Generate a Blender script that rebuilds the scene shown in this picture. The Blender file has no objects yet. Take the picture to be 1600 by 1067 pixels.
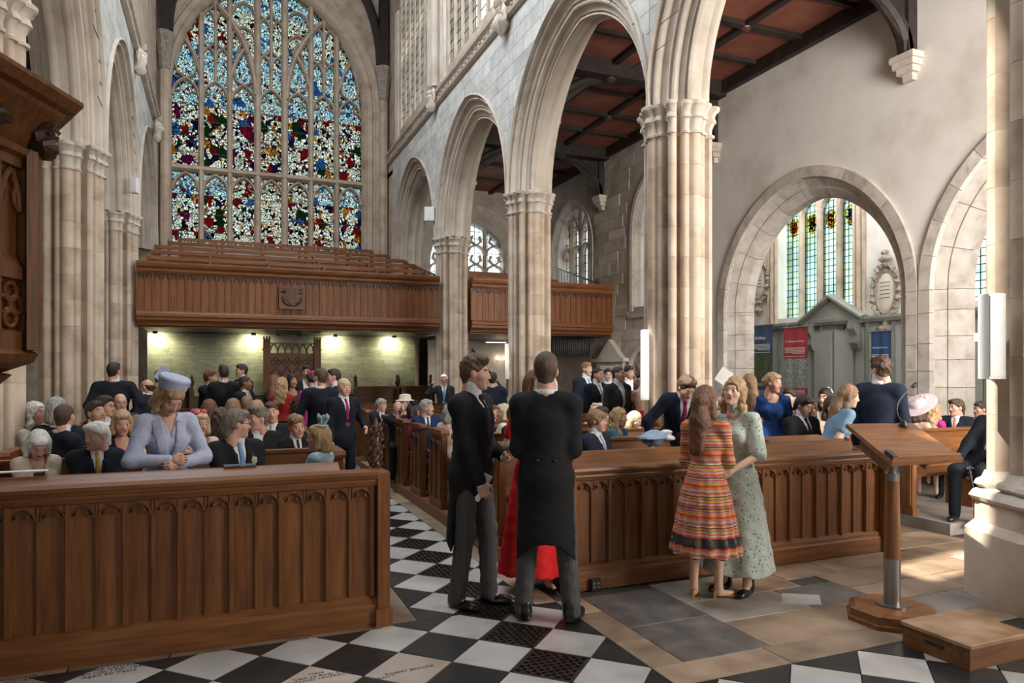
import bpy, bmesh, math, random
import numpy as np
from mathutils import Vector, Matrix

S = bpy.context.scene
COL = S.collection
random.seed(7)
R = math.radians

# ------------------------------------------------------------------ camera
CAMZ, FPX, HORIZON, YAW = 1.7, 1110.0, 579.0, R(22.33)
cam = bpy.data.cameras.new('camera')
cam.lens = FPX / 1600 * 36
cam.sensor_width = 36
cam.shift_y = (HORIZON - 533.5) / 1600
cam.clip_end = 300
camo = bpy.data.objects.new('camera', cam)
camo.location = (0, 0, CAMZ)
camo.rotation_euler = (R(90), 0, -YAW)
COL.objects.link(camo)
S.camera = camo

# ------------------------------------------------------------------ sky, sun, clerestory daylight and added fill lights
w = bpy.data.worlds.new('sky')
S.world = w
w.use_nodes = True
nt = w.node_tree
bg = nt.nodes['Background']
bg.inputs['Color'].default_value = (0.80, 0.90, 1.0, 1)
bg.inputs['Strength'].default_value = 2.0

def sun_light(vec, strength, colour):
    l = bpy.data.lights.new('sun', 'SUN')
    l.energy = strength; l.color = colour; l.angle = R(0.6)
    o = bpy.data.objects.new('sun', l)
    o.rotation_euler = Vector(vec).to_track_quat('-Z', 'Y').to_euler()
    COL.objects.link(o)

def area_light(name, loc, direction, sx, sy, power, colour, spread=math.pi):
    l = bpy.data.lights.new(name, 'AREA')
    l.shape = 'RECTANGLE'; l.size = sx; l.size_y = sy; l.energy = power; l.color = colour; l.spread = spread
    o = bpy.data.objects.new(name, l)
    o.location = loc
    o.rotation_euler = Vector(direction).to_track_quat('-Z', 'Y').to_euler()
    COL.objects.link(o)

sun_light((0.58, 0.09, -0.812), 9.0, (1.0, 0.93, 0.82))
area_light('daylight_south_clerestory', (-1.5, 10.0, 13.9), (1, 0, -0.8), 13, 3.0, 1250, (0.80, 0.90, 1.0))
area_light('daylight_north_clerestory', (5.1, 10.0, 13.9), (-1, 0, -0.8), 13, 3.0, 520, (0.92, 0.96, 1.0))
area_light('fill_chancel', (1.8, -8.0, 5.5), (0, 1, -0.10), 7, 8, 20, (1.0, 0.96, 0.90))  # added area light, standing for an unseen east window
area_light('fill_chapel', (13.0, 13.6, 7.6), (0.2, 0, -1), 2.4, 2.4, 130, (0.95, 0.97, 1.0))  # added fill high in the chapel, kept out of view
area_light('fill_chapel_east', (13.0, 8.6, 7.6), (0.1, 0, -1), 2.4, 2.4, 115, (0.95, 0.97, 1.0))  # second unseen fill, put in to brighten the chapel
area_light('fill_north_aisle', (8.3, -0.4, 4.2), (-0.5, 1, -0.22), 4.2, 5, 190, (1.0, 0.95, 0.87), R(75))  # unseen fill in the aisle, aimed at the right-hand pew front
area_light('fill_aisle_wall', (7.0, -1.0, 4.6), (0.36, 1, 0.10), 3.5, 5, 420, (1.0, 0.96, 0.91), R(110))  # added unseen fill to brighten the aisle wall and ceiling
area_light('fill_south_aisle', (-4.6, 1.0, 4.0), (0, 1, 0.0), 4, 5, 60, (1.0, 0.94, 0.86))  # unseen fill put into the south aisle

vs = S.view_settings
S.display_settings.display_device = 'sRGB'
vs.view_transform = 'Standard'
vs.look = 'None'
vs.exposure = 0.75
vs.gamma = 1.0
vs.use_curve_mapping = False
S.cycles.max_bounces = 7
S.cycles.diffuse_bounces = 4
S.cycles.transparent_max_bounces = 12

# ------------------------------------------------------------------ picture to place
SY, CY = math.sin(YAW), math.cos(YAW)
def ray(px):
    r = (px - 800) / FPX
    return SY + r * CY, CY - r * SY            # X and Y per metre of depth
def on_floor(px, py, z=0.0):
    d = (CAMZ - z) * FPX / (py - HORIZON)
    a, b = ray(px)
    return a * d, b * d
def at_depth(px, py, d):
    a, b = ray(px)
    return Vector((a * d, b * d, CAMZ + (HORIZON - py) / FPX * d))
def on_y(px, py, Y):
    a, b = ray(px)
    return at_depth(px, py, Y / b)
def on_x(px, py, X):
    a, b = ray(px)
    return at_depth(px, py, X / a)

# ------------------------------------------------------------------ object helpers
def tag(o, label=None, cat=None, group=None, kind=None):
    if label: o['label'] = label
    if cat: o['category'] = cat
    if group: o['group'] = group
    if kind: o['kind'] = kind
    return o

def empty(name, loc=(0, 0, 0), rz=0, parent=None):
    o = bpy.data.objects.new(name, None)
    o.location = loc
    o.rotation_euler = (0, 0, rz)
    o.parent = parent
    o.empty_display_size = 0.1
    COL.objects.link(o)
    return o

def link(name, mesh, parent=None, loc=(0, 0, 0), rot=(0, 0, 0), scale=(1, 1, 1)):
    o = bpy.data.objects.new(name, mesh)
    o.location = loc
    o.rotation_euler = rot
    o.scale = scale
    o.parent = parent
    COL.objects.link(o)
    return o

def np_mesh(name, v, f, mats, smooth=True, fm=None):
    """v (n,3), f list of arrays of equal-width rows"""
    if isinstance(f, np.ndarray): f = [f]
    f = [x for x in f if len(x)]
    m = bpy.data.meshes.new(name)
    v = np.asarray(v, np.float32)
    m.vertices.add(len(v)); m.vertices.foreach_set('co', v.ravel())
    nl = sum(x.size for x in f); npoly = sum(len(x) for x in f)
    m.loops.add(nl); m.polygons.add(npoly)
    m.loops.foreach_set('vertex_index', np.concatenate([x.ravel() for x in f]).astype(np.int32))
    tot = np.concatenate([np.full(len(x), x.shape[1]) for x in f]).astype(np.int32)
    st = np.concatenate([[0], np.cumsum(tot)[:-1]]).astype(np.int32)
    m.polygons.foreach_set('loop_start', st)
    m.polygons.foreach_set('loop_total', tot)
    m.polygons.foreach_set('use_smooth', np.full(npoly, smooth))
    if fm is not None: m.polygons.foreach_set('material_index', np.asarray(fm, np.int32))
    for x in (mats if isinstance(mats, (list, tuple)) else [mats]): m.materials.append(x)
    m.update(calc_edges=True)
    m.validate()
    return m

class MB:
    """collects simple solids that make up one piece"""
    def __init__(s): s.v = []; s.f = []
    def add(s, vs, fs):
        b = len(s.v); s.v += [tuple(x) for x in vs]; s.f += [tuple(i + b for i in f) for f in fs]; return s
    def box(s, x0, x1, y0, y1, z0, z1):
        v = [(x, y, z) for z in (z0, z1) for y in (y0, y1) for x in (x0, x1)]
        return s.add(v, [(0, 2, 3, 1), (4, 5, 7, 6), (0, 1, 5, 4), (2, 6, 7, 3), (0, 4, 6, 2), (1, 3, 7, 5)])
    def bev(s, x0, x1, y0, y1, z0, z1, b=0.01):
        """box with chamfered vertical edges and top"""
        def ring(i, z): return [(x0 + i + b, y0 + i, z), (x1 - i - b, y0 + i, z), (x1 - i, y0 + i + b, z), (x1 - i, y1 - i - b, z),
                                (x1 - i - b, y1 - i, z), (x0 + i + b, y1 - i, z), (x0 + i, y1 - i - b, z), (x0 + i, y0 + i + b, z)]
        return s.loft([ring(0, z0), ring(0, z1 - b), ring(b, z1)])
    def loft(s, rings, cap=True, closed=True):
        n = len(rings[0]); v = [p for r in rings for p in r]; f = []
        for k in range(len(rings) - 1):
            for i in range(n if closed else n - 1):
                j = (i + 1) % n
                f.append((k * n + i, k * n + j, (k + 1) * n + j, (k + 1) * n + i))
        if cap and closed:
            f.append(tuple(range(n - 1, -1, -1))); f.append(tuple(range((len(rings) - 1) * n, len(rings) * n)))
        return s.add(v, f)
    def prism(s, poly, axis, a0, a1):
        """poly in the two other axes (in x,y,z order), extruded along axis"""
        def P(p, a):
            q = list(p); q.insert(axis, a); return tuple(q)
        return s.loft([[P(p, a0) for p in poly], [P(p, a1) for p in poly]])
    def lathe(s, prof, c=(0, 0, 0), n=20, ph=0.0):
        return s.loft([[(c[0] + r * math.cos(ph + 2 * math.pi * i / n), c[1] + r * math.sin(ph + 2 * math.pi * i / n), c[2] + z) for i in range(n)] for r, z in prof])
    def tube(s, pts, rad, n=8, cap=True):
        pts = [Vector(p) for p in pts]
        if not isinstance(rad, (list, tuple)): rad = [rad] * len(pts)
        rings = []
        up = None
        for i, p in enumerate(pts):
            t = (pts[min(i + 1, len(pts) - 1)] - pts[max(i - 1, 0)]).normalized()
            if up is None:
                up = t.orthogonal().normalized()
            up = (up - t * up.dot(t)).normalized()
            b = t.cross(up)
            rings.append([tuple(p + (up * math.cos(2 * math.pi * k / n) + b * math.sin(2 * math.pi * k / n)) * rad[i]) for k in range(n)])
        return s.loft(rings, cap)
    def mesh(s, name, mat, smooth=False):
        m = bpy.data.meshes.new(name)
        m.from_pydata(s.v, [], s.f)
        for x in (mat if isinstance(mat, (list, tuple)) else [mat]): m.materials.append(x)
        if smooth: m.polygons.foreach_set('use_smooth', [True] * len(m.polygons))
        bm = bmesh.new(); bm.from_mesh(m); bmesh.ops.recalc_face_normals(bm, faces=bm.faces); bm.to_mesh(m); bm.free()
        m.update()
        if smooth: m.set_sharp_from_angle(angle=R(38))
        return m
    def build(s, name, mat, parent=None, smooth=False, loc=(0, 0, 0), rot=(0, 0, 0)):
        return link(name, s.mesh(name, mat, smooth), parent, loc, rot)

# ------------------------------------------------------------------ materials
def _nodes(name):
    m = bpy.data.materials.new(name); m.use_nodes = True
    t = m.node_tree
    return m, t, t.nodes['Principled BSDF'], t.nodes['Material Output']

def L(t, a, b): t.links.new(a, b)

def ramp(t, fac, stops, interp='LINEAR'):
    n = t.nodes.new('ShaderNodeValToRGB'); n.color_ramp.interpolation = interp
    e = n.color_ramp.elements
    while len(e) < len(stops): e.new(0.5)
    for k, (p, c) in enumerate(stops):
        e[k].position = p; e[k].color = (*c, 1)
    L(t, fac, n.inputs['Fac'])
    return n.outputs['Color']

def coords(t, scale=(1, 1, 1), rnd=True, rot=(0, 0, 0), kind='Object'):
    tc = t.nodes.new('ShaderNodeTexCoord'); mp = t.nodes.new('ShaderNodeMapping')
    mp.inputs['Scale'].default_value = scale; mp.inputs['Rotation'].default_value = rot
    src = tc.outputs[kind]
    if rnd:
        oi = t.nodes.new('ShaderNodeObjectInfo'); ad = t.nodes.new('ShaderNodeVectorMath'); ad.operation = 'MULTIPLY_ADD'
        cb = t.nodes.new('ShaderNodeCombineXYZ')
        for i in range(3): L(t, oi.outputs['Random'], cb.inputs[i])
        L(t, cb.outputs[0], ad.inputs[0]); ad.inputs[1].default_value = (17, 23, 11); L(t, src, ad.inputs[2])
        src = ad.outputs[0]
    L(t, src, mp.inputs['Vector'])
    return mp.outputs['Vector']

def noise(t, vec, scale, detail=4, rough=0.55):
    n = t.nodes.new('ShaderNodeTexNoise'); n.inputs['Scale'].default_value = scale
    n.inputs['Detail'].default_value = detail; n.inputs['Roughness'].default_value = rough
    L(t, vec, n.inputs['Vector'])
    return n.outputs['Fac']

def vary(t, col, amt):
    """each object a little lighter or darker"""
    oi = t.nodes.new('ShaderNodeObjectInfo'); mr = t.nodes.new('ShaderNodeMapRange')
    mr.inputs['To Min'].default_value = 1 - amt; mr.inputs['To Max'].default_value = 1 + amt
    L(t, oi.outputs['Random'], mr.inputs['Value'])
    h = t.nodes.new('ShaderNodeHueSaturation'); L(t, mr.outputs[0], h.inputs['Value']); L(t, col, h.inputs['Color'])
    return h.outputs['Color']

def bump(t, p, height, strength, dist=0.02):
    b = t.nodes.new('ShaderNodeBump'); b.inputs['Strength'].default_value = strength; b.inputs['Distance'].default_value = dist
    L(t, height, b.inputs['Height']); L(t, b.outputs[0], p.inputs['Normal'])

def grain(name, c1, c2, scale=6, stretch=(1, 1, 1), rough=0.6, bmp=0.2, amt=0.0, metal=0.0, spec=0.5, c3=None, detail=5, kind='Object', rnd=True, sheen=0.0):
    m, t, p, o = _nodes(name)
    v = coords(t, stretch, rnd, kind=kind)
    f = noise(t, v, scale, detail)
    st = [(0.32, c1), (0.68, c2)] if c3 is None else [(0.28, c1), (0.5, c2), (0.72, c3)]
    c = ramp(t, f, st)
    if amt: c = vary(t, c, amt)
    L(t, c, p.inputs['Base Color'])
    p.inputs['Roughness'].default_value = rough; p.inputs['Metallic'].default_value = metal
    p.inputs['Specular IOR Level'].default_value = spec
    if sheen: p.inputs['Sheen Weight'].default_value = sheen
    if bmp: bump(t, p, noise(t, v, scale * 3.1, 3), bmp)
    return m

def plain(name, c, rough=0.6, spec=0.4, metal=0.0):
    k = 0.86
    return grain(name, tuple(x * k for x in c), c, 14, rough=rough, spec=spec, metal=metal, bmp=0.08)

def cloth(name, c, rough=0.85, k=0.8, scale=45):
    return grain(name, tuple(x * k for x in c), c, scale, rough=rough, spec=0.25, bmp=0.15, rnd=False)

def emit(name, c, s):
    m, t, p, o = _nodes(name)
    p.inputs['Base Color'].default_value = (*c, 1)
    p.inputs['Emission Color'].default_value = (*c, 1); p.inputs['Emission Strength'].default_value = s
    return m

M = {}
M['stone'] = grain('honey_limestone', (0.36, 0.275, 0.205), (0.53, 0.425, 0.33), 2.2, rough=0.85, bmp=0.25, amt=0.045, c3=(0.62, 0.52, 0.42), spec=0.2)
M['stone_pale'] = grain('pale_limestone', (0.44, 0.375, 0.31), (0.60, 0.525, 0.445), 2.0, rough=0.85, bmp=0.2, amt=0.04, c3=(0.67, 0.60, 0.52), spec=0.2)
M['ashlar'] = grain('grey_ashlar', (0.44, 0.43, 0.40), (0.58, 0.57, 0.54), 3.0, rough=0.88, bmp=0.2, amt=0.13, c3=(0.66, 0.64, 0.60), spec=0.2)
M['mortar'] = grain('lime_mortar', (0.62, 0.58, 0.52), (0.74, 0.70, 0.64), 9, rough=0.9, bmp=0.2, spec=0.1)
M['plaster'] = grain('lime_plaster', (0.58, 0.52, 0.46), (0.74, 0.70, 0.64), 0.9, rough=0.9, bmp=0.35, c3=(0.80, 0.76, 0.71), spec=0.1, rnd=False)
M['rubble'] = grain('rubble_stone', (0.34, 0.28, 0.22), (0.50, 0.44, 0.37), 1.7, rough=0.9, bmp=0.5, amt=0.16, c3=(0.58, 0.52, 0.45), spec=0.15)
M['oldstone'] = grain('worn_arch_stone', (0.38, 0.33, 0.28), (0.54, 0.48, 0.42), 4.0, rough=0.9, bmp=0.5, amt=0.12, c3=(0.62, 0.57, 0.51), spec=0.15)
M['carved'] = grain('carved_stone', (0.26, 0.21, 0.17), (0.46, 0.40, 0.34), 12, rough=0.85, bmp=0.6, spec=0.2)
def oak(name, c1, c2, c3, vert=True, rough=0.42, amt=0.12):
    return grain(name, c1, c2, 3.0, (9, 9, 0.8) if vert else (0.8, 9, 9), rough=rough, bmp=0.12, amt=amt, c3=c3, spec=0.45, detail=6)
M['oak'] = oak('oak_boards', (0.090, 0.031, 0.009), (0.160, 0.060, 0.017), (0.22, 0.088, 0.028))
M['oak_h'] = oak('oak_rails', (0.10, 0.035, 0.010), (0.175, 0.066, 0.019), (0.24, 0.097, 0.031), False)
M['oak_y'] = grain('oak_boards_long', (0.125, 0.047, 0.014), (0.215, 0.085, 0.025), 3.0, (9, 0.8, 9), rough=0.42, bmp=0.12, amt=0.12, c3=(0.29, 0.125, 0.04), spec=0.45, detail=6)
M['oak_lit'] = M['oak']  # same oak under a second key
M['oak_alias_h'] = M['oak_h']  # same oak rails under a second key
M['gallery'] = oak('gallery_oak', (0.10, 0.030, 0.008), (0.19, 0.063, 0.017), (0.25, 0.09, 0.027), True, 0.45)
M['gallery_h'] = oak('gallery_oak_rails', (0.11, 0.034, 0.009), (0.20, 0.068, 0.018), (0.26, 0.096, 0.029), False, 0.45)
M['dark'] = oak('dark_carved_oak', (0.035, 0.016, 0.010), (0.075, 0.034, 0.019), (0.115, 0.055, 0.03), True, 0.4)
M['roofwood'] = grain('black_roof_timber', (0.012, 0.008, 0.006), (0.035, 0.022, 0.017), 5, rough=0.6, bmp=0.2)
M['redpanel'] = grain('red_ceiling_board', (0.22, 0.065, 0.04), (0.34, 0.115, 0.07), 2.5, rough=0.7, bmp=0.1, amt=0.1)
M['marble_w'] = grain('white_marble', (0.30, 0.285, 0.265), (0.45, 0.43, 0.405), 2.6, rough=0.32, bmp=0.05, amt=0.13, c3=(0.54, 0.52, 0.49), detail=9)
M['marble_p'] = grain('pinkish_marble', (0.32, 0.23, 0.17), (0.44, 0.36, 0.30), 3.0, rough=0.34, bmp=0.05, amt=0.12, c3=(0.52, 0.46, 0.41), detail=9)
M['marble_b'] = grain('black_marble', (0.016, 0.016, 0.016), (0.034, 0.033, 0.032), 5, rough=0.34, bmp=0.05, amt=0.25, spec=0.4)
M['flag_tan'] = grain('tan_flagstone', (0.15, 0.095, 0.06), (0.28, 0.195, 0.13), 3.0, rough=0.5, bmp=0.25, amt=0.22, c3=(0.37, 0.27, 0.19), detail=8)
M['flag_grey'] = grain('grey_flagstone', (0.15, 0.13, 0.11), (0.25, 0.22, 0.19), 3.0, rough=0.48, bmp=0.25, amt=0.15, c3=(0.32, 0.29, 0.26), detail=8)
M['flag_dark'] = grain('dark_ledger_stone', (0.055, 0.048, 0.042), (0.10, 0.088, 0.078), 7.0, rough=0.5, bmp=0.3, amt=0.1, c3=(0.15, 0.13, 0.115), detail=8)
M['iron'] = grain('cast_iron', (0.020, 0.013, 0.010), (0.055, 0.036, 0.026), 20, rough=0.5, bmp=0.3, metal=0.4)
M['duct_shade'] = grain('duct_shade_black', (0.004, 0.004, 0.004), (0.008, 0.007, 0.006), 10, rough=0.9, bmp=0)  # near-black colour standing for the shade beneath the grates
M['joint'] = grain('floor_bedding', (0.035, 0.03, 0.026), (0.07, 0.06, 0.05), 10, rough=0.9, bmp=0.1)
M['white'] = grain('white_paint', (0.74, 0.73, 0.71), (0.82, 0.81, 0.79), 8, rough=0.5, bmp=0.02)
M['paper'] = grain('paper', (0.76, 0.74, 0.70), (0.84, 0.82, 0.79), 8, rough=0.8, bmp=0.02)
M['black'] = grain('black_metal', (0.010, 0.010, 0.011), (0.022, 0.022, 0.023), 20, rough=0.4, bmp=0.05)
M['steel'] = grain('brushed_steel', (0.20, 0.19, 0.18), (0.32, 0.31, 0.30), 12, (1, 1, .1), rough=0.35, bmp=0.05, metal=0.9)
M['brass'] = grain('brass', (0.40, 0.27, 0.10), (0.55, 0.40, 0.17), 12, rough=0.35, bmp=0.05, metal=0.9)
M['sage'] = grain('sage_green_panelling', (0.21, 0.215, 0.18), (0.27, 0.275, 0.235), 3, rough=0.55, bmp=0.05)
M['sage_p'] = grain('pale_sage_panels', (0.33, 0.335, 0.30), (0.39, 0.395, 0.36), 2, rough=0.5, bmp=0.05, amt=0.05)
M['lead'] = grain('lead_strip', (0.02, 0.02, 0.022), (0.05, 0.05, 0.052), 20, rough=0.6, bmp=0.05)

def stained(name, robes, ground, small, large, share):
    """leaded coloured glass: small pale pieces, with larger coloured pieces like robes; daylight comes through"""
    m, t, p, o = _nodes(name)
    t.nodes.remove(p)
    v = coords(t, (1, 1, .8), True)
    nz = t.nodes.new('ShaderNodeTexNoise'); nz.inputs['Scale'].default_value = 3.0; nz.inputs['Detail'].default_value = 1
    L(t, v, nz.inputs['Vector'])
    ma = t.nodes.new('ShaderNodeVectorMath'); ma.operation = 'MULTIPLY_ADD'; ma.inputs[1].default_value = (.22, .22, .22)
    L(t, nz.outputs['Color'], ma.inputs[0]); L(t, v, ma.inputs[2])
    def vor(scale, feat='F1'):
        n = t.nodes.new('ShaderNodeTexVoronoi'); n.feature = feat; n.inputs['Scale'].default_value = scale; L(t, ma.outputs[0], n.inputs['Vector']); return n
    vs_ = vor(small)
    vl = t.nodes.new('ShaderNodeTexVoronoi'); vl.inputs['Scale'].default_value = large; L(t, vs_.outputs['Position'], vl.inputs['Vector'])
    es = vor(small, 'DISTANCE_TO_EDGE')
    def chan(n, i):
        sp = t.nodes.new('ShaderNodeSeparateColor'); L(t, n.outputs['Color'], sp.inputs[0]); return sp.outputs[i]
    cg = ramp(t, chan(vs_, 0), ground, 'CONSTANT')
    cr = ramp(t, chan(vl, 1), robes, 'CONSTANT')
    pick = t.nodes.new('ShaderNodeMath'); pick.operation = 'LESS_THAN'; pick.inputs[1].default_value = share; L(t, chan(vl, 2), pick.inputs[0])
    mixc = t.nodes.new('ShaderNodeMix'); mixc.data_type = 'RGBA'; L(t, pick.outputs[0], mixc.inputs[0]); L(t, cg, mixc.inputs[6]); L(t, cr, mixc.inputs[7])
    hs = t.nodes.new('ShaderNodeHueSaturation'); L(t, mixc.outputs[2], hs.inputs['Color'])
    mr = t.nodes.new('ShaderNodeMapRange'); mr.inputs['From Min'].default_value = .3; mr.inputs['From Max'].default_value = .7
    mr.inputs['To Min'].default_value = .55; mr.inputs['To Max'].default_value = 1.15
    L(t, noise(t, v, small * 1.9, 2), mr.inputs['Value']); L(t, mr.outputs[0], hs.inputs['Value'])
    tr = t.nodes.new('ShaderNodeBsdfTransparent'); L(t, hs.outputs[0], tr.inputs['Color'])
    df = t.nodes.new('ShaderNodeBsdfDiffuse'); df.inputs['Color'].default_value = (.02, .02, .02, 1)
    lt = t.nodes.new('ShaderNodeMath'); lt.operation = 'LESS_THAN'; lt.inputs[1].default_value = .055
    L(t, es.outputs['Distance'], lt.inputs[0])
    mix = t.nodes.new('ShaderNodeMixShader'); L(t, lt.outputs[0], mix.inputs['Fac'])
    L(t, tr.outputs[0], mix.inputs[1]); L(t, df.outputs[0], mix.inputs[2]); L(t, mix.outputs[0], o.inputs['Surface'])
    return m
W_, SK, BL, DB, RD, GO, GN, PU, BK, CR = (.60, .60, .52), (.40, .55, .57), (.09, .20, .34), (.025, .04, .12), (.28, .035, .03), (.44, .25, .06), (.03, .10, .04), (.20, .02, .12), (.02, .02, .025), (.55, .42, .30)
M['glass_a'] = stained('stained_glass_figures', [(0, RD), (.28, GO), (.46, DB), (.6, GN), (.68, PU), (.78, BL), (.9, W_)], [(0, W_), (.46, BK), (.53, CR), (.66, W_), (.82, RD), (.86, DB), (.92, SK)], 15, 4.3, .36)
M['glass_b'] = stained('stained_glass_robes', [(0, GN), (.2, GO), (.42, RD), (.62, BL), (.8, DB)], [(0, W_), (.48, BK), (.55, W_), (.74, CR), (.86, DB), (.93, GO)], 15.5, 4.0, .33)
M['glass_c'] = stained('stained_glass_canopy', [(0, BL), (.4, SK), (.75, W_)], [(0, SK), (.40, W_), (.74, BL), (.80, SK), (.95, RD)], 16, 3.8, .12)
M['glass_d'] = stained('stained_glass_border', [(0, RD), (.3, W_), (.55, BL), (.75, GO)], [(0, W_), (.45, (.48, .55, .46)), (.72, BK), (.80, RD), (.86, W_)], 16, 4.4, .18)

def quarry(name, c1, c2, sx, sz, clear=.85):
    """plain leaded glazing: rows of small oblong quarries, each a slightly different tint"""
    m, t, p, o = _nodes(name)
    t.nodes.remove(p)
    tc = t.nodes.new('ShaderNodeTexCoord')
    sp = t.nodes.new('ShaderNodeSeparateXYZ'); L(t, tc.outputs['UV'], sp.inputs[0])
    br = t.nodes.new('ShaderNodeTexBrick'); br.offset = 0.0; br.squash = 1.0
    br.inputs['Color1'].default_value = (*c1, 1); br.inputs['Color2'].default_value = (*c2, 1); br.inputs['Mortar'].default_value = (0, 0, 0, 1)
    br.inputs['Scale'].default_value = 1; br.inputs['Brick Width'].default_value = sx; br.inputs['Row Height'].default_value = sz
    br.inputs['Mortar Size'].default_value = .009; br.inputs['Mortar Smooth'].default_value = 0
    L(t, tc.outputs['UV'], br.inputs['Vector'])
    nz = t.nodes.new('ShaderNodeTexNoise'); nz.inputs['Scale'].default_value = 1.3; nz.inputs['Detail'].default_value = 3
    L(t, tc.outputs['UV'], nz.inputs['Vector'])
    hs = t.nodes.new('ShaderNodeHueSaturation'); L(t, br.outputs['Color'], hs.inputs['Color'])
    mr = t.nodes.new('ShaderNodeMapRange'); mr.inputs['From Min'].default_value = .3; mr.inputs['From Max'].default_value = .7
    mr.inputs['To Min'].default_value = .75; mr.inputs['To Max'].default_value = 1.2
    L(t, nz.outputs['Fac'], mr.inputs['Value']); L(t, mr.outputs[0], hs.inputs['Value'])
    tr = t.nodes.new('ShaderNodeBsdfTransparent'); L(t, hs.outputs[0], tr.inputs['Color'])
    df = t.nodes.new('ShaderNodeBsdfDiffuse'); df.inputs['Color'].default_value = (.03, .03, .03, 1)
    mix = t.nodes.new('ShaderNodeMixShader'); L(t, br.outputs['Fac'], mix.inputs['Fac'])
    L(t, tr.outputs[0], mix.inputs[1]); L(t, df.outputs[0], mix.inputs[2]); L(t, mix.outputs[0], o.inputs['Surface'])
    return m
M['clear'] = quarry('clear_leaded_glass', (.90, .92, .90), (.78, .84, .86), .17, .26)
M['garden'] = quarry('greenish_leaded_glass', (.60, .78, .80), (.62, .74, .52), .16, .17)

def pane_mesh(name, pts, mat, axis):
    """a thin pane from an outline; UV in metres. axis: 1 = wall across Y (outline x,z), 0 = wall across X (outline y,z)"""
    mb = MB().prism(pts, axis, -.006, .006)
    m = mb.mesh(name, mat)
    uv = m.uv_layers.new(name='uv')
    k = 0 if axis == 1 else 1
    for lp in m.loops:
        co = m.vertices[lp.vertex_index].co
        uv.data[lp.index].uv = (co[k] + 50, co[2] + 50)
    return m
# ------------------------------------------------------------------ proportions of the building
XR, XL, HT = 5.8, -2.2, 0.45                 # arcade centre lines and half thickness
NR, NL = XR - HT, XL + HT                    # nave faces
PIERS = [3.1, 8.15, 13.2, 18.4, 23.55]
ZCAP, RISE, AW = 5.24, 2.38, 2.06            # capital top, arch rise, half opening
WESTY, AISX, CHX, CEIL = 24.4, 10.6, 14.5, 8.25
ZSTR = 8.72                                  # string course

def arch_c(w, h):
    c = (h * h - w * w) / (2 * w)
    return c, w + c
def arch_z(w, h, o, dx):
    c, r = arch_c(w, h); q = (r + o) ** 2 - (abs(dx) + c) ** 2
    return math.sqrt(q) if q > 0 else -1
def arch_pts(w, h, o, n):
    c, r = arch_c(w, h); r += o
    a1 = math.acos(c / r)
    half = [(-c + r * math.cos(a1 * k / n), r * math.sin(a1 * k / n)) for k in range(n + 1)]
    return half + [(-x, z) for x, z in half[-2::-1]]

def arch_sweep(prof, w, h, ac, zs, P, n=18, k0=0, k1=None):
    """prof: list of (radial offset, depth); P maps (along, depth, z) to a point"""
    curves = [arch_pts(w, h, o, n) for o, x in prof]
    k1 = 2 * n if k1 is None else k1
    v = []; f = []
    m = len(prof)
    for k in range(k0, k1 + 1):
        for q, (o, x) in enumerate(prof):
            a, z = curves[q][k]
            v.append(P(ac + a, x, zs + z))
    for k in range(k1 - k0):
        for q in range(m - 1):
            f.append((k * m + q, k * m + q + 1, (k + 1) * m + q + 1, (k + 1) * m + q))
    return v, f

def arch_wall(a0, a1, z0, z1, ops, x0, x1, P, n=12, ends=True):
    """wall slab between depths x0 and x1 with pointed openings (centre, half width, sill, spring, rise)"""
    mb = MB()
    def quad(a, b, za, zb, ya, yb):           # front and back faces, then underside/top handled apart
        for x in (x0, x1):
            mb.add([P(a, x, za), P(b, x, zb), P(b, x, yb), P(a, x, ya)], [(0, 1, 2, 3)])
    cur = a0
    for (ac, w, sill, sp, rise) in sorted(ops):
        quad(cur, ac - w, z0, z0, z1, z1)
        pts = arch_pts(w, rise, 0, n)[::-1]
        for (p, q) in zip(pts[:-1], pts[1:]):
            quad(ac + p[0], ac + q[0], sp + p[1], sp + q[1], z1, z1)
            mb.add([P(ac + p[0], x0, sp + p[1]), P(ac + q[0], x0, sp + q[1]), P(ac + q[0], x1, sp + q[1]), P(ac + p[0], x1, sp + p[1])], [(0, 1, 2, 3)])
        if sill > z0: quad(ac - w, ac + w, z0, z0, sill, sill)
        mb.add([P(ac - w, x0, sill), P(ac + w, x0, sill), P(ac + w, x1, sill), P(ac - w, x1, sill)], [(0, 1, 2, 3)])
        for s in (-1, 1):
            mb.add([P(ac + s * w, x0, sill), P(ac + s * w, x1, sill), P(ac + s * w, x1, sp), P(ac + s * w, x0, sp)], [(0, 1, 2, 3)])
        cur = ac + w
    quad(cur, a1, z0, z0, z1, z1)
    for a in (a0, a1): mb.add([P(a, x0, z0), P(a, x1, z0), P(a, x1, z1), P(a, x0, z1)], [(0, 1, 2, 3)])
    for z in (z0, z1): mb.add([P(a0, x0, z), P(a1, x0, z), P(a1, x1, z), P(a0, x1, z)], [(0, 1, 2, 3)])
    return mb

def wider(op, e):
    ac, w, sill, sp, rise = op
    c, r = arch_c(w, rise)
    return (ac, w + e, sill, sp, math.sqrt((r + e) ** 2 - c * c))

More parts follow.
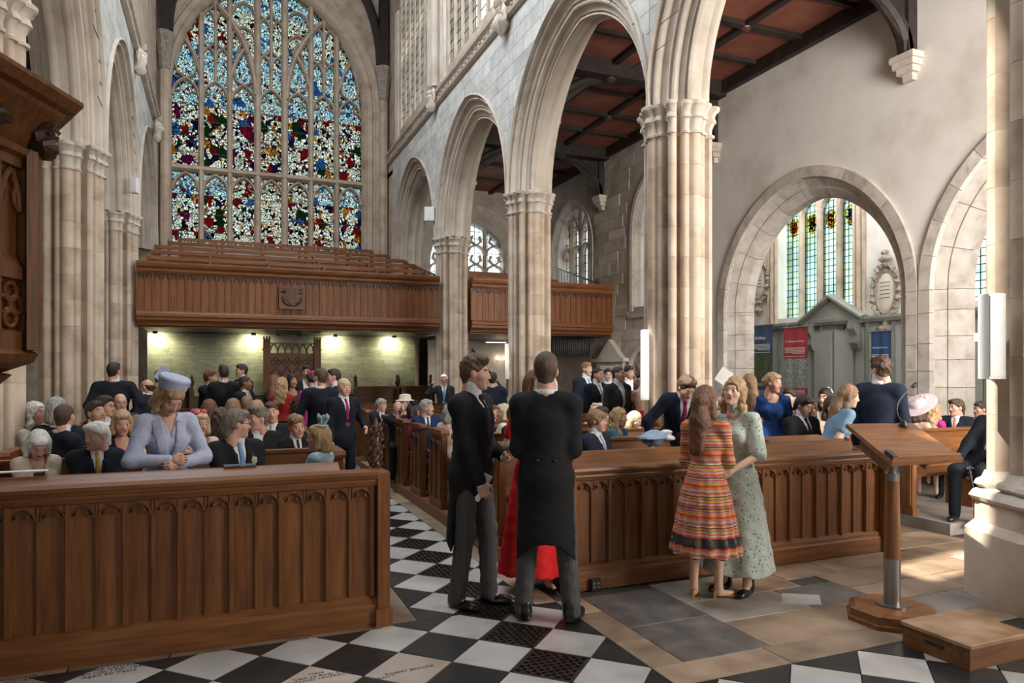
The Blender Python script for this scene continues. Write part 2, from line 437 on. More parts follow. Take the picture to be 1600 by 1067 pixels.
def bar2d(mb, pts, wd, d0, d1, axis):
    """a stone or wooden bar of rectangular section along a flat curve"""
    n = len(pts); rings = []
    for i, (a, z) in enumerate(pts):
        p, q = pts[max(i - 1, 0)], pts[min(i + 1, n - 1)]
        t = Vector((q[0] - p[0], q[1] - p[1])); t = t.normalized() if t.length else Vector((1, 0))
        nx, nz = -t[1] * wd / 2, t[0] * wd / 2
        mid = (d0 + d1) / 2
        row = [(a + nx, z + nz, d0 + (d1 - d0) * .3), (a + nx * .4, z + nz * .4, d0), (a - nx * .4, z - nz * .4, d0), (a - nx, z - nz, d0 + (d1 - d0) * .3),
               (a - nx, z - nz, d1), (a + nx, z + nz, d1)]
        rings.append([(x, d, zz) if axis == 1 else (d, x, zz) for x, zz, d in row])
    mb.loft(rings)

PX = lambda a, x, z: (x, a, z)               # walls that run along Y
PY = lambda a, x, z: (a, x, z)               # walls that run along X

# ------------------------------------------------------------------ floor
tag(MB().box(-9, 16, -9, 26, -.12, -.012).build('floor', M['joint']), kind='structure')
floor = bpy.data.objects['floor']
TS, TX, TY = 0.3655, 1.5128, 4.2322
ta, tb = Vector((TS * .70711, -TS * .70711)), Vector((TS * .70711, TS * .70711))

def clip(poly, inside, cut):
    out = []
    for i in range(len(poly)):
        p, q = poly[i], poly[(i + 1) % len(poly)]
        if inside(p): out.append(p)
        if inside(p) != inside(q): out.append(cut(p, q))
    return out
def clip_axis(poly, ax, lim, keep_less):
    ins = (lambda p: p[ax] <= lim) if keep_less else (lambda p: p[ax] >= lim)
    def cut(p, q):
        t = (lim - p[ax]) / (q[ax] - p[ax]); return (p[0] + (q[0] - p[0]) * t, p[1] + (q[1] - p[1]) * t)
    return clip(poly, ins, cut)
def clip_rect(poly, x0, x1, y0, y1):
    for ax, lim, less in ((0, x0, False), (0, x1, True), (1, y0, False), (1, y1, True)):
        poly = clip_axis(poly, ax, lim, less)
        if len(poly) < 3: return []
    return poly
def area(p): return abs(sum(p[i][0] * p[(i + 1) % len(p)][1] - p[(i + 1) % len(p)][0] * p[i][1] for i in range(len(p)))) / 2

def slab(name, poly, mat, z0, z1, parent=floor, gap=.004):
    c = [sum(p[i] for p in poly) / len(poly) for i in (0, 1)]
    mb = MB()
    def ring(g, z):
        out = []
        for p in poly:
            v = Vector((p[0] - c[0], p[1] - c[1])); l = v.length or 1
            out.append((v[0] * (1 - g / l), v[1] * (1 - g / l), z))
        return out
    mb.loft([ring(gap, z0), ring(gap, z1 - .003), ring(gap + .003, z1)])
    return mb.build(name, mat, parent, loc=(c[0], c[1], 0))

# cast iron grate with a lattice of scrolls, one shared mesh
def grate_mesh():
    mb = MB(); h = TS / 2 - .006
    for s in (-1, 1):
        mb.box(-h, h, s * h - .012, s * h + .012, -.012, 0); mb.box(s * h - .012, s * h + .012, -h, h, -.012, 0)
    n = 6; st = 2 * h / n
    for i in range(n):
        for j in range(n):
            cx, cy = -h + st * (i + .5), -h + st * (j + .5)
            k = 8; r0, r1 = st * .52, st * .34
            pts0 = [(cx + r0 * math.cos(2 * math.pi * q / k), cy + r0 * math.sin(2 * math.pi * q / k)) for q in range(k)]
            pts1 = [(cx + r1 * math.cos(2 * math.pi * q / k), cy + r1 * math.sin(2 * math.pi * q / k)) for q in range(k)]
            v = [(*p, -.002) for p in pts0] + [(*p, -.002) for p in pts1] + [(*p, -.012) for p in pts1]
            mb.add(v, [(q, (q + 1) % k, k + (q + 1) % k, k + q) for q in range(k)] + [(k + q, k + (q + 1) % k, 2 * k + (q + 1) % k, 2 * k + q) for q in range(k)])
    return mb.mesh('floor_grate', M['iron'])
GRATE = grate_mesh()
REGIONS = [(-2.6, 2.28, 1.2, 4.72), (1.24, 2.12, 4.72, 17.6), (2.28, 6.2, 1.2, 3.2)]
MB().box(1.5, 2.05, 1.5, 17.6, -.0118, -.0112).build('grate_shade_sheet', M['duct_shade'], floor)  # thin sheet that paints in the darkness below the grates
for i in range(-22, 40):
    for j in range(-24, 40):
        p0 = Vector((TX, TY)) + ta * i + tb * j
        sq = [tuple(p0), tuple(p0 + ta), tuple(p0 + ta + tb), tuple(p0 + tb)]
        cx, cy = p0 + (ta + tb) / 2
        if not (-2.8 < cx < 6.3 and 1.1 < cy < 17.8): continue
        if cx * SY + cy * CY < 1.5: continue
        gr = (i + j) == 0
        if gr and 1.7 < cy < 17.4:
            link('floor_grate', GRATE, floor, (cx, cy, 0), (0, 0, R(45))); continue
        for rg in REGIONS:
            pl = clip_rect(sq, *rg)
            if len(pl) < 3 or area(pl) < .004: continue
            white = (i + j) % 2 != 0
            mt = M['marble_b'] if not white else (M['marble_p'] if (cx < 1.3 and random.random() < .45) else M['marble_w'])
            slab('marble_tile' if white else 'slate_tile', pl, mt, -.012, 0)

def rect(x0, x1, y0, y1): return [(x0, y0), (x1, y0), (x1, y1), (x0, y1)]
def run(x0, x1, y0, y1, along, cuts, mat, name='kerb_stone'):
    lo, hi = (x0, x1) if along == 0 else (y0, y1)
    c = lo
    while c < hi - .05:
        e = min(hi, c + random.uniform(*cuts))
        slab(name, rect(c, e, y0, y1) if along == 0 else rect(x0, x1, c, e), M[mat], -.012, .001)
        c = e
run(2.12, 2.29, 4.72, 17.6, 1, (.8, 1.3), 'flag_tan')
run(2.28, 2.50, 3.45, 4.72, 1, (.4, .62), 'flag_tan')
run(2.28, 6.2, 3.2, 3.45, 0, (.6, .95), 'flag_tan')
run(1.0, 1.24, 4.72, 17.6, 1, (.6, 1.1), 'flag_tan')
run(-2.6, 1.0, 4.66, 4.72, 0, (.5, .9), 'flag_tan')
# big worn paving north of the tiles
slab('ledger_slab', rect(2.5, 3.14, 3.45, 4.05), M['flag_dark'], -.012, .001)
slab('ledger_slab', rect(2.5, 3.14, 4.05, 4.72), M['flag_dark'], -.012, .001)
slab('paving_slab', rect(3.14, 3.62, 4.32, 4.8), M['flag_grey'], -.012, .001)
slab('paving_slab', rect(3.14, 3.95, 3.90, 4.32), M['flag_grey'], -.012, .001)
slab('paving_slab', rect(3.14, 4.15, 3.45, 3.90), M['flag_tan'], -.012, .001)
slab('paving_slab', rect(3.62, 4.25, 4.32, 4.8), M['flag_tan'], -.012, .001)
slab('ledger_slab', rect(3.95, 4.55, 3.90, 4.32), M['flag_dark'], -.012, .001)
slab('marble_inset', [on_floor(*p) for p in ((1220, 927), (1281, 930), (1285, 946), (1221, 943))], M['marble_w'], -.01, .004)
slab('paving_slab', rect(4.15, 4.55, 3.45, 3.90), M['flag_tan'], -.012, .001)
rows = [(3.45, 3.8), (3.8, 4.15), (4.15, 4.5), (4.5, 4.85), (4.85, 5.3), (5.3, 5.8), (5.8, 6.4)]
for q, (y0, y1) in enumerate(rows):
    x = 4.55 if y1 < 4.9 else 5.9
    if 4.3 < y0 < 4.8: x = 4.25
    while x < 10.4:
        e = x + random.uniform(.5, .95)
        if y1 > 5.05 and e > 6.95: e = 6.95
        slab('paving_slab', rect(x, e, y0, y1), M[random.choice(['flag_tan', 'flag_tan', 'flag_tan', 'flag_grey', 'flag_dark' if y0 > 4.8 else 'flag_tan'])], -.012, .001, gap=.008)
        x = e
        if y1 > 5.05 and x >= 6.95: break
for y in np.arange(1.2, 3.2, .5):
    slab('paving_slab', rect(6.2, 8.0, y, y + .5), M['flag_tan'], -.012, .001)
# inscriptions cut in the marble
def letters(name, txt, px, py, size, mat, rz=0):
    X, Y = on_floor(px, py)
    cu = bpy.data.curves.new(name, 'FONT'); cu.body = txt; cu.size = size; cu.align_x = 'CENTER'; cu.align_y = 'CENTER'; cu.extrude = .0004; cu.space_line = .95
    cu.resolution_u = 2
    ob = bpy.data.objects.new(name, cu)
    me = bpy.data.meshes.new_from_object(ob)
    bpy.data.objects.remove(ob)
    me.materials.append(mat)
    return link(name, me, floor, (X, Y, .0012), (0, 0, rz))
ink = plain('cut_lettering', (.10, .09, .085), .9)
letters('tile_inscription', 'JANE LODER\nDied July 17th 1822\nAged 50 Years', 172, 1048, .046, ink, R(4))
letters('tile_inscription', 'M LODER\nJULY 1811', 28, 1062, .042, ink, R(6))
letters('tile_inscription', 'Here\nlyeth ye Body of\nEDMUND LEVERSON', 496, 1056, .040, ink, R(4))
letters('tile_inscription', 'ROBERT BROOKE', 640, 1047, .036, ink, R(4))
letters('tile_inscription', 'SARAH T', 598, 1059, .036, ink, R(4))

# ------------------------------------------------------------------ arcade piers
def pier_profile(sc=1.0, n=160):
    circ = []
    for q in range(4):
        a = q * math.pi / 2
        ca, sa = math.cos(a), math.sin(a)
        for (x, y, r) in ((.375, 0, .085), (.345, .125, .052), (.345, -.125, .052)):
            circ.append((x * ca - y * sa, x * sa + y * ca, r))
        circ.append((.285 * ca - .285 * sa, .285 * sa + .285 * ca, .058))
    out = []
    for k in range(n):
        t = 2 * math.pi * k / n; dx, dy = math.cos(t), math.sin(t)
        best = .40 / (abs(dx) + abs(dy))
        for (cx, cy, r) in circ:
            b = cx * dx + cy * dy; q = b * b - (cx * cx + cy * cy - r * r)
            if q > 0: best = max(best, b + math.sqrt(q))
        out.append((best * sc, dx, dy))
    return out
def pier_piece(name, offs, sc, mat, round_=0.0):
    """offs: list of (height, how far the outline swells)"""
    pr = pier_profile(sc)
    def octa(dx, dy):
        a = math.atan2(dy, dx) % (math.pi / 4) - math.pi / 8
        return .415 * sc / math.cos(a)
    mb = MB()
    mb.loft([[((r * (1 - rd) + octa(dx, dy) * rd + o) * dx, (r * (1 - rd) + octa(dx, dy) * rd + o) * dy, z) for r, dx, dy in pr] for z, o, rd in offs])
    return mb.mesh(name, mat, True)
def make_pier(x, y, sc, ztop, z_plinth, label, capital=True):
    root = tag(empty('pier', (x, y, 0)), kind='structure')
    zb = z_plinth
    pl = [(0, .12 * sc, 1), (zb * .70, .12 * sc, 1), (zb * .78, .07 * sc, 1), (zb, .07 * sc, 1)]
    key = round(sc, 2)
    if key not in PMESH:
        PMESH[key] = (pier_piece('stone_course', [(0, -.005, 0), (.002, 0, 0), (.418, 0, 0), (.42, -.005, 0)], sc, M['stone']),
                      pier_piece('capital', [(0, 0, 0), (.0, .03, 0), (.03, .035, 0), (.05, .0, 0), (.12, .0, 0), (.19, .03, .05), (.20, .06, .1), (.24, .05, .1), (.27, .035, .1), (.33, .06, .12), (.36, .10, .15), (.40, .105, .15), (.42, .075, .1)], sc, M['stone_pale']),
                      pier_piece('plinth', pl, sc, M['stone']),
                      pier_piece('base_moulding', [(0, .08 * sc, 1), (.03, .10 * sc, .9), (.07, .08 * sc, .8), (.09, .04 * sc, .6), (.12, .07 * sc, .6), (.15, .06 * sc, .5), (.17, .03 * sc, .3), (.22, .01 * sc, 0)], sc, M['stone_pale']))
    co, ca, pm, bm_ = PMESH[key]
    link('plinth', pm, root); link('base_moulding', bm_, root, (0, 0, zb))
    z0 = zb + .22
    z1 = ztop - (.42 if capital else 0)
    k = max(1, round((z1 - z0) / .42)); hh = (z1 - z0) / k
    for i in range(k): link('stone_course', co, root, (0, 0, z0 + i * hh), scale=(1, 1, hh / .42))
    if capital: link('capital', ca, root, (0, 0, z1))
    return root
PMESH = {}
for i, y in enumerate(PIERS[1:4]):
    make_pier(XR, y, 1.0, ZCAP, .55, '')
for i, y in enumerate(PIERS[1:4]):
    make_pier(XL, y, 1.0, ZCAP, .55, '')
PMESH2 = PMESH; 
make_pier(5.86, 3.2, 1.36, 9.5, .72, '', False)

# ------------------------------------------------------------------ arcades
NPROF = [(.50, -.45), (.50, -.49), (.465, -.505), (.445, -.475), (.445, -.42), (.425, -.405), (.41, -.43), (.385, -.445), (.36, -.43), (.35, -.405), (.355, -.345), (.32, -.315), (.27, -.305), (.235, -.32), (.23, -.27),
         (.215, -.255), (.20, -.285), (.18, -.295), (.155, -.28), (.145, -.25), (.15, -.20), (.11, -.175), (.07, -.175), (.055, -.19), (.05, -.14), (.035, -.13), (.025, -.165), (.0, -.17), (-.015, -.14), (-.012, -.10), (.02, -.06), (.02, -.02)]
NPROF = NPROF + [(o, -x) for o, x in NPROF[::-1]]
def arcade(side, xc, bays):
    root = tag(empty('wall_' + side), kind='structure')
    for (ya, yb) in bays:
        yc = (ya + yb) / 2
        P = lambda a, x, z: (xc + x, a, z)
        v, f = arch_sweep(NPROF, AW, RISE, yc, ZCAP, P, 22)
        MB().add(v, f).build('arch_moulding', M['stone_pale'], root, smooth=True)
        # wall above the arch: core, then the single stones standing a little proud of the joints
        o = .50
        mb = MB()
        ys = [ya + (yb - ya) * k / 40 for k in range(41)]
        lo = [max(0, arch_z(AW, RISE, o - .02, q - yc)) + ZCAP for q in ys]
        for x in (-.44, .44):
            for k in range(40):
                mb.add([(xc + x, ys[k], lo[k]), (xc + x, ys[k + 1], lo[k + 1]), (xc + x, ys[k + 1], ZSTR), (xc + x, ys[k], ZSTR)], [(0, 1, 2, 3)])
        mb.add([(xc - .44, ya, ZSTR), (xc + .44, ya, ZSTR), (xc + .44, yb, ZSTR), (xc - .44, yb, ZSTR)], [(0, 1, 2, 3)])
        mb.build('wall_core', M['mortar'], root)
        sgn = -1 if side == 'right' else 1
        zz = ZCAP + .1; row = 0
        while zz < ZSTR - .05:
            z1 = min(ZSTR, zz + .305)
            c = ya - random.uniform(0, .4)
            while c < yb:
                e = c + random.uniform(.42, .78)
                a0, a1 = max(c, ya) + .004, min(e, yb) - .004
                c = e
                if a1 - a0 < .05: continue
                n = 5
                bt = [(a0 + (a1 - a0) * k / n, max(zz + .004, arch_z(AW, RISE, o, a0 + (a1 - a0) * k / n - yc) + ZCAP)) for k in range(n + 1)]
                top = z1 - .004
                bt = [(p, min(q, top)) for p, q in bt]
                if all(q >= top - .02 for p, q in bt): continue
                poly = bt + [(a1, top), (a0, top)]
                pc = ((a0 + a1) / 2, (zz + z1) / 2)
                mb = MB().prism([(p - pc[0], q - pc[1]) for p, q in poly], 0, 0, sgn * .012)
                mb.build('ashlar_stone', M['ashlar'], root, loc=(xc + sgn * .44, pc[0], pc[1]))
            zz = z1; row += 1
    return root
wr = arcade('right', XR, [(PIERS[k], PIERS[k + 1]) for k in range(4)])
wl = arcade('left', XL, [(PIERS[k], PIERS[k + 1]) for k in range(1, 4)])
# a plain return where the arcade meets the west wall
for xc in (XR, XL):
    tag(MB().box(xc - HT, xc + HT, 23.55 - .1, WESTY, 0, ZSTR).build('trim_1' if xc > 0 else 'trim_2', M['stone']), kind='structure')

# string course with carved paterae, and clerestory above
def string_course(side, face, sg, y0, y1):
    root = tag(empty('trim_3' if side == 'right' else 'trim_4'), kind='structure')
    pf = [(0, 0), (sg * .10, .02), (sg * .12, .06), (sg * .05, .09), (sg * .05, .24), (sg * .13, .28), (sg * .15, .33), (0, .46)]
    MB().prism([(face + x, ZSTR + z) for x, z in pf], 1, y0, y1).build('string_moulding', M['stone_pale'], root)
    me = MB().lathe([(.0, -.02), (.05, 0), (.035, .025), (.045, .03), (.0, .06)], n=6).mesh('carved_flower', M['carved'])
    y = y0 + .3
    while y < y1 - .1:
        link('carved_flower', me, root, (face + sg * .05, y, ZSTR + .165), (0, R(90) * sg, 0), (1.1, 1.1, 1.1)); y += .26
    return root
string_course('right', NR, -1, 4.0, WESTY)
string_course('left', NL, 1, 8.0, WESTY)

def clerestory(side, xc, y_lo, narrow):
    root = tag(empty('wall_upper_' + side), kind='structure')
    ops = []
    for k in range(4):
        yc = (PIERS[k] + PIERS[k + 1]) / 2
        if narrow:
            for q in SUN_SLITS[k]: ops.append((q[0], q[1], q[2], q[3], q[1] * 1.6))
        else: ops.append((yc, 1.75, 9.5, 13.0, 2.2))
    P = lambda a, x, z: (xc + x, a, z)
    arch_wall(y_lo, WESTY, ZSTR + .02, 16.6, ops, -.4, .4, P).build('clerestory_wall', M['stone'], root)
    if not narrow:
        for k in range(1, 4):
            yc = (PIERS[k] + PIERS[k + 1]) / 2
            for q in range(-3, 4):
                mb = MB(); bar2d(mb, [(yc + q * .58, 9.5), (yc + q * .58, 12.2), (yc + q * .58, 14.0)], .11, xc - .40, xc - .32, 0)
                mb.build('mullion', M['stone'], root)
            for q in range(-3, 3):
                a = yc + (q + .5) * .58
                link('pane', pane_mesh('pane', [(-.25, -2.25), (.25, -2.25), (.25, 2.25), (-.25, 2.25)], M['clear'], 0), root, (xc - .335, a, 11.75))
            # jamb shafts that stand before the wall beside each window
            for s in (-1, 1):
                for dd, rr in ((1.82, .07), (2.0, .09)):
                    MB().tube([(xc - .42, yc + s * dd, 9.2), (xc - .42, yc + s * dd, 13.4)], rr, 8).build('jamb_shaft', M['stone_pale'], root, smooth=True)
        for y in PIERS[1:4]:
            MB().tube([(xc - .46, y, 9.3), (xc - .46, y, 16)], .13, 10).build('wall_shaft', M['stone_pale'], root, smooth=True)
    return root
SUN_SLITS = [[(2.46, .155, 10.2, 15.4), (3.06, .27, 9.95, 12.3), (5.05, .2, 10.2, 12.2)], [(6.40, .2, 10.0, 12.0), (6.98, .12, 11.2, 13.2)], [(13.1, .2, 10.0, 11.9), (11.87, .12, 11.6, 13.0)], [(16.3, .2, 10.5, 13)]]  # window slits invented and placed so sun patches land on chosen spots
clerestory('right', XR, 3.1, False)
clerestory('left', XL, -3.0, True)
# nave roof of dark timber, far above
rf = tag(empty('ceiling'), kind='structure')
MB().box(-3.2, 6.8, 2.0, 25, 16.6, 16.75).build('roof_boarding', M['roofwood'], rf)
for y in PIERS[1:4] + [24.0]:
    MB().box(-2.0, 5.6, y - .18, y + .18, 16.2, 16.6).build('tie_beam', M['roofwood'], rf)

# carved angel corbels along the string
def sculpt(mb, seed, sx, sy, sz, n=14, m=12):
    rnd = random.Random(seed); ph = [rnd.uniform(0, 6) for _ in range(6)]
    rings = []
    for i in range(m + 1):
        t = i / m; z = (t - .5) * sz
        base = math.sin(math.pi * min(.97, max(.03, t))) ** .6
        prof = base * (1 + .25 * math.sin(9 * t + ph[0]) - .35 * math.exp(-((t - .68) / .07) ** 2))
        rings.append([(prof * sx / 2 * math.cos(a) * (1 + .18 * math.sin(3 * a + ph[1] + 7 * t) + .12 * math.sin(5 * a + ph[2] - 11 * t)),
                       prof * sy / 2 * math.sin(a) * (1 + .18 * math.cos(3 * a + ph[3] + 8 * t) + .12 * math.sin(6 * a + ph[4])), z) for a in [2 * math.pi * k / n for k in range(n)]])
    return mb.loft(rings)
for q, (px, py, X) in enumerate([(783, 32, NR - .14), (675, 157, NR - .14), (597, 244, NR - .1), (245, 205, NL + .12), (218, 95, NL + .1)]):
    p = on_x(px, py, X)
    root = tag(empty('angel_corbel', (p.x, p.y, p.z)), ['carved stone angel on the string course nearest the camera', 'carved stone angel midway along the north string course', 'carved corbel head at the north west corner by the window', 'carved corbel head at the south west corner by the window', 'carved stone head high on the south string course'][q], 'carving')
    sculpt(MB(), q, .34, .36, .62).build('robed_body', M['stone_pale'], root, smooth=True)
    MB().lathe([(.0, -.11), (.07, -.07), (.09, 0), (.07, .07), (0, .1)], n=10).build('head', M['carved'], root, smooth=True, loc=(-.08 if X > 0 else .08, 0, .30))
    for s in (-1, 1): sculpt(MB(), q + 9 * s, .10, .16, .42).build('wing', M['stone_pale'], root, smooth=True, loc=(0, s * .19, .1), rot=(R(20) * s, 0, 0))

# ------------------------------------------------------------------ west wall and its great window
WC, WW, WS, WSP, WR_ = 1.56, 2.97, 5.7, 10.6, 3.95
wwl = tag(empty('wall_west'), kind='structure')
arch_wall(NL - .1, NR + .1, 0, 16.6, [wider((WC, WW, WS, WSP, WR_), .40)], WESTY, WESTY + .7, PY, 20).build('west_wall_masonry', M['stone'], wwl)
# splayed, moulded window arch
wprof = [(.62, -.02), (.60, -.06), (.55, -.07), (.50, -.02), (.44, 0), (.34, .03), (.30, -.02), (.25, .02), (.16, .06), (.10, .03), (.06, .10), (0, .18), (0, .7)]
v, f = arch_sweep(wprof, WW, WR_, WC, WSP, lambda a, x, z: (a, WESTY + x, z), 26)
MB().add(v, f).build('window_hood', M['stone'], wwl, smooth=True)
for s in (-1, 1):
    mb = MB()
    mb.add([(WC + s * (WW + o), WESTY + x, z) for z in (WS - .1, WSP) for o, x in wprof], [(k, k + 1, len(wprof) + k + 1, len(wprof) + k) for k in range(len(wprof) - 1)])
    mb.build('window_jamb', M['stone'], wwl, smooth=True)
win = tag(empty('window_1'), kind='structure')
YG = WESTY + .42                                # glass line
pitch = 2 * WW / 7
def mull_top(x): return WSP + max(0, arch_z(WW, WR_, 0, x - WC))
for k in range(1, 7):
    x = WC - WW + k * pitch
    mb = MB(); bar2d(mb, [(x, WS - .05), (x, 9), (x, mull_top(x))], .17 if k not in (3, 4) else .21, YG - .22, YG + .12, 1)
    mb.build('mullion', M['stone'], win)
mb = MB(); bar2d(mb, [(WC - WW, 8.12), (WC, 8.12), (WC + WW, 8.12)], .20, YG - .24, YG + .14, 1); mb.build('transom', M['stone'], win)
GL = ['glass_a', 'glass_b', 'glass_a', 'glass_b', 'glass_a', 'glass_b', 'glass_a']
def pane(x0, x1, z0, z1, key, top=None):
    xs = [x0 + (x1 - x0) * k / 6 for k in range(7)]
    up = []
    for x in xs:
        z = z1
        lim = WSP + arch_z(WW, WR_, .07, x - WC)
        if lim < z: z = max(lim, z0)
        up.append(z)
    if max(up) - z0 < .03: return
    cx, cz = (x0 + x1) / 2, (z0 + z1) / 2
    poly = [(x0 - cx, z0 - cz), (x1 - cx, z0 - cz)] + [(x - cx, z - cz) for x, z in list(zip(xs, up))[::-1]]
    link('pane', pane_mesh('pane', poly, M[key], 1), win, (cx, YG, cz))
for k in range(7):
    x0, x1 = WC - WW + k * pitch + (.03 if k else -.02), WC - WW + (k + 1) * pitch - (.03 if k < 6 else -.02)
    xm = (x0 + x1) / 2
    for (z0, z1, key) in ((WS, 6.13, 'glass_d'), (6.13, 7.31, GL[k]), (7.31, 8.12, 'glass_c' if k not in (2, 3, 4) else 'glass_d'),
                          (8.12, 9.17, GL[6 - k]), (9.17, 10.17, GL[k]), (10.17, 11.01, 'glass_c')):
        pane(x0, x1, z0, z1, key)
    for (a, b, z0, z1, key) in ((x0, x1, 11.01, 12.21, 'glass_c'), (x0, x1, 12.21, 13.41, 'glass_d'), (x0, x1, 13.41, 14.6, 'glass_c')) if k % 2 == 0 else ((x0, xm - .02, 11.01, 12.21, 'glass_c'), (xm + .02, x1, 11.01, 12.21, 'glass_c'), (x0, xm - .02, 12.21, 13.41, 'glass_c'), (xm + .02, x1, 12.21, 13.41, 'glass_d'),
                                (x0, x1, 13.41, 14.6, 'glass_c')):
        pane(a, b, z0, z1, key)
    # cusped heads of both tiers
    for (zs, rise) in ((7.42, .56), (10.42, .56)):
        pts = [(xm + a, zs + z) for a, z in arch_pts(pitch / 2 - .05, rise, 0, 6)]
        mb = MB(); bar2d(mb, pts, .085, YG - .16, YG + .10, 1); mb.build('cusped_head', M['stone'], win)
        for s in (-1, 1):
            mb = MB(); bar2d(mb, [(xm + s * (pitch / 2 - .06), zs + .10), (xm + s * .18, zs + .16), (xm + s * .14, zs + .30), (xm + s * .22, zs + .40)], .045, YG - .12, YG + .08, 1)
            mb.build('cusp', M['stone'], win)
    # saddle bars
    for z in (6.13, 6.7, 7.31, 8.66, 9.17, 9.68, 10.17):
        MB().box(x0, x1, YG - .03, YG - .012, z - .011, z + .011).build('saddle_bar', M['lead'], win)
    # tracery over each light: panelled pairs and teardrops
    if k in (1, 3, 5):
        top = mull_top(xm)
        mb = MB(); bar2d(mb, [(xm, 11.0), (xm, 12), (xm, top)], .10, YG - .16, YG + .10, 1); mb.build('tracery_mullion', M['stone'], win)
        for zs in (11.75, 12.95, 13.9):
            for s in (-1, 1):
                if zs + .3 > mull_top(xm + s * .3): continue
                pts = [(xm + s * pitch / 4 + a, zs + z) for a, z in arch_pts(pitch / 4 - .03, .32, 0, 5)]
                mb = MB(); bar2d(mb, pts, .07, YG - .14, YG + .08, 1); mb.build('tracery_arch', M['stone'], win)
                pts = [(xm + s * pitch / 4 + a, zs + .62 - z) for a, z in arch_pts(pitch / 4 - .03, .30, 0, 5)]
                if zs < 13.5:
                    mb = MB(); bar2d(mb, pts, .06, YG - .14, YG + .08, 1); mb.build('tracery_arch', M['stone'], win)
    else:
        h = min(1.7, mull_top(xm) - 11.0)
        if h > .4:
            for s in (-1, 1):
                pts = [(xm, 10.98), (xm + s * .24, 11.12), (xm + s * .30, 11.40), (xm + s * .20, 11.40 + h * .3), (xm, 11.0 + h)]
                mb = MB(); bar2d(mb, pts, .075, YG - .15, YG + .09, 1); mb.build('teardrop_bar', M['stone'], win)
            if k in (2, 4):
                for zs in (12.5, 13.3):
                    pts = [(xm + a, zs + z) for a, z in arch_pts(pitch / 2 - .08, .4, 0, 5)]
                    mb = MB(); bar2d(mb, pts, .07, YG - .14, YG + .08, 1); mb.build('tracery_arch', M['stone'], win)
# the two great sub-arches over the outer thirds
for s in (-1, 1):
    xa = WC + s * (.5 * pitch + .06)
    pts = []
    for q in range(13):
        t = q / 12; ang = t * R(62)
        pts.append((xa + s * 4.6 * (1 - math.cos(ang)) * .78, 10.7 + 4.6 * math.sin(ang) * .82))
    pts = [p for p in pts if p[1] < mull_top(p[0]) + .05]
    mb = MB(); bar2d(mb, pts, .17, YG - .24, YG + .12, 1); mb.build('sub_arch', M['stone'], win)
    for x2, dr in ((WC + s * 2.5 * pitch, s), (WC + s * 1.5 * pitch, -s)):
        pts = []
        for q in range(9):
            ang = q / 8 * R(50)
            pts.append((x2 + dr * 2.1 * (1 - math.cos(ang)) * .8, 10.75 + 2.1 * math.sin(ang)))
        pts = [p for p in pts if p[1] < mull_top(p[0]) + .03]
        if len(pts) > 2:
            mb = MB(); bar2d(mb, pts, .12, YG - .18, YG + .10, 1); mb.build('sub_arch', M['stone'], win)
# corner brackets that carry the roof braces beside the window
for q, (px, X) in enumerate(((598, NR - .02), (246, NL + .02))):
    s = -1 if q == 0 else 1
    root = tag(empty('roof_bracket', (X + s * .16, WESTY - .22, 0)), ['carved stone bracket with dark timber brace right of the great window', 'carved stone bracket with dark timber brace left of the great window'][q], 'bracket')
    zb = 11.0
    MB().lathe([(.02, zb - .2), (.16, zb), (.18, zb + .3), (.24, zb + .7), (.25, zb + .8), (.30, zb + .9), (.30, zb + 1.05), (.20, zb + 1.1)], n=8, ph=R(22)).build('carved_corbel', M['carved'], root)
    MB().lathe([(.15, 5.2), (.15, zb - .1)], n=8).build('wall_shaft', M['stone'], root, smooth=True)
    MB().box(-.14, .14, -.14, .14, zb + 1.1, 16.5).build('timber_post', M['roofwood'], root)
    pts = [(s * (.1 + 2.4 * (1 - math.cos(R(80) * k / 10))), zb + 1.15 + 3.6 * math.sin(R(80) * k / 10)) for k in range(11)]
    mb = MB(); bar2d(mb, pts, .26, -.12, .12, 1); mb.build('arched_brace', M['roofwood'], root)

# ------------------------------------------------------------------ north aisle: outer wall, chapel arches, windows
wn = tag(empty('wall_north_aisle'), kind='structure')
PXN = lambda a, x, z: (AISX + x, a, z)
CA = [(10.75, 1.95, 0, 3.0, 2.12), (5.70, 1.95, 0, 3.0, 2.12)]
arch_wall(1.5, 13.75, 0, CEIL + .1, [wider(q, .335) for q in CA], 0, .5, PXN, 16).build('plastered_wall', M['plaster'], wn)
AWIN = [(15.55, 1.25, 3.45, 5.55, 1.45), (20.75, 1.25, 3.45, 5.55, 1.45)]
arch_wall(13.75, WESTY, 0, CEIL + .1, [wider(q, .13) for q in AWIN], 0, .6, PXN, 14).build('aisle_wall_core', M['rubble'], wn)
# courses of squared rubble standing proud of the core
zz = .3
while zz < CEIL - .1:
    z1 = zz + random.uniform(.26, .40)
    c = 13.8
    while c < 19.4:
        e = c + random.uniform(.4, .85)
        a0, a1 = c + .008, min(e, 19.45) - .008
        c = e
        bad = False
        for (ac, w, sill, sp, rise) in AWIN:
            if a1 > ac - w - .32 and a0 < ac + w + .32 and z1 > sill - .35 and zz < sp + rise + .35: bad = True
        if bad or a1 - a0 < .1: continue
        pc = ((a0 + a1) / 2, (zz + z1) / 2)
        MB().box(-random.uniform(.012, .028), 0, a0 - pc[0], a1 - pc[0], zz + .006 - pc[1], z1 - .006 - pc[1]).build('wall_stone', M['rubble'], wn, loc=(AISX, *pc))
    zz = z1
